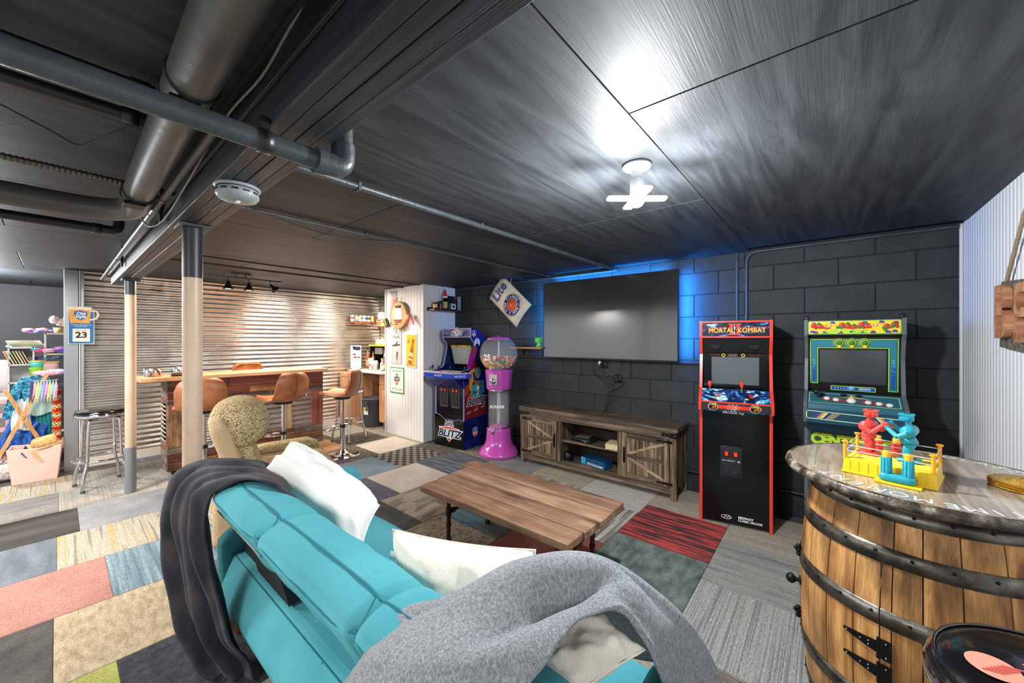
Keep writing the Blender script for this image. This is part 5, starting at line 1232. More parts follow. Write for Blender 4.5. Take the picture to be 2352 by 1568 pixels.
B().box(-.03, .03, -.02, .02, 0, .022).obj('feet', GF, t, bevel=.004); B().box(-.018, .018, -.014, .014, .022, .05).obj('body', GF2, t, bevel=.003); B().box(-.036, .036, -.03, .03, .052, .112).obj('head', GF, t, bevel=.004)
# corner shelf with bottles
cs = thing('corner_shelf', 'dark red floating shelf on the white panelled side wall above the football machine', 'shelf', (-4.17, 3.52, 1.81))
B().box(-.08, .09, -.255, .26, 0, .022).obj('board', mat('dark_red_wood', '#4a1d16', .4, var=.2, vscale=12), cs, bevel=.002)
B().box(-.082, -.075, -.25, .255, .0, .05).obj('back_lip', mat('dark_red_wood', '#4a1d16', .4), cs)
def jar(name, label, cat, x, y, z, parts, **k):
    t = thing(name, label, cat, (x, y, z), **k)
    for nm, prof, m2 in parts: B().lathe(prof, n=18).obj(nm, m2, t)
    return t
z0 = 1.832
jar('spice_tin', 'small red tin at the left end of the dark red corner shelf', 'tin', -4.15, 3.33, z0, [('body', [(.001, 0), (.032, 0), (.032, .09), (.001, .09)], mat('red_tin', '#9c2a20', .35)), ('label', [(.0325, .015), (.0325, .065)], mat('cream_label', '#d8c79a', .6))])
jar('beer_can', 'dark aluminium can second from the left on the corner shelf', 'can', -4.15, 3.42, z0, [('body', [(.001, 0), (.026, 0), (.032, .01), (.032, .10), (.026, .115), (.001, .116)], mat('dark_can', '#3a3f4a', .3, .6)), ('label', [(.0325, .0), (.0325, .035)], mat('red_tin', '#9c2a20', .35))])
sb = jar('dressed_bottle', 'dark bottle wearing a red knitted santa hat on the corner shelf', 'bottle', -4.15, 3.505, z0, [('body', [(.001, 0), (.036, 0), (.037, .005), (.037, .12), (.03, .15), (.014, .17), (.013, .21), (.001, .212)], mat('dark_glass', '#1a100c', .1)), ('label', [(.0375, .02), (.0375, .11)], mat('gold_label', '#c2a05c', .5)), ('hat_brim', [(.03, .165), (.036, .168), (.036, .185), (.028, .19)], WHITE), ('hat', [(.032, .188), (.026, .22), (.012, .275), (.001, .30)], REDP), ('hat_bobble', [(.001, .295), (.010, .30), (.010, .31), (.001, .318)], WHITE)])
B().box(-.012, .02, -.04, .04, 0, .01).obj('stand', BLK, sb)
t = thing('whiskey_bottle', 'square clear bottle with a black and white label on the corner shelf', 'bottle', (-4.14, 3.625, z0))
B().rbox((0, 0, .05), (.07, .09, .10), .012, 6).obj('body', mat('grey_glass', '#6d747a', .05, spec=.8), t); B().lathe([(.013, .1), (.013, .125), (.016, .125), (.016, .14), (.001, .14)], n=14).obj('neck', BLK, t)
B().box(.0355, .0365, -.038, .038, .015, .08).obj('label', WHITE, t); o = B().box(.0366, .037, -.022, .022, .03, .065).obj('label_print', BLK, t)
t = thing('gift_box', 'black presentation box standing behind the square bottle on the corner shelf', 'box', (-4.19, 3.66, z0))
B().box(-.03, .03, -.09, .10, .001, .20).obj('carton', MBLK, t, bevel=.002); B().box(.0305, .0315, .03, .07, .165, .19).obj('red_mark', REDP, t); B().box(-.025, .025, -.06, .06, 0, .001).obj('base', BLK, t)
t = thing('framed_card', 'slim upright white-edged card at the right end of the corner shelf', 'card', (-4.13, 3.745, z0))
B().box(-.03, .03, 0, .012, 0, .20).obj('card', mat('pale_blue_card', '#aab4c9', .4), t, bevel=.001); B().box(-.031, .031, -.002, .0, 0, .006).obj('edge', WHITE, t)
# ================= bar =================
BWx = wood('reclaimed_wood_y', '#3a2518', '#7d5237', '#b0805a', 'y', .65, .9, .5, .42, blotch=(.4, (12, 5, 12)))
BWz = wood('reclaimed_wood_z', '#463020', '#946a48', '#bf9468', 'z', .65, .9, .5, .32, blotch=(.5, (12, 12, 6)))
BWr = wood('reclaimed_red_wood', '#6a3426', '#a05640', '#b87a5c', 'z', .6, .9, .5, .12)
BWry = wood('reclaimed_red_wood_y', '#3a2019', '#6d3a2b', '#8d5641', 'y', .65, .9, .5, .32)
BWg = wood('reclaimed_grey_wood', '#3f3732', '#75675b', '#a1917f', 'y', .65, .9, .5, .35, blotch=(.4, (12, 5, 12)))
bar = thing('bar_counter', 'reclaimed plank and corrugated metal bar counter on wheels', 'bar', (-5.36, 1.49, 0))
bx = .19; y0, y1 = -.77, .78
def pk(b, nm, m): return b.obj(nm, m, bar, bevel=.002, seg=1)
# front face (x = +.19): top rails, bottom rails, uprights, metal panels
f = bx
for k, (z0_, z1_) in enumerate(((.885, .99), (.80, .882), (.745, .797))):
    cuts = [y0, y0 + .52 + .2 * k, y0 + 1.15 - .1 * k, y1]
    for a, c in zip(cuts[:-1], cuts[1:]): pk(B().box(f - .018, f + (.001 if k else .004), a + .001, c - .001, z0_, z1_), 'plank', [BWg, BWx, BWry][(k + int(a * 7)) % 3])
for k, (z0_, z1_) in enumerate(((.06, .145), (.148, .225), (.228, .30))):
    cuts = [y0, y0 + .45 + .25 * (k % 2), y0 + 1.0 + .1 * k, y1]
    for a, c in zip(cuts[:-1], cuts[1:]): pk(B().box(f - .018, f + .001 * k, a + .001, c - .001, z0_, z1_), 'plank', [BWx, BWry, BWg][(k + int(a * 9)) % 3])
for a, c, m2 in ((y0, y0 + .17, BWz), (y0 + .62, y0 + .78, BWz), (y0 + 1.07, y0 + 1.17, wood('pale_wood', '#8d6f4c', '#b3936a', '#cbb08a', 'z', .6, .9, .4, .1)), (y1 - .14, y1, BWr)):
    pk(B().box(f - .018, f + .003, a, c, .302, .743), 'upright_board', m2)
for a, c in ((y0 + .17, y0 + .62), (y0 + .78, y0 + 1.07), (y0 + 1.17, y1 - .14)):
    b = B(); 
    def fn(u, v, a=a, c=c): return (f - .012 + .007 * cos(2 * PI * (.3 + .445 * u) / .062), a + (c - a) * v, .3 + .445 * u)
    b.grid(fn, 60, 1); b.obj('corrugated_panel', GALV, bar)
# left end (y = y0): planks with a louvred opening
for z0_, z1_, m2 in ((.06, .15, BWg), (.153, .24, BWg), (.243, .32, BWx), (.745, .80, BWx), (.803, .895, BWg), (.898, .99, BWg)):
    pk(B().box(-.19, f - .019, y0, y0 + .018, z0_, z1_), 'end_plank', m2)
pk(B().box(-.19, -.125, y0, y0 + .018, .322, .743), 'end_plank', BWg); pk(B().box(.105, f - .019, y0, y0 + .018, .322, .743), 'end_plank', BWx)
for k in range(9):
    z = .345 + .045 * k; B().beam((-.125, y0 + .008, z), (.105, y0 + .008, z), .04, .006, (0, .8, .6)).obj('louvre', WT, bar)
B().box(-.19, -.17, y0 + .02, y1, .06, .99).obj('back_board', BWz, bar)
B().box(-.19, f - .019, y1 - .018, y1, .06, .99).obj('right_end', BWz, bar)
B().box(-.17, f - .02, y0 + .02, y1 - .02, .06, .08).obj('bottom_board', BWz, bar)
TOPW = wood('light_bar_top', '#a87849', '#cfa071', '#e5c69c', 'y', .3, .7, .2, .08)
for x0_, x1_ in ((-.26, -.14), (-.138, -.02), (-.018, .105), (.107, .235)):
    B().box(x0_, x1_, y0 - .20, y1 + .05, .992, 1.03).obj('top_board', TOPW, bar, bevel=.003)
for x, y in ((.10, y0 + .06), (-.12, y0 + .06), (.10, y1 - .1), (-.12, y1 - .1)):
    w_ = B().lathe([(.001, -.012), (.024, -.012), (.027, 0), (.024, .012), (.001, .012)], (x, y, .027), 16, 'y').obj('wheel', MBLK, bar)
    B().box(x - .012, x + .012, y - .018, y + .018, .045, .062).obj('caster_fork', STEEL, w_)
# things on the bar
def glass(x, y, lb, m2=None, r=.035, h=.085):
    t = thing('tumbler', lb, 'tumbler', (x, y, 1.03))
    B().lathe([(.001, 0), (r * .92, 0), (r, .004), (r, h), (r * .93, h), (r * .88, .008), (.001, .008)], n=20).obj('cup', m2 or STEEL, t)
    B().lathe([(r * 1.01, h * .3), (r * 1.01, h * .36)], n=20).obj('band', CHROME, t)
glass(-5.36, .60, 'brushed metal tumbler at the left end of the bar top', STEEL)
glass(-5.30, .66, 'copper-toned metal tumbler beside the brushed one on the bar', mat('copperish', '#b98a6a', .25, 1))
glass(-5.36, .83, 'metal tumbler standing behind the coasters on the bar', STEEL, .036, .09)
t = thing('coaster_stack', 'stack of square brown coasters on the bar top', 'coasters', (-5.22, .81, 1.03))
for k in range(4): B().rbox((rnd.uniform(-.004, .004), rnd.uniform(-.004, .004), .004 + .009 * k), (.10, .10, .008), .003, 4).obj('coaster', [wood('coaster_wood', '#4b2a18', '#7d4c30', '#a06a48', 'y'), BLK][k % 2], t)

# ---- leather bar stools ----
LEA = nmat('tan_leather', [(.3, '#8c4f2c'), (.55, '#ab6a40'), (.75, '#bd7e52')], (7, 7, 7), rough=.38, bump=.15, fine=.06, fscale=200, spec=.5, rand=False)
def bar_stool(label):
    t = thing('bar_stool', label, 'bar stool', (0, 0, 0), 0, 'tan leather bar stools at the bar')
    B().lathe([(.001, 0), (.20, 0), (.205, .006), (.19, .014), (.10, .028), (.045, .05), (.032, .075), (.001, .08)], n=36).obj('base', CHROME, t)
    B().cyl((0, 0, .07), (0, 0, .36), .029, n=20).obj('outer_column', CHROME, t)
    B().cyl((0, 0, .36), (0, 0, .70), .021, n=20).obj('gas_column', CHROME, t)
    B().cyl((0, 0, .34), (0, 0, .375), .033, n=20).obj('collar', BLK, t)
    fr2 = B(); fr2.tube([(.03, 0, .33), (.09, .11, .33), (.17, .12, .325), (.20, .06, .32), (.205, 0, .32), (.20, -.06, .32), (.17, -.12, .325), (.09, -.11, .33), (.03, 0, .33)], .009, 10); fr2.obj('footrest', CHROME, t)
    B().lathe([(.001, .69), (.09, .69), (.10, .705), (.001, .71)], n=20).obj('seat_plate', BLK, t)
    B().tube([(0, 0, .69), (.03, -.08, .685), (.05, -.16, .68), (.05, -.19, .67)], .005, 8).obj('height_lever', CHROME, t)
    # bucket seat: front +x, back -x
    def seat(u, v):
        s = 2 * v - 1
        P = [(.22, .735), (.19, .755), (.08, .735), (-.05, .725), (-.14, .75), (-.185, .83), (-.205, .93), (-.20, 1.0), (-.185, 1.03)]
        p = cr([Vector((a, b_, 0)) for a, b_ in P], u); wd = cr([Vector((q, 0, 0)) for q in (.13, .18, .215, .225, .20, .195, .19, .16, .10)], u).x
        wrap = (s * s) * (.06 if u < .5 else .055)
        x = p.x + (wrap * .9 if u > .45 else 0); z = p.y + (wrap * .7 * (1 - abs(u - .35) * 1.2) if u < .75 else 0)
        return (x, s * wd, z)
    se = B(); se.grid(seat, 34, 20); s_ = se.obj('bucket_seat', LEA, t, solid=.032, bevel=.0); 
    md = s_.modifiers.new('round', 'BEVEL'); md.width = .012; md.segments = 3; md.limit_method = 'ANGLE'
    B().tube([Vector(seat(.5 + .5 * i / 14, .5)) + Vector((-.017, 0, 0)) for i in range(15)], .0035, 6).obj('centre_seam', mat('dark_seam', '#5e3018', .6), s_)
    return t
st = bar_stool('tan leather bar stool half hidden behind the beige support post'); st.location = (-4.74, .93, 0); st.rotation_euler = (0, 0, PI - .3)
dup(st, (-4.735, 1.64, 0), PI + .3, 'tan leather bar stool in the middle of the bar front, its back to the room')
s3 = dup(st, (-4.555, 2.235, 0), math.radians(-138), 'tan leather bar stool at the right end of the bar seen from the side')
dup(st, (-5.90, 1.68, 0), .1, 'tan leather bar stool standing behind the bar with only its top showing').scale = (1, 1, 1.06)

# ---- chrome stools ----
PADB = mat('black_vinyl', '#0e0f11', .2, bump=.15, bscale=30, coat=.6)
def chrome_stool(label, cat='stool', pad=PADB, h=.735, r=.185, logo=None, legs=True):
    t = thing('chrome_stool', label, cat)
    B().lathe([(.001, h - .075), (r * .9, h - .07), (r - .008, h - .065), (r, h - .05), (r, h - .02), (r - .012, h - .004), (r * .8, h + .004), (.001, h + .008)], n=48).obj('padded_seat', pad, t)
    B().lathe([(r, h - .06), (r + .004, h - .055), (r + .004, h - .035), (r, h - .03)], n=48).obj('chrome_band', CHROME, t)
    B().tube([((r - .012) * cos(a), (r - .012) * sin(a), h - .002) for a in [2 * PI * i / 48 for i in range(48)]], .003, 6, closed=True).obj('piping', pad, t)
    for k in range(4):
        a = PI / 4 + k * PI / 2; c, s = cos(a), sin(a)
        P = [(.05, h - .085), (.12, h - .085), (.145, h - .11), (.155, .45), (.165, .26), (.20, .15), (.215, .02)]
        lg = B().tube([cr([Vector((p[0] * c, p[0] * s, p[1])) for p in P], i / 24) for i in range(25)], .0125, 12).obj('leg', CHROME, t)
        B().cyl((.215 * c, .215 * s, 0), (.215 * c, .215 * s, .025), .016, n=12).obj('foot_cap', mat('grey_rubber', '#4a5658', .6), lg)
    B().tube([(.185 * cos(a), .185 * sin(a), .27) for a in [2 * PI * i / 40 for i in range(40)]], .011, 10, closed=True).obj('foot_ring', CHROME, t)
    return t
cs1 = chrome_stool('chrome ring stool with a worn shiny black seat left of the far support post'); cs1.location = (-5.43, .28, 0); cs1.rotation_euler = (0, 0, math.radians(8))
cs2 = dup(cs1, (-5.15, 2.62, 0), .3, 'chrome legged stool tucked behind the right-hand tan leather bar stool')

# ---- track light ----
tl = thing('track_light', 'black ceiling track with four black spotlights over the bar', 'track light', (-5.17, 1.35, 2.17))
B().box(-.012, .012, -.42, .42, -.06, -.045).obj('rail', BLK, tl, bevel=.002)
B().box(-.03, .03, -.09, .09, -.02, 0).cyl((0, -.05, -.05), (0, -.05, -.01), .006, n=8).cyl((0, .05, -.05), (0, .05, -.01), .006, n=8).obj('canopy', BLK, tl)
for k, (y, tx, ty) in enumerate(((-.36, .5, -.5), (-.12, 0, 0), (.08, .0, 0), (.30, .2, .75))):
    hd = B().cyl((0, y, -.06), (0, y, -.10), .006, n=8).obj('spot_arm', BLK, tl)
    M_ = Matrix.Translation((0, y, -.10)) @ Matrix.Rotation(ty, 4, 'X') @ Matrix.Rotation(-tx, 4, 'Y')
    b = B(); b.T = M_; b.lathe([(.001, 0), (.016, 0), (.016, -.03), (.022, -.035), (.052, -.085), (.052, -.09)], n=24); b.obj('shade', BLK, hd)
    b = B(); b.T = M_; b.lathe([(.001, -.080), (.044, -.082)], n=20); b.obj('lamp_face', mat('warm_lamp_face', '#ffe6c8', .4, emit=9), hd)
    d = Vector((0, 0, -1)); M3 = M_.to_3x3(); dirv = M3 @ d; p = Vector((-5.17, 1.35, 2.17)) + M_ @ Vector((0, 0, -.10))
    lamp('bar_spot', 'SPOT', p, 24, (1, .80, .60), .04, dirv.to_track_quat('-Z', 'Y').to_euler(), 2.3, .8)
lamp('bar_nook_light', 'AREA', (-5.6, 3.1, 2.13), 16, (1, .82, .62), .3)
lamp('bar_fill_light', 'AREA', (-5.3, 2.3, 2.13), 34, (1, .86, .72), .5)  # soft fill added over the bar, no fixture modelled for it

# ---- nook: cabinets, counter, shelves ----
CW = wood('cabinet_pine', '#a06a42', '#c9966c', '#deb48c', 'z', .5, .7, .25, .08, knots=True)
def cab(name, label, x0, x1, y0, y1, z0=.09, z1=.87, drawer=True):
    t = thing(name, label, 'cabinet', ((x0 + x1) / 2, y0, 0)); w_ = (x1 - x0) / 2; d_ = y1 - y0
    B().box(-w_, w_, .02, d_, z0, z1).obj('carcass', CW, t); B().box(-w_, w_, .06, d_, 0, z0).obj('toe_kick', CW, t)
    B().box(-w_, w_, 0, .02, z0, z1).obj('face_frame', CW, t)
    if drawer: B().box(-w_ + .02, w_ - .02, -.018, 0, z1 - .17, z1 - .02).obj('drawer_front', CW, t, bevel=.004)
    zt = z1 - .19 if drawer else z1 - .02
    d2 = B().box(-w_ + .02, w_ - .02, -.010, 0, z0 + .02, zt).obj('door', CW, t)
    for a, c, e, g in ((-w_ + .02, -w_ + .06, z0 + .02, zt), (w_ - .06, w_ - .02, z0 + .02, zt), (-w_ + .06, w_ - .06, z0 + .02, z0 + .07), (-w_ + .06, w_ - .06, zt - .05, zt)):
        B().box(a, c, -.020, -.010, e, g).obj('door_rail', CW, d2, bevel=.002)
    return t
cab('base_cabinet', 'pine base cabinet at the left of the bar nook', -6.29, -6.0, 3.05, 3.6, drawer=False)
cab('base_cabinet', 'pine base cabinet with drawer beside the white column', -5.50, -5.2, 3.30, 3.76)
tag(B().box(-5.99, -5.51, 3.70, 3.715, .09, .86).obj('plywood_back', mat('raw_plywood', '#c9a377', .7, var=.08, vscale=5), bevel=.001), 'raw plywood panel at the back of the gap under the counter', 'panel')
tag(B().rbox((-5.745, 3.46, .89), (1.09, .60, .038), .008, 6).obj('nook_countertop', nmat('pale_marble', [(.3, '#b9b4ac'), (.6, '#dcd8d0')], (6, 6, 6), rough=.3, bump=0, rand=False)), 'pale speckled countertop of the bar nook', 'countertop')
t = thing('trash_can', 'dark grey plastic trash can under the nook counter', 'trash can', (-5.725, 3.33, 0))
TC = mat('grey_blue_plastic', '#4c545c', .5)
B().lathe([(.001, 0), (.15, 0), (.155, .01), (.18, .40), (.19, .405), (.195, .45), (.195, .46), (.185, .46), (.18, .43), (.15, .02), (.001, .02)], n=36).obj('bin', TC, t)
B().lathe([(.19, .44), (.205, .445), (.205, .462), (.185, .465)], n=36).obj('rim', TC, t)
B().tube([(.10, -.17, .42), (.10, -.21, .40), (.15, -.18, .34), (.05, -.21, .34), (.06, -.20, .42)], .008, 8).obj('handle', TC, t)
o = B().prism([(-.045, -.06), (.045, -.06), (.045, .06), (-.045, .06)], 0, -.001, 'y').obj('sticker', WHITE, t); o.matrix_local = face(math.radians(-72), .180, .27)
for a, c, m2 in (((-.04, .0), (.0, .055), YELP), ((0, 0), (.04, .055), BLUEP)): o = B().box(a[0], c[0], -.002, -.001, a[1], c[1]).obj('sticker_print', m2, t); o.matrix_local = face(math.radians(-72), .180, .27)
# shelf of cans
csf = thing('can_shelf', 'reddish wooden shelf on the corrugated wall holding a row of cans', 'shelf', (-6.20, 3.40, 1.69))
B().box(-.08, .06, -.24, .24, 0, .02).obj('board', mat('red_brown_wood', '#8a4a30', .5, var=.2, vscale=10), csf, bevel=.002)
for y in (-.18, .18): B().box(-.08, .03, y - .006, y + .006, -.012, 0).obj('bracket', IRON, csf)
def can(name, label, x, y, z, c1, c2, grp=None, s=1):
    t = thing(name, label, 'can', (x, y, z), rnd.uniform(-1, 1), grp)
    B().lathe([(.001, .002), (.027 * s, 0), (.033 * s, .008), (.033 * s, .112 * s), (.027 * s, .122 * s), (.001, .120 * s)], n=18).obj('body', STEEL, t)
    B().lathe([(.0334 * s, .012), (.0334 * s, .106 * s)], n=18).obj('printed_wrap', mat('can_' + c1, c1, .3, .3), t)
    B().lathe([(.0337 * s, .045 * s), (.0337 * s, .085 * s)], n=18, a0=-.7, a1=2.0).obj('badge', mat('can_' + c2, c2, .4), t)
    return t
for k, (c1, c2, w_) in enumerate((('#e4e2de', '#c23a30', 'white can with a red badge at the left end of the can row'), ('#5f86b4', '#e8c24a', 'blue can with a yellow badge, second in the can row'), ('#dcdcda', '#b8352a', 'white can with a red badge, third in the can row'), ('#d5dbe0', '#2f6a94', 'white can with a blue badge, fourth in the can row'), ('#e0ddd8', '#3a3a3a', 'white can with a dark badge, fifth in the can row'), ('#c7b26a', '#a8322a', 'gold can with a red badge at the right end of the can row'))):
    can('beverage_can', w_, -6.20, 3.21 + .074 * k, 1.71, c1, c2)
hs = thing('corner_wall_shelf', 'small corner shelf with cans and a box at the back of the nook', 'shelf', (-5.98, 3.68, 1.64))
B().box(-.26, .30, -.07, .09, 0, .018).obj('board', CW, hs, bevel=.002); B().box(-.26, .3, .08, .09, -.06, 0).obj('cleat', CW, hs)
t = thing('snack_box', 'red and cream carton on the small corner shelf', 'box', (-6.08, 3.68, 1.658)); B().box(-.09, .09, -.05, .05, 0, .10).obj('carton', mat('cream_carton', '#d9c4a4', .5), t, bevel=.002); B().box(-.07, .07, -.0515, -.05, .015, .055).obj('red_panel', REDP, t); text('Coors', .04, (0, -.0525, .034), FRONT, WHITE, t, shear=.3); B().box(-.07, .07, -.0515, -.05, .075, .09).obj('red_stripe', REDP, t)
t = thing('snack_box', 'white and blue carton beside the red carton on the corner shelf', 'box', (-5.86, 3.67, 1.658)); B().box(-.06, .06, -.04, .04, 0, .11).obj('carton', WHITE, t, bevel=.002); B().prism([(-.05, .03), (.05, .05), (.05, .1), (-.05, .09)], -.0405, -.0415, 'y').obj('blue_panel', BLUEP, t)
can('beverage_can', 'left can standing on the red and cream carton', -6.12, 3.68, 1.758, '#d9e0e6', '#b8352a', None, 1.25); can('beverage_can', 'right can standing on the red and cream carton', -6.03, 3.68, 1.758, '#cfdbe4', '#c23a30', None, 1.25)
t = thing('paper_bag', 'amber paper lantern-like box hanging high at the corner of the nook', 'bag', (-5.75, 3.70, 1.80)); B().rbox((0, 0, .13), (.16, .08, .22), .015, 6).obj('body', mat('amber_paper', '#c98a3c', .7, var=.3, vscale=14), t); B().box(-.07, .07, -.06, .05, .23, .34).obj('flap', mat('peach_paper', '#e0b48c', .7), t, bevel=.003)
# drinks rack with yellow tray
rk = thing('drinks_rack', 'black back-bar rack with a yellow top tray on the nook counter', 'rack', (-5.84, 3.60, .91))
B().box(-.28, .28, -.14, .14, .385, .41).obj('yellow_tray', YELP, rk, bevel=.003)
for x in (-.27, .27): B().box(x - .01, x + .01, -.12, .13, 0, .385).obj('side', BLK, rk)
B().box(-.26, .26, .11, .13, 0, .385).obj('back', MBLK, rk); B().box(-.26, .26, -.10, .11, .0, .03).obj('lower_shelf', BLK, rk)
B().box(-.15, .08, -.10, .0, .25, .36).obj('dispenser', mat('mid_grey', '#6a6e70', .4), rk, bevel=.004)
for k in range(5): B().cyl((-.12 + .045 * k, -.101, .335), (-.12 + .045 * k, -.108, .335), .013, n=12).obj('knob', STEEL, rk)
t = thing('clear_tub', 'clear plastic tub on the yellow tray', 'tub', (-5.86, 3.60, 1.32)); B().rbox((0, 0, .045), (.30, .16, .085), .012, 5).obj('tub', mat('milky_plastic', '#bcd0ce', .3), t); B().box(-.15, .15, -.085, .085, .088, .096).obj('lid', WHITE, t, bevel=.003)
t = thing('lime', 'green lime beside the clear tub', 'fruit', (-5.65, 3.56, 1.32)); B().ball((0, 0, .022), .022, 12, .9).obj('fruit', mat('lime_green', '#3fae3c', .5), t); B().ball((0, -.018, .03), .004, 6).obj('stem_end', GRNP, t)
def bottle(label, x, y, z, gl, lbc, h=.26, r=.032, cap=BLK):
    t = thing('liquor_bottle', label, 'bottle', (x, y, z), 0)
    B().lathe([(.001, 0), (r, 0), (r, h * .58), (r * .8, h * .68), (r * .38, h * .76), (r * .36, h * .95), (.001, h * .95)], n=16).obj('glass', gl, t)
    B().lathe([(r + .0008, h * .15), (r + .0008, h * .45)], n=16).obj('label', lbc, t)
    B().lathe([(r * .45, h * .93), (r * .45, h), (.001, h)], n=12).obj('cap', cap, t)
AMB = mat('amber_glass', '#8a4a1c', .08, spec=.8); CG = mat('pale_glass', '#9aa7a4', .06, spec=.8); GG = mat('green_glass', '#1f5a34', .08)
bottle('amber bottle with a peach label at the left of the drinks rack', -6.07, 3.42, .91, AMB, mat('peach_label', '#e08a62', .5), .34, .035)
bottle('slim amber bottle behind the peach-labelled bottle', -5.99, 3.47, .91, AMB, mat('cream_label', '#d8c79a', .6), .30)
bottle('clear bottle with a white label standing right of the dispenser', -5.66, 3.50, .94, CG, WHITE, .33, .03)
bottle('dark bottle right of the clear bottle in the rack', -5.60, 3.52, .94, mat('dark_glass', '#1a100c', .1), mat('cream_label', '#d8c79a', .6), .31)
bottle('green-capped bottle nearest the white column', -5.47, 3.36, .91, AMB, YELP, .24, .03, GRNP)
bottle('short pale bottle in front of the green-capped one', -5.40, 3.28, .91, CG, WHITE, .2, .028, WHITE)
for k, x in enumerate((-5.66, -5.60)):
    t = thing('pint_glass', ('left' if k == 0 else 'right') + ' tall frosted pint glass of the pair on the nook counter edge', 'glass', (x, 3.24 + .04 * k, .91))
    B().lathe([(.001, 0), (.026, 0), (.042, .16 + .04 * (1 - k)), (.040, .16 + .04 * (1 - k)), (.024, .01), (.001, .01)], n=20).obj('glass', mat('frosted_glass', '#d6cfd0', .15, alpha=.75), t)
    B().lathe([(.0345, .085), (.036, .105)], n=10, a0=-1.6, a1=-.7).obj('red_mark', REDP, t)
t = thing('glass_jar', 'square clear glass jar in the middle of the drinks rack', 'jar', (-5.84, 3.44, .91)); B().rbox((0, 0, .06), (.09, .07, .12), .01, 5).obj('jar', mat('smoky_glass', '#5d5a50', .08), t); B().lathe([(.001, .12), (.034, .12), (.034, .14), (.001, .14)], n=16).obj('lid', STEEL, t)
# menu board leaning by the wall
mb = thing('menu_board', 'white menu board with small pictures at the left of the nook counter', 'board', (-6.10, 3.22, .91), math.radians(38))
B().box(-.09, .09, -.006, .006, .02, .40).obj('board', mat('board_white', '#d6d4d0', .5), mb, bevel=.002); B().box(-.06, .06, -.03, .04, 0, .02).obj('foot', WHITE, mb, bevel=.002)
for x0_, x1_, z0_, z1_, m2 in ((-.02, .08, .32, .38, NAV), (-.05, -.01, .33, .385, BLK), (.02, .06, .32, .35, REDP), (-.05, .0, .24, .26, BLK), (-.04, .02, .19, .215, REDP), (.03, .07, .185, .215, FB)):
    B().box(x0_, x1_, -.0075, -.006, z0_, z1_).obj('printed_patch', m2, mb)

# ---- signs on the white column ----
def tin(name, label, x0, x1, z0, z1, base, y=3.213, tilt=0, frame=None):
    t = thing(name, label, 'sign', ((x0 + x1) / 2, y, (z0 + z1) / 2)); t.rotation_euler = (0, math.radians(tilt), 0)
    w_, h_ = (x1 - x0) / 2, (z1 - z0) / 2
    if frame: B().prism(rrect(2 * w_, 2 * h_, .008, 3), .001, -.003, 'y').obj('border', frame, t); B().prism(rrect(2 * w_ - .03, 2 * h_ - .03, .006, 3), -.003, -.0045, 'y').obj('plate', base, t)
    else: B().prism(rrect(2 * w_, 2 * h_, .006, 3), .001, -.004, 'y').obj('plate', base, t)
    return t, w_, h_
t, w_, h_ = tin('tin_sign', 'grey-blue pin-up style tin sign at the top of the white column', -5.06, -4.90, 1.83, 2.13, mat('mauve_tin', '#9a98a6', .4, var=.1, vscale=12))
poly(B(), ell(.0, .075, .016, .02), -.004).obj('head_shape', SKIN, t); poly(B(), [(-.02, .05), (.02, .05), (.028, -.02), (.02, -.12), (-.015, -.12), (-.03, -.02)], -.004).obj('dress_shape', mat('rose_print', '#b06a72', .4), t); poly(B(), [(.01, -.03), (.065, -.02), (.065, .03), (.01, .025)], -.005).obj('red_panel', REDP, t)
for s in (-.055, .06): B().ball((s, -.005, h_ - .015), .004, 6).obj('rivet', BLK, t)
t, w_, h_ = tin('tin_sign', 'pale grey tin sign with an aeroplane drawing on the white column', -5.05, -4.77, 1.05, 1.54, mat('pale_grey_tin', '#b3b0b6', .4, var=.05, vscale=9))
t.location.x = -4.91
text('Yuengling', .062, (.0, -.0045, .155), FRONT, GREYP, t, shear=.35, sx=.8)
poly(B(), [(-.115, .03), (-.03, .045), (.1, .05), (.12, .035), (.05, .02), (-.07, .012)], -.004).obj('aeroplane_body', mat('dark_green_print', '#24403a', .4), t)
poly(B(), [(-.02, .04), (.02, .04), (.055, .09), (.03, .085)], -.005).obj('aeroplane_wing', mat('dark_green_print', '#24403a', .4), t)
poly(B(), [(.02, -.06), (.055, -.07), (.05, -.12), (.035, -.2), (.02, -.19), (.015, -.11)], -.004).obj('figure_shape', mat('dark_red_print', '#4a2424', .4), t)
for k in range(9): poly(B(), [(-.13, -.22 + .05 * k), (.13, -.22 + .05 * k), (.13, -.218 + .05 * k), (-.13, -.218 + .05 * k)], -.0042).obj('plank_line', mat('line_grey', '#9a979c', .5), t)
t, w_, h_ = tin('tin_sign', 'yellow tin sign showing a brown beer bottle on the white column', -4.66, -4.41, 1.015, 1.49, mat('yellow_tin', '#e8b41c', .35), frame=mat('cream_border', '#ddd6c4', .5))
t.rotation_euler = (0, math.radians(1.5), 0)
bt = Matrix.Translation((.015, -.005, -.02)) @ Matrix.Rotation(math.radians(12), 4, 'Y')
for pts_, m2, y in (([(-.04, -.17), (.04, -.17), (.04, .0), (.03, .05), (.016, .10), (.016, .19), (-.016, .19), (-.016, .10), (-.03, .05), (-.04, .0)], mat('bottle_brown', '#a8542c', .35), 0), ([(-.041, -.12), (.041, -.12), (.041, -.01), (-.041, -.01)], mat('cream_label', '#d8c79a', .6), -.0015), ([(-.041, -.09), (.041, -.09), (.041, -.065), (-.041, -.065)], REDP, -.0025), ([(-.017, .15), (.017, .15), (.017, .17), (-.017, .17)], BLK, -.0015)):
    o = poly(B(), pts_, y).obj('bottle_art', m2, t); o.matrix_local = bt
poly(B(), [(-.09, .12), (-.04, .15), (-.03, .145), (-.07, .105)], -.0045).obj('red_swish', REDP, t)
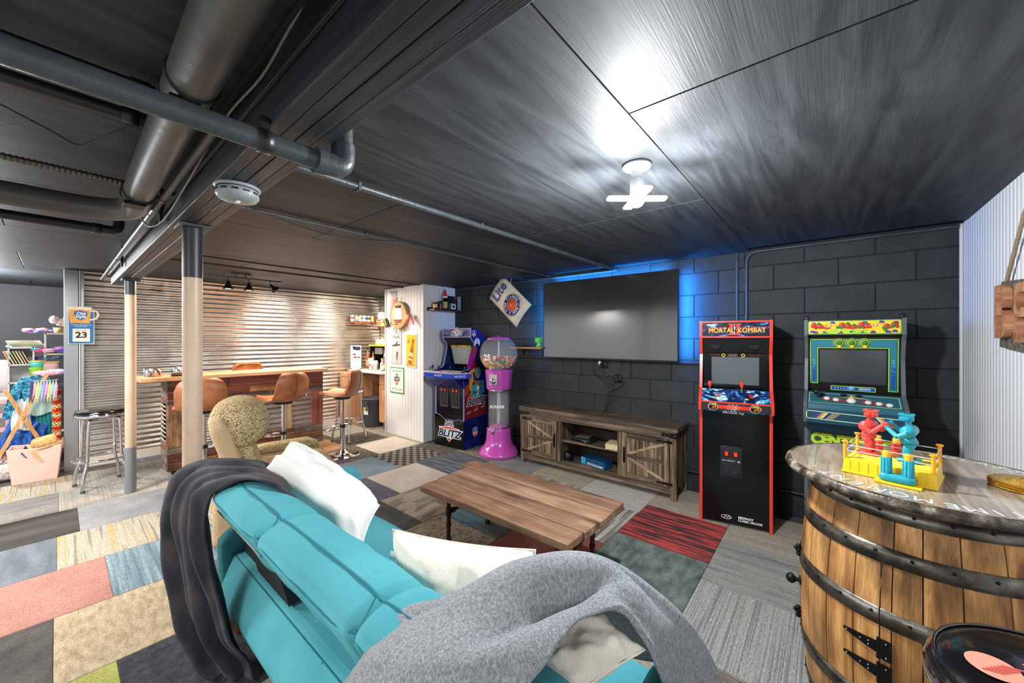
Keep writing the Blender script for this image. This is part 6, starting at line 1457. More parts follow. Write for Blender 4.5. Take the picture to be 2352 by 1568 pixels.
B().box(-.1, .1, -.0055, -.0045, -.215, -.18).obj('peach_band', mat('peach_label', '#e08a62', .5), t)
t, w_, h_ = tin('tin_sign', 'white tin sign with a green border and four round caps on the white column', -5.06, -4.71, .62, 1.0, mat('off_white_tin', '#dfe0d6', .4, var=.05, vscale=14), frame=GRNP)
t.location.x = -4.885
for x, z, m2 in ((-.0, .065, mat('cap_green', '#5a7a52', .4)), (-.04, .02, mat('cap_slate', '#5a5f78', .4)), (.04, .02, mat('cap_olive', '#6a6248', .4)), (-.005, -.035, mat('cap_red', '#b85a48', .4))):
    c_ = B().lathe([(.0001, -.003), (.034, -.002), (.037, 0)], (x, -.0045, z), 20, 'y').obj('bottle_cap', m2, t); B().box(x - .02, x + .02, -.009, -.0075, z - .006, z + .006).obj('cap_stripe', mat('cream_label', '#d8c79a', .6), c_)
text("ROLLING ROCK", .032, (0.0, -.005, .135), FRONT, GRNP, t, bold=.001)
text("BOTTLE CAPS", .042, (0.0, -.005, -.13), FRONT, WHITE, t, bold=.004); text("BOTTLE CAPS", .042, (0.0, -.0062, -.13), FRONT, GRNP, t)
# round lit wall piece and its flanks
rl = thing('barrel_head_sign', 'round wooden wall sign with a lit pink panel on the white column', 'sign', (-4.77, 3.15, 1.76))
B().lathe([(.001, 0), (.19, 0), (.20, -.01), (.20, -.04), (.185, -.05), (.001, -.05)], (0, .055, 0), 40, 'y').obj('wood_disc', mat('pale_rope_wood', '#b09468', .6, bump=.4, bscale=60, var=.15, vscale=20), rl)
B().lathe([(.185, -.048), (.200, -.055), (.203, -.03), (.2, 0)], (0, .055, 0), 40, 'y').obj('rim', mat('rim_wood', '#9c7a4e', .6), rl)
B().box(-.08, .08, -.012, .005, -.07, .09).obj('lit_panel', mat('lit_pink_panel', '#ffb49c', .4, emit=2.2), rl)
B().box(-.085, .085, -.014, .004, -.078, -.06).obj('red_strip', REDP, rl)
B().box(-.06, .06, -.008, .004, .11, .14).obj('dark_word_plate', MBLK, rl)
for k in range(6): B().cyl((-.06 + .04 * (k % 4), -.004, -.10 - .03 * (k // 4)), (-.06 + .04 * (k % 4), .004, -.10 - .03 * (k // 4)), .008, n=8).obj('tap_mark', BLK, rl)
for a in (80, 100, 215, 235, 250, 295, 310): B().cyl((.19 * cos(math.radians(a)), .03, .19 * sin(math.radians(a))), (.27 * cos(math.radians(a)), .03, .27 * sin(math.radians(a))), .006, n=8).obj('peg', mat('peg_metal', '#8a867c', .4, .5), rl)
t = thing('bottle_opener', 'dark wall bottle opener with a gold plate left of the round sign', 'bottle opener', (-5.12, 3.18, 1.66)); b = B(); b.T = Matrix.Rotation(math.radians(-35), 4, 'Y'); b.box(-.04, .04, -.01, .02, -.06, .06); b.obj('plate', BLK, t); b = B(); b.T = Matrix.Rotation(math.radians(-35), 4, 'Y'); b.box(-.012, .012, -.014, -.008, -.045, .045); b.obj('gold_bar', GOLD, t); B().lathe([(.001, -.004), (.025, -.004), (.025, .03)], (.1, 0, .0), 16, 'y').obj('round_plate', STEEL, t)
lamp('sign_glow', 'POINT', (-4.56, 3.10, 1.70), .6, (1, .25, .2), .03)
t = thing('pig_ornament', 'small pink wall ornament with wings glowing red at the right of the round sign', 'ornament', (-4.49, 3.15, 1.70)); PKO = mat('pink_ornament', '#e08a84', .4)
b = B().ball((0, 0, .02), .045, 12, .8); b.obj('body', PKO, t); B().ball((.05, .0, .0), .022, 10).obj('head', PKO, t); B().lathe([(.001, .045), (.04, .05), (.045, .06), (.001, .065)], n=14).obj('hat', mat('tan_hat', '#b59a78', .6), t)
for s in (0, 1): B().tube([(.05 + .02 * s, 0, -.02), (.08 + .02 * s, 0, -.06), (.09 + .02 * s, 0, -.09)], [.012, .009, .003], 8).obj('limb', PKO, t)
B().cyl((0, 0, .02), (0, .06, .02), .006, n=8).obj('mount', STEEL, t)
# ---- calendar sign on steel column ----
os_ = thing('calendar_sign', 'blue beer calendar sign reading 23 on the grey steel column', 'sign', (-6.225, .17, 1.56), PI / 2)
B().prism(rrect(.19, .39, .012, 3), .001, -.008, 'y').obj('backing', mat('cream_border', '#ddd6c4', .5), os_)
B().prism(rrect(.178, .378, .01, 3), -.008, -.0105, 'y').obj('blue_board', mat('sign_blue', '#1f6fae', .4), os_)
B().prism([(-.08, .03), (.06, .03), (.07, .185), (-.09, .185)], -.0105, -.014, 'y').obj('mug', mat('amber_mug', '#e0a03c', .4, var=.1, vscale=20), os_)
B().prism(rrect(.175, .035, .014, 4, -.01, .19), -.0105, -.018, 'y').obj('foam', mat('foam_cream', '#e6dfc8', .5), os_)
B().tube([(.065, -.012, .165), (.11, -.012, .165), (.125, -.012, .13), (.11, -.012, .085), (.06, -.012, .065)], .010, 10).obj('mug_handle', mat('foam_cream', '#e6dfc8', .5), os_)
B().prism([(-.05, .16), (.04, .16), (.045, .12), (.03, .08), (-.005, .06), (-.04, .08), (-.055, .12)], -.014, -.016, 'y').obj('shield', mat('sign_blue', '#1f6fae', .4), os_)
B().prism([(-.02, .16), (.01, .16), (.014, .18), (-.024, .18)], -.014, -.0165, 'y').obj('crest', REDP, os_)
text('Old', .042, (-.002, -.0175, .132), FRONT, WHITE, os_, bold=.001); text('Style', .042, (-.005, -.0175, .10), FRONT, WHITE, os_, bold=.001)
text("America's Best Brewed", .0155, (0, -.0115, .012), FRONT, WHITE, os_); text("Premium Beer", .0155, (0, -.0115, -.004), FRONT, WHITE, os_)
B().box(-.062, .062, -.0125, -.0105, -.17, -.03).obj('calendar_leaf', mat('leaf_cream', '#e9e2d2', .6), os_, bevel=.001)
text('SEPTEMBER', .017, (0, -.0132, -.048), FRONT, ORNP, os_); text('23', .088, (0, -.0132, -.10), FRONT, BLK, os_, bold=.003)
# ================= barrel table =================
OAK = wood('barrel_oak', '#6a4524', '#a87743', '#cf9f66', 'z', .5, .8, .5, .22, blotch=(.55, (9, 9, 4)))
HOOP = nmat('worn_hoop_steel', [(.3, '#4a463f'), (.55, '#6d6961'), (.8, '#908d86')], (7, 7, 20), rough=.38, metal=.85, bump=.3, fine=.15, fscale=60, rand=False, blotch=(.5, (14, 14, 14)))
brl = thing('barrel_table', 'oak barrel table with metal hoops and a round lettered top', 'table', (.265, 2.03, 0))
def brR(z): t = (z - .40) / .48; return .357 - .047 * t * t
rb = random.Random(5); NST = 26; angs = []
a = math.radians(-200)
wds = [rb.uniform(.8, 1.2) for _ in range(NST)]; tot = sum(wds)
for k in range(NST):
    w_ = wds[k] / tot * 2 * PI; a0 = a + .0045; a1 = a + w_ - .0045; a += w_
    b = B(); nz = 14
    def st_(u, v, out=0): z = .02 + .865 * u; r_ = brR(z) - out; an = a0 + (a1 - a0) * v; return (r_ * cos(an), r_ * sin(an), z)
    b.grid(lambda u, v: st_(u, v), nz, 3); b.grid(lambda u, v: st_(u, 1 - v, .022), nz, 1)
    b.grid(lambda u, v: st_(u, 0, .022 * (1 - v)), nz, 1); b.grid(lambda u, v: st_(u, 1, .022 * v), nz, 1)
    b.obj('stave', OAK, brl); angs.append(a0)
for z0_, h_ in ((.85, .038), (.72, .052), (.525, .055), (.215, .055), (.05, .05)):
    prof = [(brR(z0_ + h_ / 2) + .0005, z0_ + h_ / 2), (brR(z0_ + h_ / 2) + .004, z0_ + h_ / 2), (brR(z0_) + .004, z0_), (brR(z0_ - h_ / 2) + .004, z0_ - h_ / 2), (brR(z0_ - h_ / 2) + .0005, z0_ - h_ / 2)]
    if z0_ == .525:
        # this hoop is cut where the door opens
        hp = B().lathe(prof, n=70, a0=math.radians(-112.4), a1=math.radians(180)).obj('hoop', HOOP, brl)
        B().lathe(prof, n=16, a0=math.radians(-179), a1=math.radians(-113)).obj('hoop', HOOP, brl)
    else: hp = B().lathe(prof, n=90).obj('hoop', HOOP, brl)
    for j in range(14):
        an = math.radians(-190 + 14.5 * j + 3 * z0_)
        rr_ = brR(z0_) + .004; B().ball((rr_ * cos(an), rr_ * sin(an), z0_ + .008), .0052, 8).obj('rivet', IRON, hp)
# door seam and hinges
sa = math.radians(-112.7)
B().lathe([(brR(z) + .0006, z) for z in (.245, .35, .45, .55, .69)], n=1, a0=sa - .005, a1=sa + .005).obj('door_gap', MBLK, brl)
for zc_ in (.425, .345):
    b = B()
    def pa(an, z, o): r_ = brR(z) + o; return (r_ * cos(an), r_ * sin(an), z)
    L = [(-.27, .004), (-.20, .009), (-.10, .014), (-.02, .018)]
    V = []; 
    for s_, hh in L: V += [pa(sa + s_, zc_ + hh, .004), pa(sa + s_, zc_ - hh, .004)]
    b.add(V, [(2 * i, 2 * i + 1, 2 * i + 3, 2 * i + 2) for i in range(3)])
    V = []
    for s_ in (.02, .085): V += [pa(sa + s_, zc_ + .032, .004), pa(sa + s_, zc_ - .032, .004)]
    b.add(V, [(0, 1, 3, 2)])
    h = b.obj('hinge', IRON, brl, solid=.004)
    B().cyl(pa(sa, zc_ - .032, .006), pa(sa, zc_ + .032, .006), .0055, n=12).obj('hinge_pin', IRON, h)
    for s_, dz_ in ((-.24, 0), (-.13, 0), (-.07, .006), (-.07, -.006), (.05, .022), (.05, -.022)): B().ball(pa(sa + s_, zc_ + dz_, .007), .0032, 6).obj('hinge_screw', STEEL, h)
# knobs and latches on the door's free edge (left)
for z_, kind in ((.545, 0), (.42, 1), (.29, 0)):
    an = math.radians(-171); b = B(); r_ = brR(z_)
    c, s_ = cos(an), sin(an)
    def q(o, z): return ((r_ + o) * c, (r_ + o) * s_, z)
    if kind: b.cyl(q(0, z_), q(.026, z_), .008, n=12); b.ball(q(.032, z_), .018, 12, 1.1); b.cyl(q(-.004, z_), q(.004, z_), .018, n=14); nm = 'door_knob'
    else:
        for dz_ in (-.016, 0, .016): b.ball(q(.010, z_ + dz_), .010, 8)
        b.cyl(q(0, z_), q(.02, z_), .006, n=10); b.ball(q(.02, z_ + .008), .008, 8); nm = 'latch'
    b.obj(nm, IRON, brl)
# round top: planks running away from the camera inside a worn rim
TOPM = nmat('sealed_grey_brown_top', [(.3, '#75665a'), (.5, '#9a8977'), (.72, '#b8a893')], (26, 1.3, 10), rough=.13, dist=.7, bump=.06, fine=.15, fscales=(200, 9, 50), tint=.12, coat=.5, blotch=(.3, (9, 4, 5)))
RT_ = .392; pw = .0875; x = -RT_
nP = int(math.ceil(2 * RT_ / pw))
for k in range(nP):
    xa, xb = -RT_ + k * pw + .0004, min(RT_, -RT_ + (k + 1) * pw) - .0004
    P = []; 
    for i in range(9): xx = xa + (xb - xa) * i / 8; P.append((xx, math.sqrt(max(0, RT_ ** 2 - xx * xx))))
    P2 = [(x_, -y_) for x_, y_ in P[::-1]]
    B().prism(P + P2, .902, .930, 'z').obj('top_plank', TOPM, brl)
B().lathe([(RT_ - .004, .90), (.392, .896), (.403, .900), (.407, .910), (.404, .923), (.397, .9305), (RT_ - .004, .9312)], n=96).obj('rim', nmat('worn_dark_rim', [(.4, '#2a241e'), (.55, '#5d5246'), (.7, '#a59c8e')], (26, 26, 26), rough=.35, bump=.35, fine=.3, fscale=160, rand=False), brl)
B().lathe([(.001, .86), (.305, .86), (.305, .902)], n=40).obj('head', OAK, brl)
SILV = mat('pale_inlay', '#c9d4d6', .3)
for st_w, a0, stp, r_ in (('MOMENT', -97, -8.6, .345), ('TIME', -66, -7.2, .352), ('GLASS', 70, -7.4, .35)):
    for i, chh in enumerate(st_w):
        an = math.radians(a0 + stp * i)
        text(chh, .062, (r_ * cos(an), r_ * sin(an), .9312), (0, 0, an - PI / 2), SILV, brl, 'top_lettering', ext=.0003)
B().lathe([(.006, .9313), (.0001, .9316)], (.345 * cos(math.radians(-152)), .345 * sin(math.radians(-152)), 0), 10).obj('inlay_dot', SILV, brl)

# ---- boxing toy on the barrel ----
YL = mat('toy_yellow', '#f0c81c', .3); TLB = mat('toy_teal', '#1c93a8', .3); TR = mat('toy_red', '#e0443a', .3); YO = mat('toy_amber', '#e8a51e', .3)
WRP = mat('white_rope', '#e8e4e0', .4)
toy = thing('boxing_ring_toy', 'yellow plastic boxing ring toy with teal and red control posts on the barrel table', 'toy', (.178, 1.94, .931), math.radians(-12.6))
hw, hd = .117, .105
B().prism([(-hw, 0), (hw, 0), (hw - .004, .05), (-hw + .004, .05)], -hd, hd, 'y').obj('ring_base', YL, toy, bevel=.003)
B().box(-hw + .012, hw - .012, -hd + .012, hd - .012, .05, .053).obj('ring_floor', mat('toy_pale_yellow', '#f5d84a', .25), toy, bevel=.002)
B().box(-hw - .003, hw + .003, -hd - .003, hd + .003, 0, .006).obj('base_lip', YL, toy, bevel=.001)
for k in range(9):
    x = -hw + .02 + k * .0245; B().box(x - .0012, x + .0012, -hd - .0015, -hd + .004, .008, .046).obj('side_rib', YL, toy)
for x, y, m2 in ((-hw + .006, -hd + .008, YO), (hw - .008, -hd + .008, YO), (-hw + .006, hd - .008, YO), (hw - .008, hd - .008, YO)):
    B().cyl((x, y, .045), (x, y, .108), .0055, n=12).cyl((x, y, .108), (x, y, .113), .0095, n=14).obj('corner_post', m2, toy)
for z in (.078, .098):
    for p, q_ in (((-1, -1), (1, -1)), ((1, -1), (1, 1)), ((1, 1), (-1, 1)), ((-1, 1), (-1, -1))):
        B().cyl((p[0] * (hw - .007), p[1] * (hd - .008), z), (q_[0] * (hw - .007), q_[1] * (hd - .008), z), .0014, n=6).obj('rope', WRP, toy)
def pod(cx, cy, m2, sg):
    b = B().rbox((cx, cy, .021), (.088, .034, .028), .010, 6); o = b.obj('control_pod', m2, toy)
    B().box(cx - .055, cx + .058, cy - .022, cy + .028, 0, .007).obj('pod_base', YL, toy, bevel=.001)
    for dx in (-.026, .026):
        pr = []
        b = B().lathe([(.0135, .03), (.0125, .088), (.001, .088)], (cx + dx, cy, 0), 16).obj('control_post', m2, o)
        for k in range(10):
            an = 2 * PI * k / 10; B().cyl((cx + dx + .0135 * cos(an), cy + .0135 * sin(an), .034), (cx + dx + .0125 * cos(an), cy + .0125 * sin(an), .086), .0018, n=5).obj('post_rib', m2, b)
        B().lathe([(.0001, .109), (.009, .108), (.011, .103), (.0115, .086)], (cx + dx, cy, 0), 16).obj('thumb_button', YO, o)
pod(.030, -hd - .026, TLB, -1); pod(-.030, hd + .024, TR, 1)
def robot(name, label, m2, loc, rz):
    t = thing(name, label, 'toy robot', loc, rz)
    B().rbox((0, 0, .006), (.06, .05, .012), .004, 4).obj('foot_plate', m2, t)
    for s_ in (-1, 1):
        B().rbox((.004, .014 * s_, .034), (.022, .018, .048), .006, 5).rbox((-.002, .014 * s_, .056), (.026, .02, .02), .008, 5).obj('leg', m2, t)
        B().cyl((-.002, .023 * s_, .056), (-.002, .026 * s_, .056), .007, n=12).obj('knee_disc', m2, t)
    B().lathe([(.001, .062), (.02, .062), (.024, .07), (.018, .085), (.014, .09), (.001, .092)], (0, 0, 0), 14).obj('waist', m2, t)
    B().lathe([(.001, -.04), (.017, -.04), (.020, -.034), (.021, 0), (.020, .034), (.017, .04), (.001, .04)], (0, 0, .108), 18, 'y').rbox((.006, 0, .104), (.035, .05, .03), .008, 5).obj('chest', m2, t)
    for s_ in (-1, 1):
        B().lathe([(.001, 0), (.014, 0), (.015, .006), (.001, .008)], (0, .04 * s_ if s_ > 0 else -.048, .108), 14, 'y').obj('shoulder', m2, t)
        fz = .112 if s_ > 0 else .122
        a_ = B().tube([(0, .044 * s_, .105), (.022, .048 * s_, .090)], [.010, .009], 10).tube([(.022, .048 * s_, .090), (.05, .030 * s_, fz)], [.009, .007], 10).obj('arm', m2, t)
        B().rbox((.054, .028 * s_, fz + .004), (.018, .014, .016), .005, 5).obj('fist', m2, a_)
    B().cyl((0, 0, .125), (.002, 0, .142), .007, n=10).obj('neck', m2, t)
    h = B().rbox((.006, 0, .155), (.034, .030, .028), .005, 5).box(-.012, .026, -.017, .017, .163, .169).obj('head', m2, t)
    B().box(.021, .026, -.012, .012, .150, .156).obj('visor', m2, h); B().box(.020, .025, -.009, .009, .142, .147).obj('jaw', m2, h)
    for s_ in (-1, 1): B().cyl((.004, .014 * s_, .156), (.004, .019 * s_, .156), .006, n=10).obj('ear_disc', m2, h)
    return t
robot('boxing_robot', 'red plastic boxing robot standing in the toy ring', TR, (.118, 1.968, .985), math.radians(-20))
robot('boxing_robot', 'teal plastic boxing robot facing the red one in the toy ring', TLB, (.222, 1.935, .985), math.radians(165))
gd = thing('gold_coasters', 'glittering gold sequinned round coasters at the right of the barrel table', 'coasters', (.505, 2.02, .931))
GLD = mat('gold_sequins', '#d9a83a', .25, 1, bump=.8, bscale=300)
for k in range(3):
    b = B()
    b.lathe([(.001, .008 * k), (.083, .008 * k + .001), (.088, .008 * k + .004), (.083, .008 * k + .0075), (.001, .008 * k + .008)], n=36); o = b.obj('coaster', GLD, gd)
    b = B()
    for j in range(90):
        an = rb.uniform(0, 2 * PI); r_ = .084 + rb.uniform(-.004, .004) if k < 2 or j % 2 else rb.uniform(0, .08); b.ball((r_ * cos(an), r_ * sin(an), .008 * k + (.0045 if r_ > .08 else .0085)), .0032, 6)
    o2 = b.obj('sequins', GLD, o); o2['kind'] = 'stuff'

# ---- near stool ----
cs3 = chrome_stool('black vinyl stool with an orange round print in the right foreground by the barrel', h=.772, r=.20)
cs3.location = (.36, 1.18, 0); cs3.rotation_euler = (0, 0, 0)
SAL = mat('salmon_print', '#f0907a', .35)
B().lathe([(.0001, .7815), (.037, .7808)], (-.112, -.010, 0), 32).obj('round_print', SAL, cs3)
b = B()
for k in range(6): b.add([(-.130 + .006 * k, -.032 + .0065 * k, .7821), (-.130 + .006 * k + .03, -.026 + .0065 * k, .7821), (-.130 + .006 * k + .03, -.022 + .0065 * k, .7821), (-.130 + .006 * k, -.028 + .0065 * k, .7821)], [(0, 1, 2, 3)])
b.obj('red_bars', mat('dull_red_print', '#c85a50', .35), cs3)
B().add([(-.068, .03, .7821), (-.055, .05, .7821), (-.045, .035, .7821)], [(0, 1, 2)]).obj('small_print', SAL, cs3)

# ---- hanging letter sign on right wall ----
sg = thing('letter_sign', 'hanging sign with wooden letters on weathered metal on the white beadboard wall', 'sign', (.655, 2.97, 1.54))
WM = nmat('weathered_galvanised', [(.3, '#5b584a'), (.6, '#8a8672'), (.8, '#a19d8b')], (12, 40, 40), rough=.5, metal=.5, bump=.5, fine=.2, fscale=200)
b = B(); b.T = Matrix.Rotation(math.radians(4), 4, 'X'); b.box(-.004, .012, -1.02, 0, -.16, .16); b.obj('metal_back', WM, sg, bevel=.002)
LWD = wood('letter_wood', '#7a4a2e', '#a97452', '#c39472', 'z', .55, .6, .4, .1)
for k, chh in enumerate('BEER'):
    o = text(chh, .36, (-.018, -.02 - .25 * k, -.005 + .018 * -k), (PI / 2, 0, -PI / 2), LWD, sg, 'wooden_letter', ext=.013, align='LEFT', bold=.004, sx=.86)
b = B().tube([(0, -.07, .155), (.0, -.28, .42), (0, -.5, .60)], .008, 8).tube([(0, -.95, .13), (0, -.72, .42), (0, -.5, .60)], .008, 8); b.obj('rope', mat('jute_rope', '#a08a6a', .9, bump=1, bscale=200), sg)
B().ball((0.01, -.5, .60), .012, 8).obj('hook', IRON, sg)
# ================= play corner (left) =================
WL = mat('white_laminate', '#dcdad8', .4)
kb = thing('cube_bookcase', 'white cube bookcase with books behind the costume rack', 'bookcase', (-6.95, -.25, 0))
for y in (-.085, .083): B().box(-.14, .14, y - .006, y + .006, 0, 1.33).obj('side', WL, kb)
for z in (.30, .62, .94, 1.135, 1.322): B().box(-.14, .14, -.085, .085, z - .008, z + .008).obj('shelf', WL, kb)
B().box(-.14, -.13, -.085, .085, 0, 1.33).obj('back', WL, kb)
cols = ['#c0392b', '#dfe0e0', '#3f7f4a', '#86a83c', '#e8e2d2', '#b8433a', '#3a5f8a']
nms = ['red', 'white', 'dark green', 'light green', 'cream', 'dull red', 'blue']
for k in range(7):
    t = thing('picture_book', '%s picture book leaning in the top cube of the white bookcase' % nms[k], 'book', (-6.86, -.325 + .021 * k, 1.143)); t.rotation_euler = (math.radians(20), 0, 0)
    B().box(-.06, .06, .0, .011, 0, .15).obj('cover', mat('book_' + nms[k], cols[k], .5), t, bevel=.001); B().box(-.058, .062, .002, .009, .002, .148).obj('pages', mat('paper_edges', '#d8c7a0', .9), t)
for k in range(4):
    t = thing('picture_book', '%s book lying flat in the stack on top of the white bookcase, %s' % (['pale', 'white', 'green-edged', 'blue-edged'][k], ['topmost', 'second from top', 'third from top', 'at the bottom'][k]), 'book', (-6.92, -.24 + .01 * k, 1.331 + .018 * (3 - k)), .2 * k - .3)
    w_ = .10 + .012 * k; B().box(-.08, .08, -w_, w_, 0, .003).box(-.08, .08, -w_, w_, .013, .016).obj('cover', mat('flat_' + str(k), ['#c9c6b8', '#dcdcd8', '#6f8a5a', '#4a7fa0'][k], .5), t); B().box(-.078, .078, -w_ + .002, w_ - .002, .003, .013).obj('pages', mat('paper_edges', '#d8c7a0', .9), t)
tb = thing('tall_bookcase', 'tall white open bookcase partly hidden by the steel column', 'bookcase', (-6.95, .04, 0))
for y in (-.125, .12): B().box(-.12, .12, y - .008, y + .008, 0, 1.49).obj('side', WL, tb)
for z in (.3, .6, .88, 1.03, 1.245, 1.48): B().box(-.12, .12, -.125, .12, z - .009, z + .009).obj('shelf', mat('pale_wood_shelf', '#d8c8ac', .5), tb)
def cloth(name, label, cols_, c, size, seed, nb=9):
    """a loose pile of small folded cloth pieces, one thing"""
    t = thing(name, label, 'cloth', c); r_ = random.Random(seed)
    for k in range(nb):
        m_ = mat('cloth' + cols_[k % len(cols_)], cols_[k % len(cols_)], .85, bump=.3, bscale=40)
        p = Vector((r_.uniform(-.5, .5) * size[0], (k / (nb - 1) - .5) * size[1], r_.uniform(.2, .8) * size[2])); s_ = r_.uniform(.6, 1.2) * size[2]
        b = B(); sd = r_.uniform(0, 50)
        def fn(u, v, s_=s_, sd=sd, p=p): a = u * 2 * PI; ph = (v - .5) * PI; q = Vector((cos(a) * cos(ph), sin(a) * cos(ph), sin(ph))); k2 = 1 + .45 * noise.noise(q * 1.8 + Vector((sd, 0, 0))); return (p.x + q.x * s_ * .8 * k2, p.y + q.y * s_ * 1.1 * k2, max(0.001, p.z + q.z * s_ * .5 * k2))
        b.grid(fn, 14, 9, closeu=True); b.obj('folded_piece', m_, t)
    return t
cloth('scarf_pile', 'pink and purple scarves lying on the upper shelf end of the play corner', ['#d9a6c4', '#8a4a8a', '#e8dfe6', '#5a6aa8'], (-6.9, -.11, 1.49), (.10, .20, .04), 1)
cloth('doll_clothes', 'multicoloured doll clothes piled on the shelf below the scarves', ['#3a9a9a', '#d9628a', '#e8e0da', '#8a5ab0', '#e0b0c8', '#3f6fb0'], (-6.88, -.02, 1.256), (.12, .26, .06), 2, 13)
cloth('doll_clothes', 'blue and pink folded clothes on the lower shelf above the yellow-lidded tub', ['#2f4f8a', '#b85a9a', '#6a3a6a', '#4a90a0'], (-6.88, -.06, 1.185), (.12, .16, .03), 3)
t = thing('plush_bow', 'red and white dotted plush bow in a small wicker basket', 'plush toy', (-6.88, .03, 1.49))
B().lathe([(.001, 0), (.05, 0), (.06, .06), (.055, .06), (.001, .01)], n=20).obj('basket', mat('wicker', '#a88a5a', .8, bump=.8, bscale=120), t)
DOT = nmat('dotted_cloth', [(.5, '#e9e2de'), (.62, '#c23a4a')], (60, 60, 60), rough=.9, bump=0)
B().ball((0, 0, .12), .045, 14).obj('knot', DOT, t)
for s in (-1, 1): B().ball((0, .05 * s, .15), .04, 12, 1.2).obj('loop', DOT, t)
t = thing('storage_tub', 'translucent pink tub with a yellow lid under the clothes shelf', 'tub', (-6.84, -.06, 1.04)); B().rbox((0, 0, .055), (.14, .15, .11), .015, 5).obj('tub', mat('pink_tub', '#e0b4b4', .3), t); B().box(-.075, .075, -.08, .08, .11, .122).obj('lid', mat('pale_yellow', '#e8c95a', .4), t, bevel=.003)
t = thing('play_bucket', 'lime green bucket stacked under a teal one in the play corner', 'bucket', (-6.8, -.145, .97)); B().lathe([(.001, 0), (.045, 0), (.055, .12), (.058, .13), (.052, .125), (.001, .01)], n=20).obj('bucket', mat('lime_bucket', '#9fd62a', .4), t); B().lathe([(.056, .118), (.061, .12), (.061, .132), (.056, .132)], n=20).obj('rim', mat('lime_bucket', '#9fd62a', .4), t)
t = thing('play_bucket', 'teal tub standing on the lime green bucket', 'bucket', (-6.8, -.14, 1.10)); B().lathe([(.001, 0), (.052, 0), (.058, .07), (.001, .072)], n=20).obj('bucket', mat('teal_tub', '#5cc0b8', .4), t); B().lathe([(.058, .066), (.062, .068), (.062, .076), (.001, .078)], n=20).obj('lid', mat('pale_yellow', '#e8c95a', .4), t)
# wooden costume rack
PINE = wood('rack_pine', '#a8703c', '#cf9a62', '#e0b480', 'z', .5, .8, .2, .06)
rk2 = thing('costume_rack', 'pine X-frame costume rack holding dress-up clothes', 'rack', (-6.5, -.2, 0))
B().beam((.14, .135, 1.05), (.14, -.195, .17), .012, .032).obj('crossed_leg', PINE, rk2, bevel=.002)
B().beam((.122, -.135, .90), (.122, .085, .35), .012, .032).obj('crossed_leg', PINE, rk2, bevel=.002)
B().beam((-.22, .13, 1.06), (-.22, -.19, .16), .012, .032).obj('rear_leg', PINE, rk2, bevel=.002)
B().cyl((-.24, .125, 1.04), (.14, .125, 1.04), .012, n=12).obj('hanging_rail', PINE, rk2)
B().cyl((-.24, -.165, .22), (.14, -.165, .22), .010, n=12).obj('lower_rail', PINE, rk2)
B().ball((.148, -.025, .62), .006, 8).obj('bolt', STEEL, rk2)
def drape(name, label, cat, net, m, seed, amp=.012, folds=5):
    def fn(u, v):
        p = loft(net, u, v); q = .5 + .5 * u
        return p + Vector((amp * q * sin(v * 2 * PI * folds + seed), 0, amp * .5 * sin(u * 5 + seed + v * 9)))
    b = B(); b.grid(fn, 26, 34); o = b.obj(name, m, solid=.004); return tag(o, label, cat)
MER = nmat('blue_scaled_cloth', [(.45, '#1f6f9a'), (.55, '#2f8fb4'), (.7, '#5fb4cc')], (30, 50, 50), tex='vor', rough=.5, bump=.4, fine=.1, rand=False)
drape('mermaid_dress', 'blue scale-patterned dress hanging on the rack with one long sleeve', 'dress', [[(-6.53, -.25, 1.0), (-6.53, -.16, 1.03), (-6.53, -.05, 1.0)], [(-6.53, -.27, .90), (-6.52, -.17, .92), (-6.53, -.03, .9)], [(-6.54, -.25, .78), (-6.51, -.16, .8), (-6.54, -.02, .8)], [(-6.55, -.23, .70), (-6.52, -.16, .72), (-6.55, -.01, .72)]], MER, 1)
drape('dress_sleeve', 'long blue sleeve trailing left from the mermaid-blue dress', 'dress', [[(-6.51, -.28, .95), (-6.5, -.23, .98)], [(-6.5, -.32, .82), (-6.49, -.25, .82)], [(-6.5, -.345, .70), (-6.49, -.28, .70)], [(-6.5, -.36, .60), (-6.49, -.30, .585)]], MER, 2, .008, 2)
drape('satin_cape', 'pale mint satin skirt draped across the middle of the costume rack', 'skirt', [[(-6.50, -.20, .80), (-6.48, -.12, .84), (-6.50, -.02, .86)], [(-6.49, -.21, .70), (-6.46, -.12, .72), (-6.49, 0, .74)], [(-6.5, -.20, .63), (-6.48, -.12, .60), (-6.5, .0, .64)]], mat('mint_satin', '#a9cfc8', .35, sheen=.3), 3, .010, 3)
drape('teal_skirt', 'dark teal pleated skirt hanging low at the right of the rack', 'skirt', [[(-6.52, -.15, .68), (-6.52, -.02, .68)], [(-6.52, -.14, .5), (-6.52, .0, .5)], [(-6.52, -.13, .38), (-6.52, -.01, .38)]], mat('deep_teal_cloth', '#1a7f7a', .6), 4, .014, 6)
drape('blue_star_dress', 'deep blue gathered dress bunched at the bottom of the rack', 'dress', [[(-6.56, -.30, .62), (-6.56, -.12, .6), (-6.56, -.0, .56)], [(-6.5, -.36, .42), (-6.48, -.2, .46), (-6.5, -.06, .42)], [(-6.44, -.40, .26), (-6.42, -.22, .28), (-6.46, -.08, .30)]], nmat('blue_star_cloth', [(.4, '#123f8a'), (.65, '#1f62b4'), (.78, '#9cc4e8')], (40, 40, 40), rough=.6, rand=False), 5, .02, 4)
drape('white_tulle', 'white tulle petticoat between the blue dresses', 'skirt', [[(-6.53, -.26, .78), (-6.53, -.17, .8)], [(-6.47, -.30, .6), (-6.46, -.18, .6)], [(-6.45, -.30, .48), (-6.45, -.16, .46)]], mat('white_tulle', '#dfe6ea', .8), 6, .012, 4)
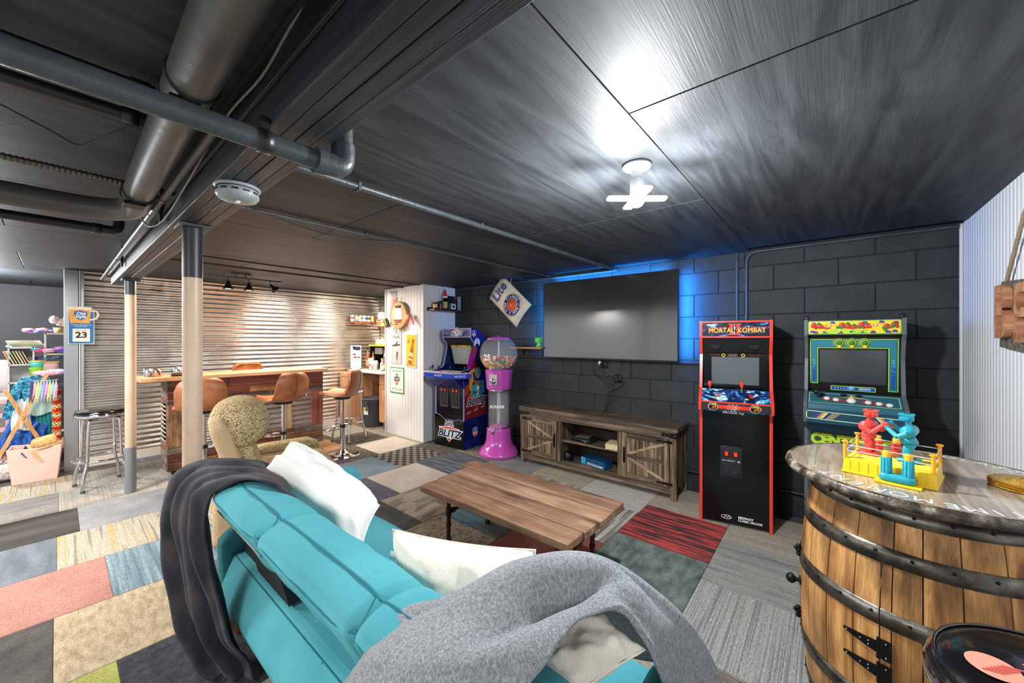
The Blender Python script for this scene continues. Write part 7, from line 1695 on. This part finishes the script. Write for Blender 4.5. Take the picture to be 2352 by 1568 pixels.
cloth('rainbow_bundle', 'bundle of pastel dress-up clothes on top of the costume rack', ['#e8c8d8', '#d8e88a', '#e0b0c8', '#e6dfe8', '#b48ad0', '#f0a8b0'], (-6.5, -.04, 1.02), (.12, .16, .05), 6, 11)
pom = thing('tassel_garland', 'pastel tassel garland hanging on the pine rack', 'garland', (-6.34, -.09, .98))
for k, c in enumerate(('#5a3f6a', '#f0b8d0', '#f2e08a', '#9adcd8', '#b8a0e0', '#e8b0e0', '#f2e08a', '#9adcd8', '#f0b8d0')):
    y = -.075 + .02 * k; b = B()
    for j in range(6):
        a = j * PI / 3; b.tube([(0, y, 0), (.01 * cos(a), y + .009 * sin(a), -.07), (.011 * cos(a), y + .010 * sin(a) - .01, -.15 - .02 * (j % 3) - (.0 if k % 2 else .03))], [.003, .005, .003], 5)
    b.obj('tassel', mat('tassel' + c, c, .7), pom)
B().tube([(0, -.09, .005), (0, 0, .0), (0, .1, .005)], .002, 5).obj('cord', WHITE, pom)
lei = thing('frill_garland', 'red orange and white frilly paper garland hanging beside the steel column', 'garland', (-6.46, .0, .30))
r_ = random.Random(9)
for k in range(30):
    z = .56 * k / 29; b = B(); c = ['#e8e0d0', '#f0a03a', '#e8452a', '#e02a22', '#f4b04a'][k % 5]
    for j in range(10):
        a = j * .628 + k; b.tube([(0, 0, z), (.026 * cos(a), .032 * sin(a), z + r_.uniform(-.008, .012))], [.005, .009], 5)
    b.obj('frill', mat('frill' + c, c, .7), lei)
# pink fabric bin with hat
pb = thing('fabric_bin', 'pale pink fabric storage bin on the floor left of the steel column', 'bin', (-6.15, -.125, 0))
PF = mat('pale_pink_fabric', '#e3b6aa', .8, bump=.2, bscale=120)
def binw(u, v):
    P = [(-.16, -.165), (.09, -.185), (.10, .15), (-.16, .165)]
    k = u * 4; i = int(k) % 4; f_ = k - int(k); p = Vector(P[i]).lerp(Vector(P[(i + 1) % 4]), f_); s_ = .82 + .18 * v
    return (p.x * s_ - .0 + .02 * (1 - v), p.y * s_, .002 + .345 * v - .012 * sin(f_ * PI) * v)
b = B(); b.grid(binw, 48, 10, closeu=True, smooth=False); b.obj('fabric_wall', PF, pb, solid=.008)
B().box(-.11, .08, -.14, .125, .002, .012).obj('bottom', PF, pb)
for y in (-.005,): B().tube([(.095, y, .34), (.088, y, .2), (.078, y, .01)], .003, 6).obj('seam', mat('pink_seam', '#c4948a', .8), pb)
t = thing('straw_hat', 'woven straw hat lying in the pink fabric bin', 'hat', (-6.14, -.07, .33)); STW = nmat('woven_straw', [(.35, '#b08a50'), (.6, '#d9b47c')], (50, 50, 50), rough=.9, bump=1, fine=.2, fscale=200, rand=False)
b = B(); b.T = Matrix.Rotation(.25, 4, 'X'); b.rbox((0, 0, .05), (.16, .17, .09), .035, 8); b.obj('crown', STW, t); b = B(); b.T = Matrix.Rotation(.25, 4, 'X'); b.lathe([(.06, .012), (.11, .006), (.112, .001), (.06, .006)], n=26); b.obj('brim', STW, t)
for k, (c, lb, y, z, rz) in enumerate((('#c0392b', 'red folder standing at the left of the pink bin', -.22, .30, .3), ('#27406f', 'navy folder behind the straw hat in the pink bin', -.18, .31, -.1), ('#d8b23a', 'yellow folded card sticking up in the pink bin', -.15, .33, .2))):
    t = thing('folder', lb, 'folder', (-6.18 + .03 * k, y + .04, z - .12), rz); t.rotation_euler = (.5, .2, rz)
    B().box(-.09, .09, -.004, .0, 0, .15).box(-.09, .09, .002, .006, 0, .155).obj('cover', mat('folder' + c, c, .5), t); B().box(-.088, .088, 0, .002, .002, .15).obj('pages', WHITE, t)
pc = thing('toy_crate', 'pale pink plastic crate with square holes at the left edge of the play corner', 'crate', (-6.85, -.47, .28))
PKC = mat('pink_crate', '#e6bcb8', .5)
for z in (0, .15, .30, .45): B().box(-.12, .12, -.16, .15, z, z + .05).obj('band', PKC, pc, bevel=.004)
for y in (-.155, -.09, -.02, .05, .12): B().box(.10, .12, y, y + .028, .05, .46).obj('upright', PKC, pc, bevel=.003)
B().box(-.12, .12, -.16, .15, -.27, 0).obj('lower_crate', PKC, pc, bevel=.006)
t = thing('play_kitchen', 'pale grey and yellow plastic play set behind the toy crate', 'toy', (-7.2, -.52, .80)); B().rbox((0, 0, .20), (.2, .5, .36), .04, 6).obj('body', mat('dull_toy_grey', '#a8a4a4', .5), t); B().rbox((.08, -.06, .24), (.06, .08, .14), .02, 5).obj('yellow_arch', mat('toy_amber', '#e8a51e', .3), t); B().box(-.1, .1, -.24, .24, -.80, .02).obj('stand', mat('dull_toy_grey', '#a8a4a4', .5), t)
t = thing('floor_cushion', 'shaggy off-white cushion on the floor at the left edge', 'cushion', (-6.42, -.42, 0)); B().rbox((0, 0, .08), (.36, .4, .16), .07, 8, lambda p, q: (q.x, q.y, q.z + .02 * noise.noise(q * 14) * (p[2] > 0))).obj('cover', nmat('shaggy_white', [(.35, '#a8a49c'), (.6, '#dad6cf')], (50, 50, 50), rough=1, bump=1, fine=.2), t); B().tube([(.17, -.18, .08), (.17, .18, .08)], .004, 6).obj('piping', WHITE, t)
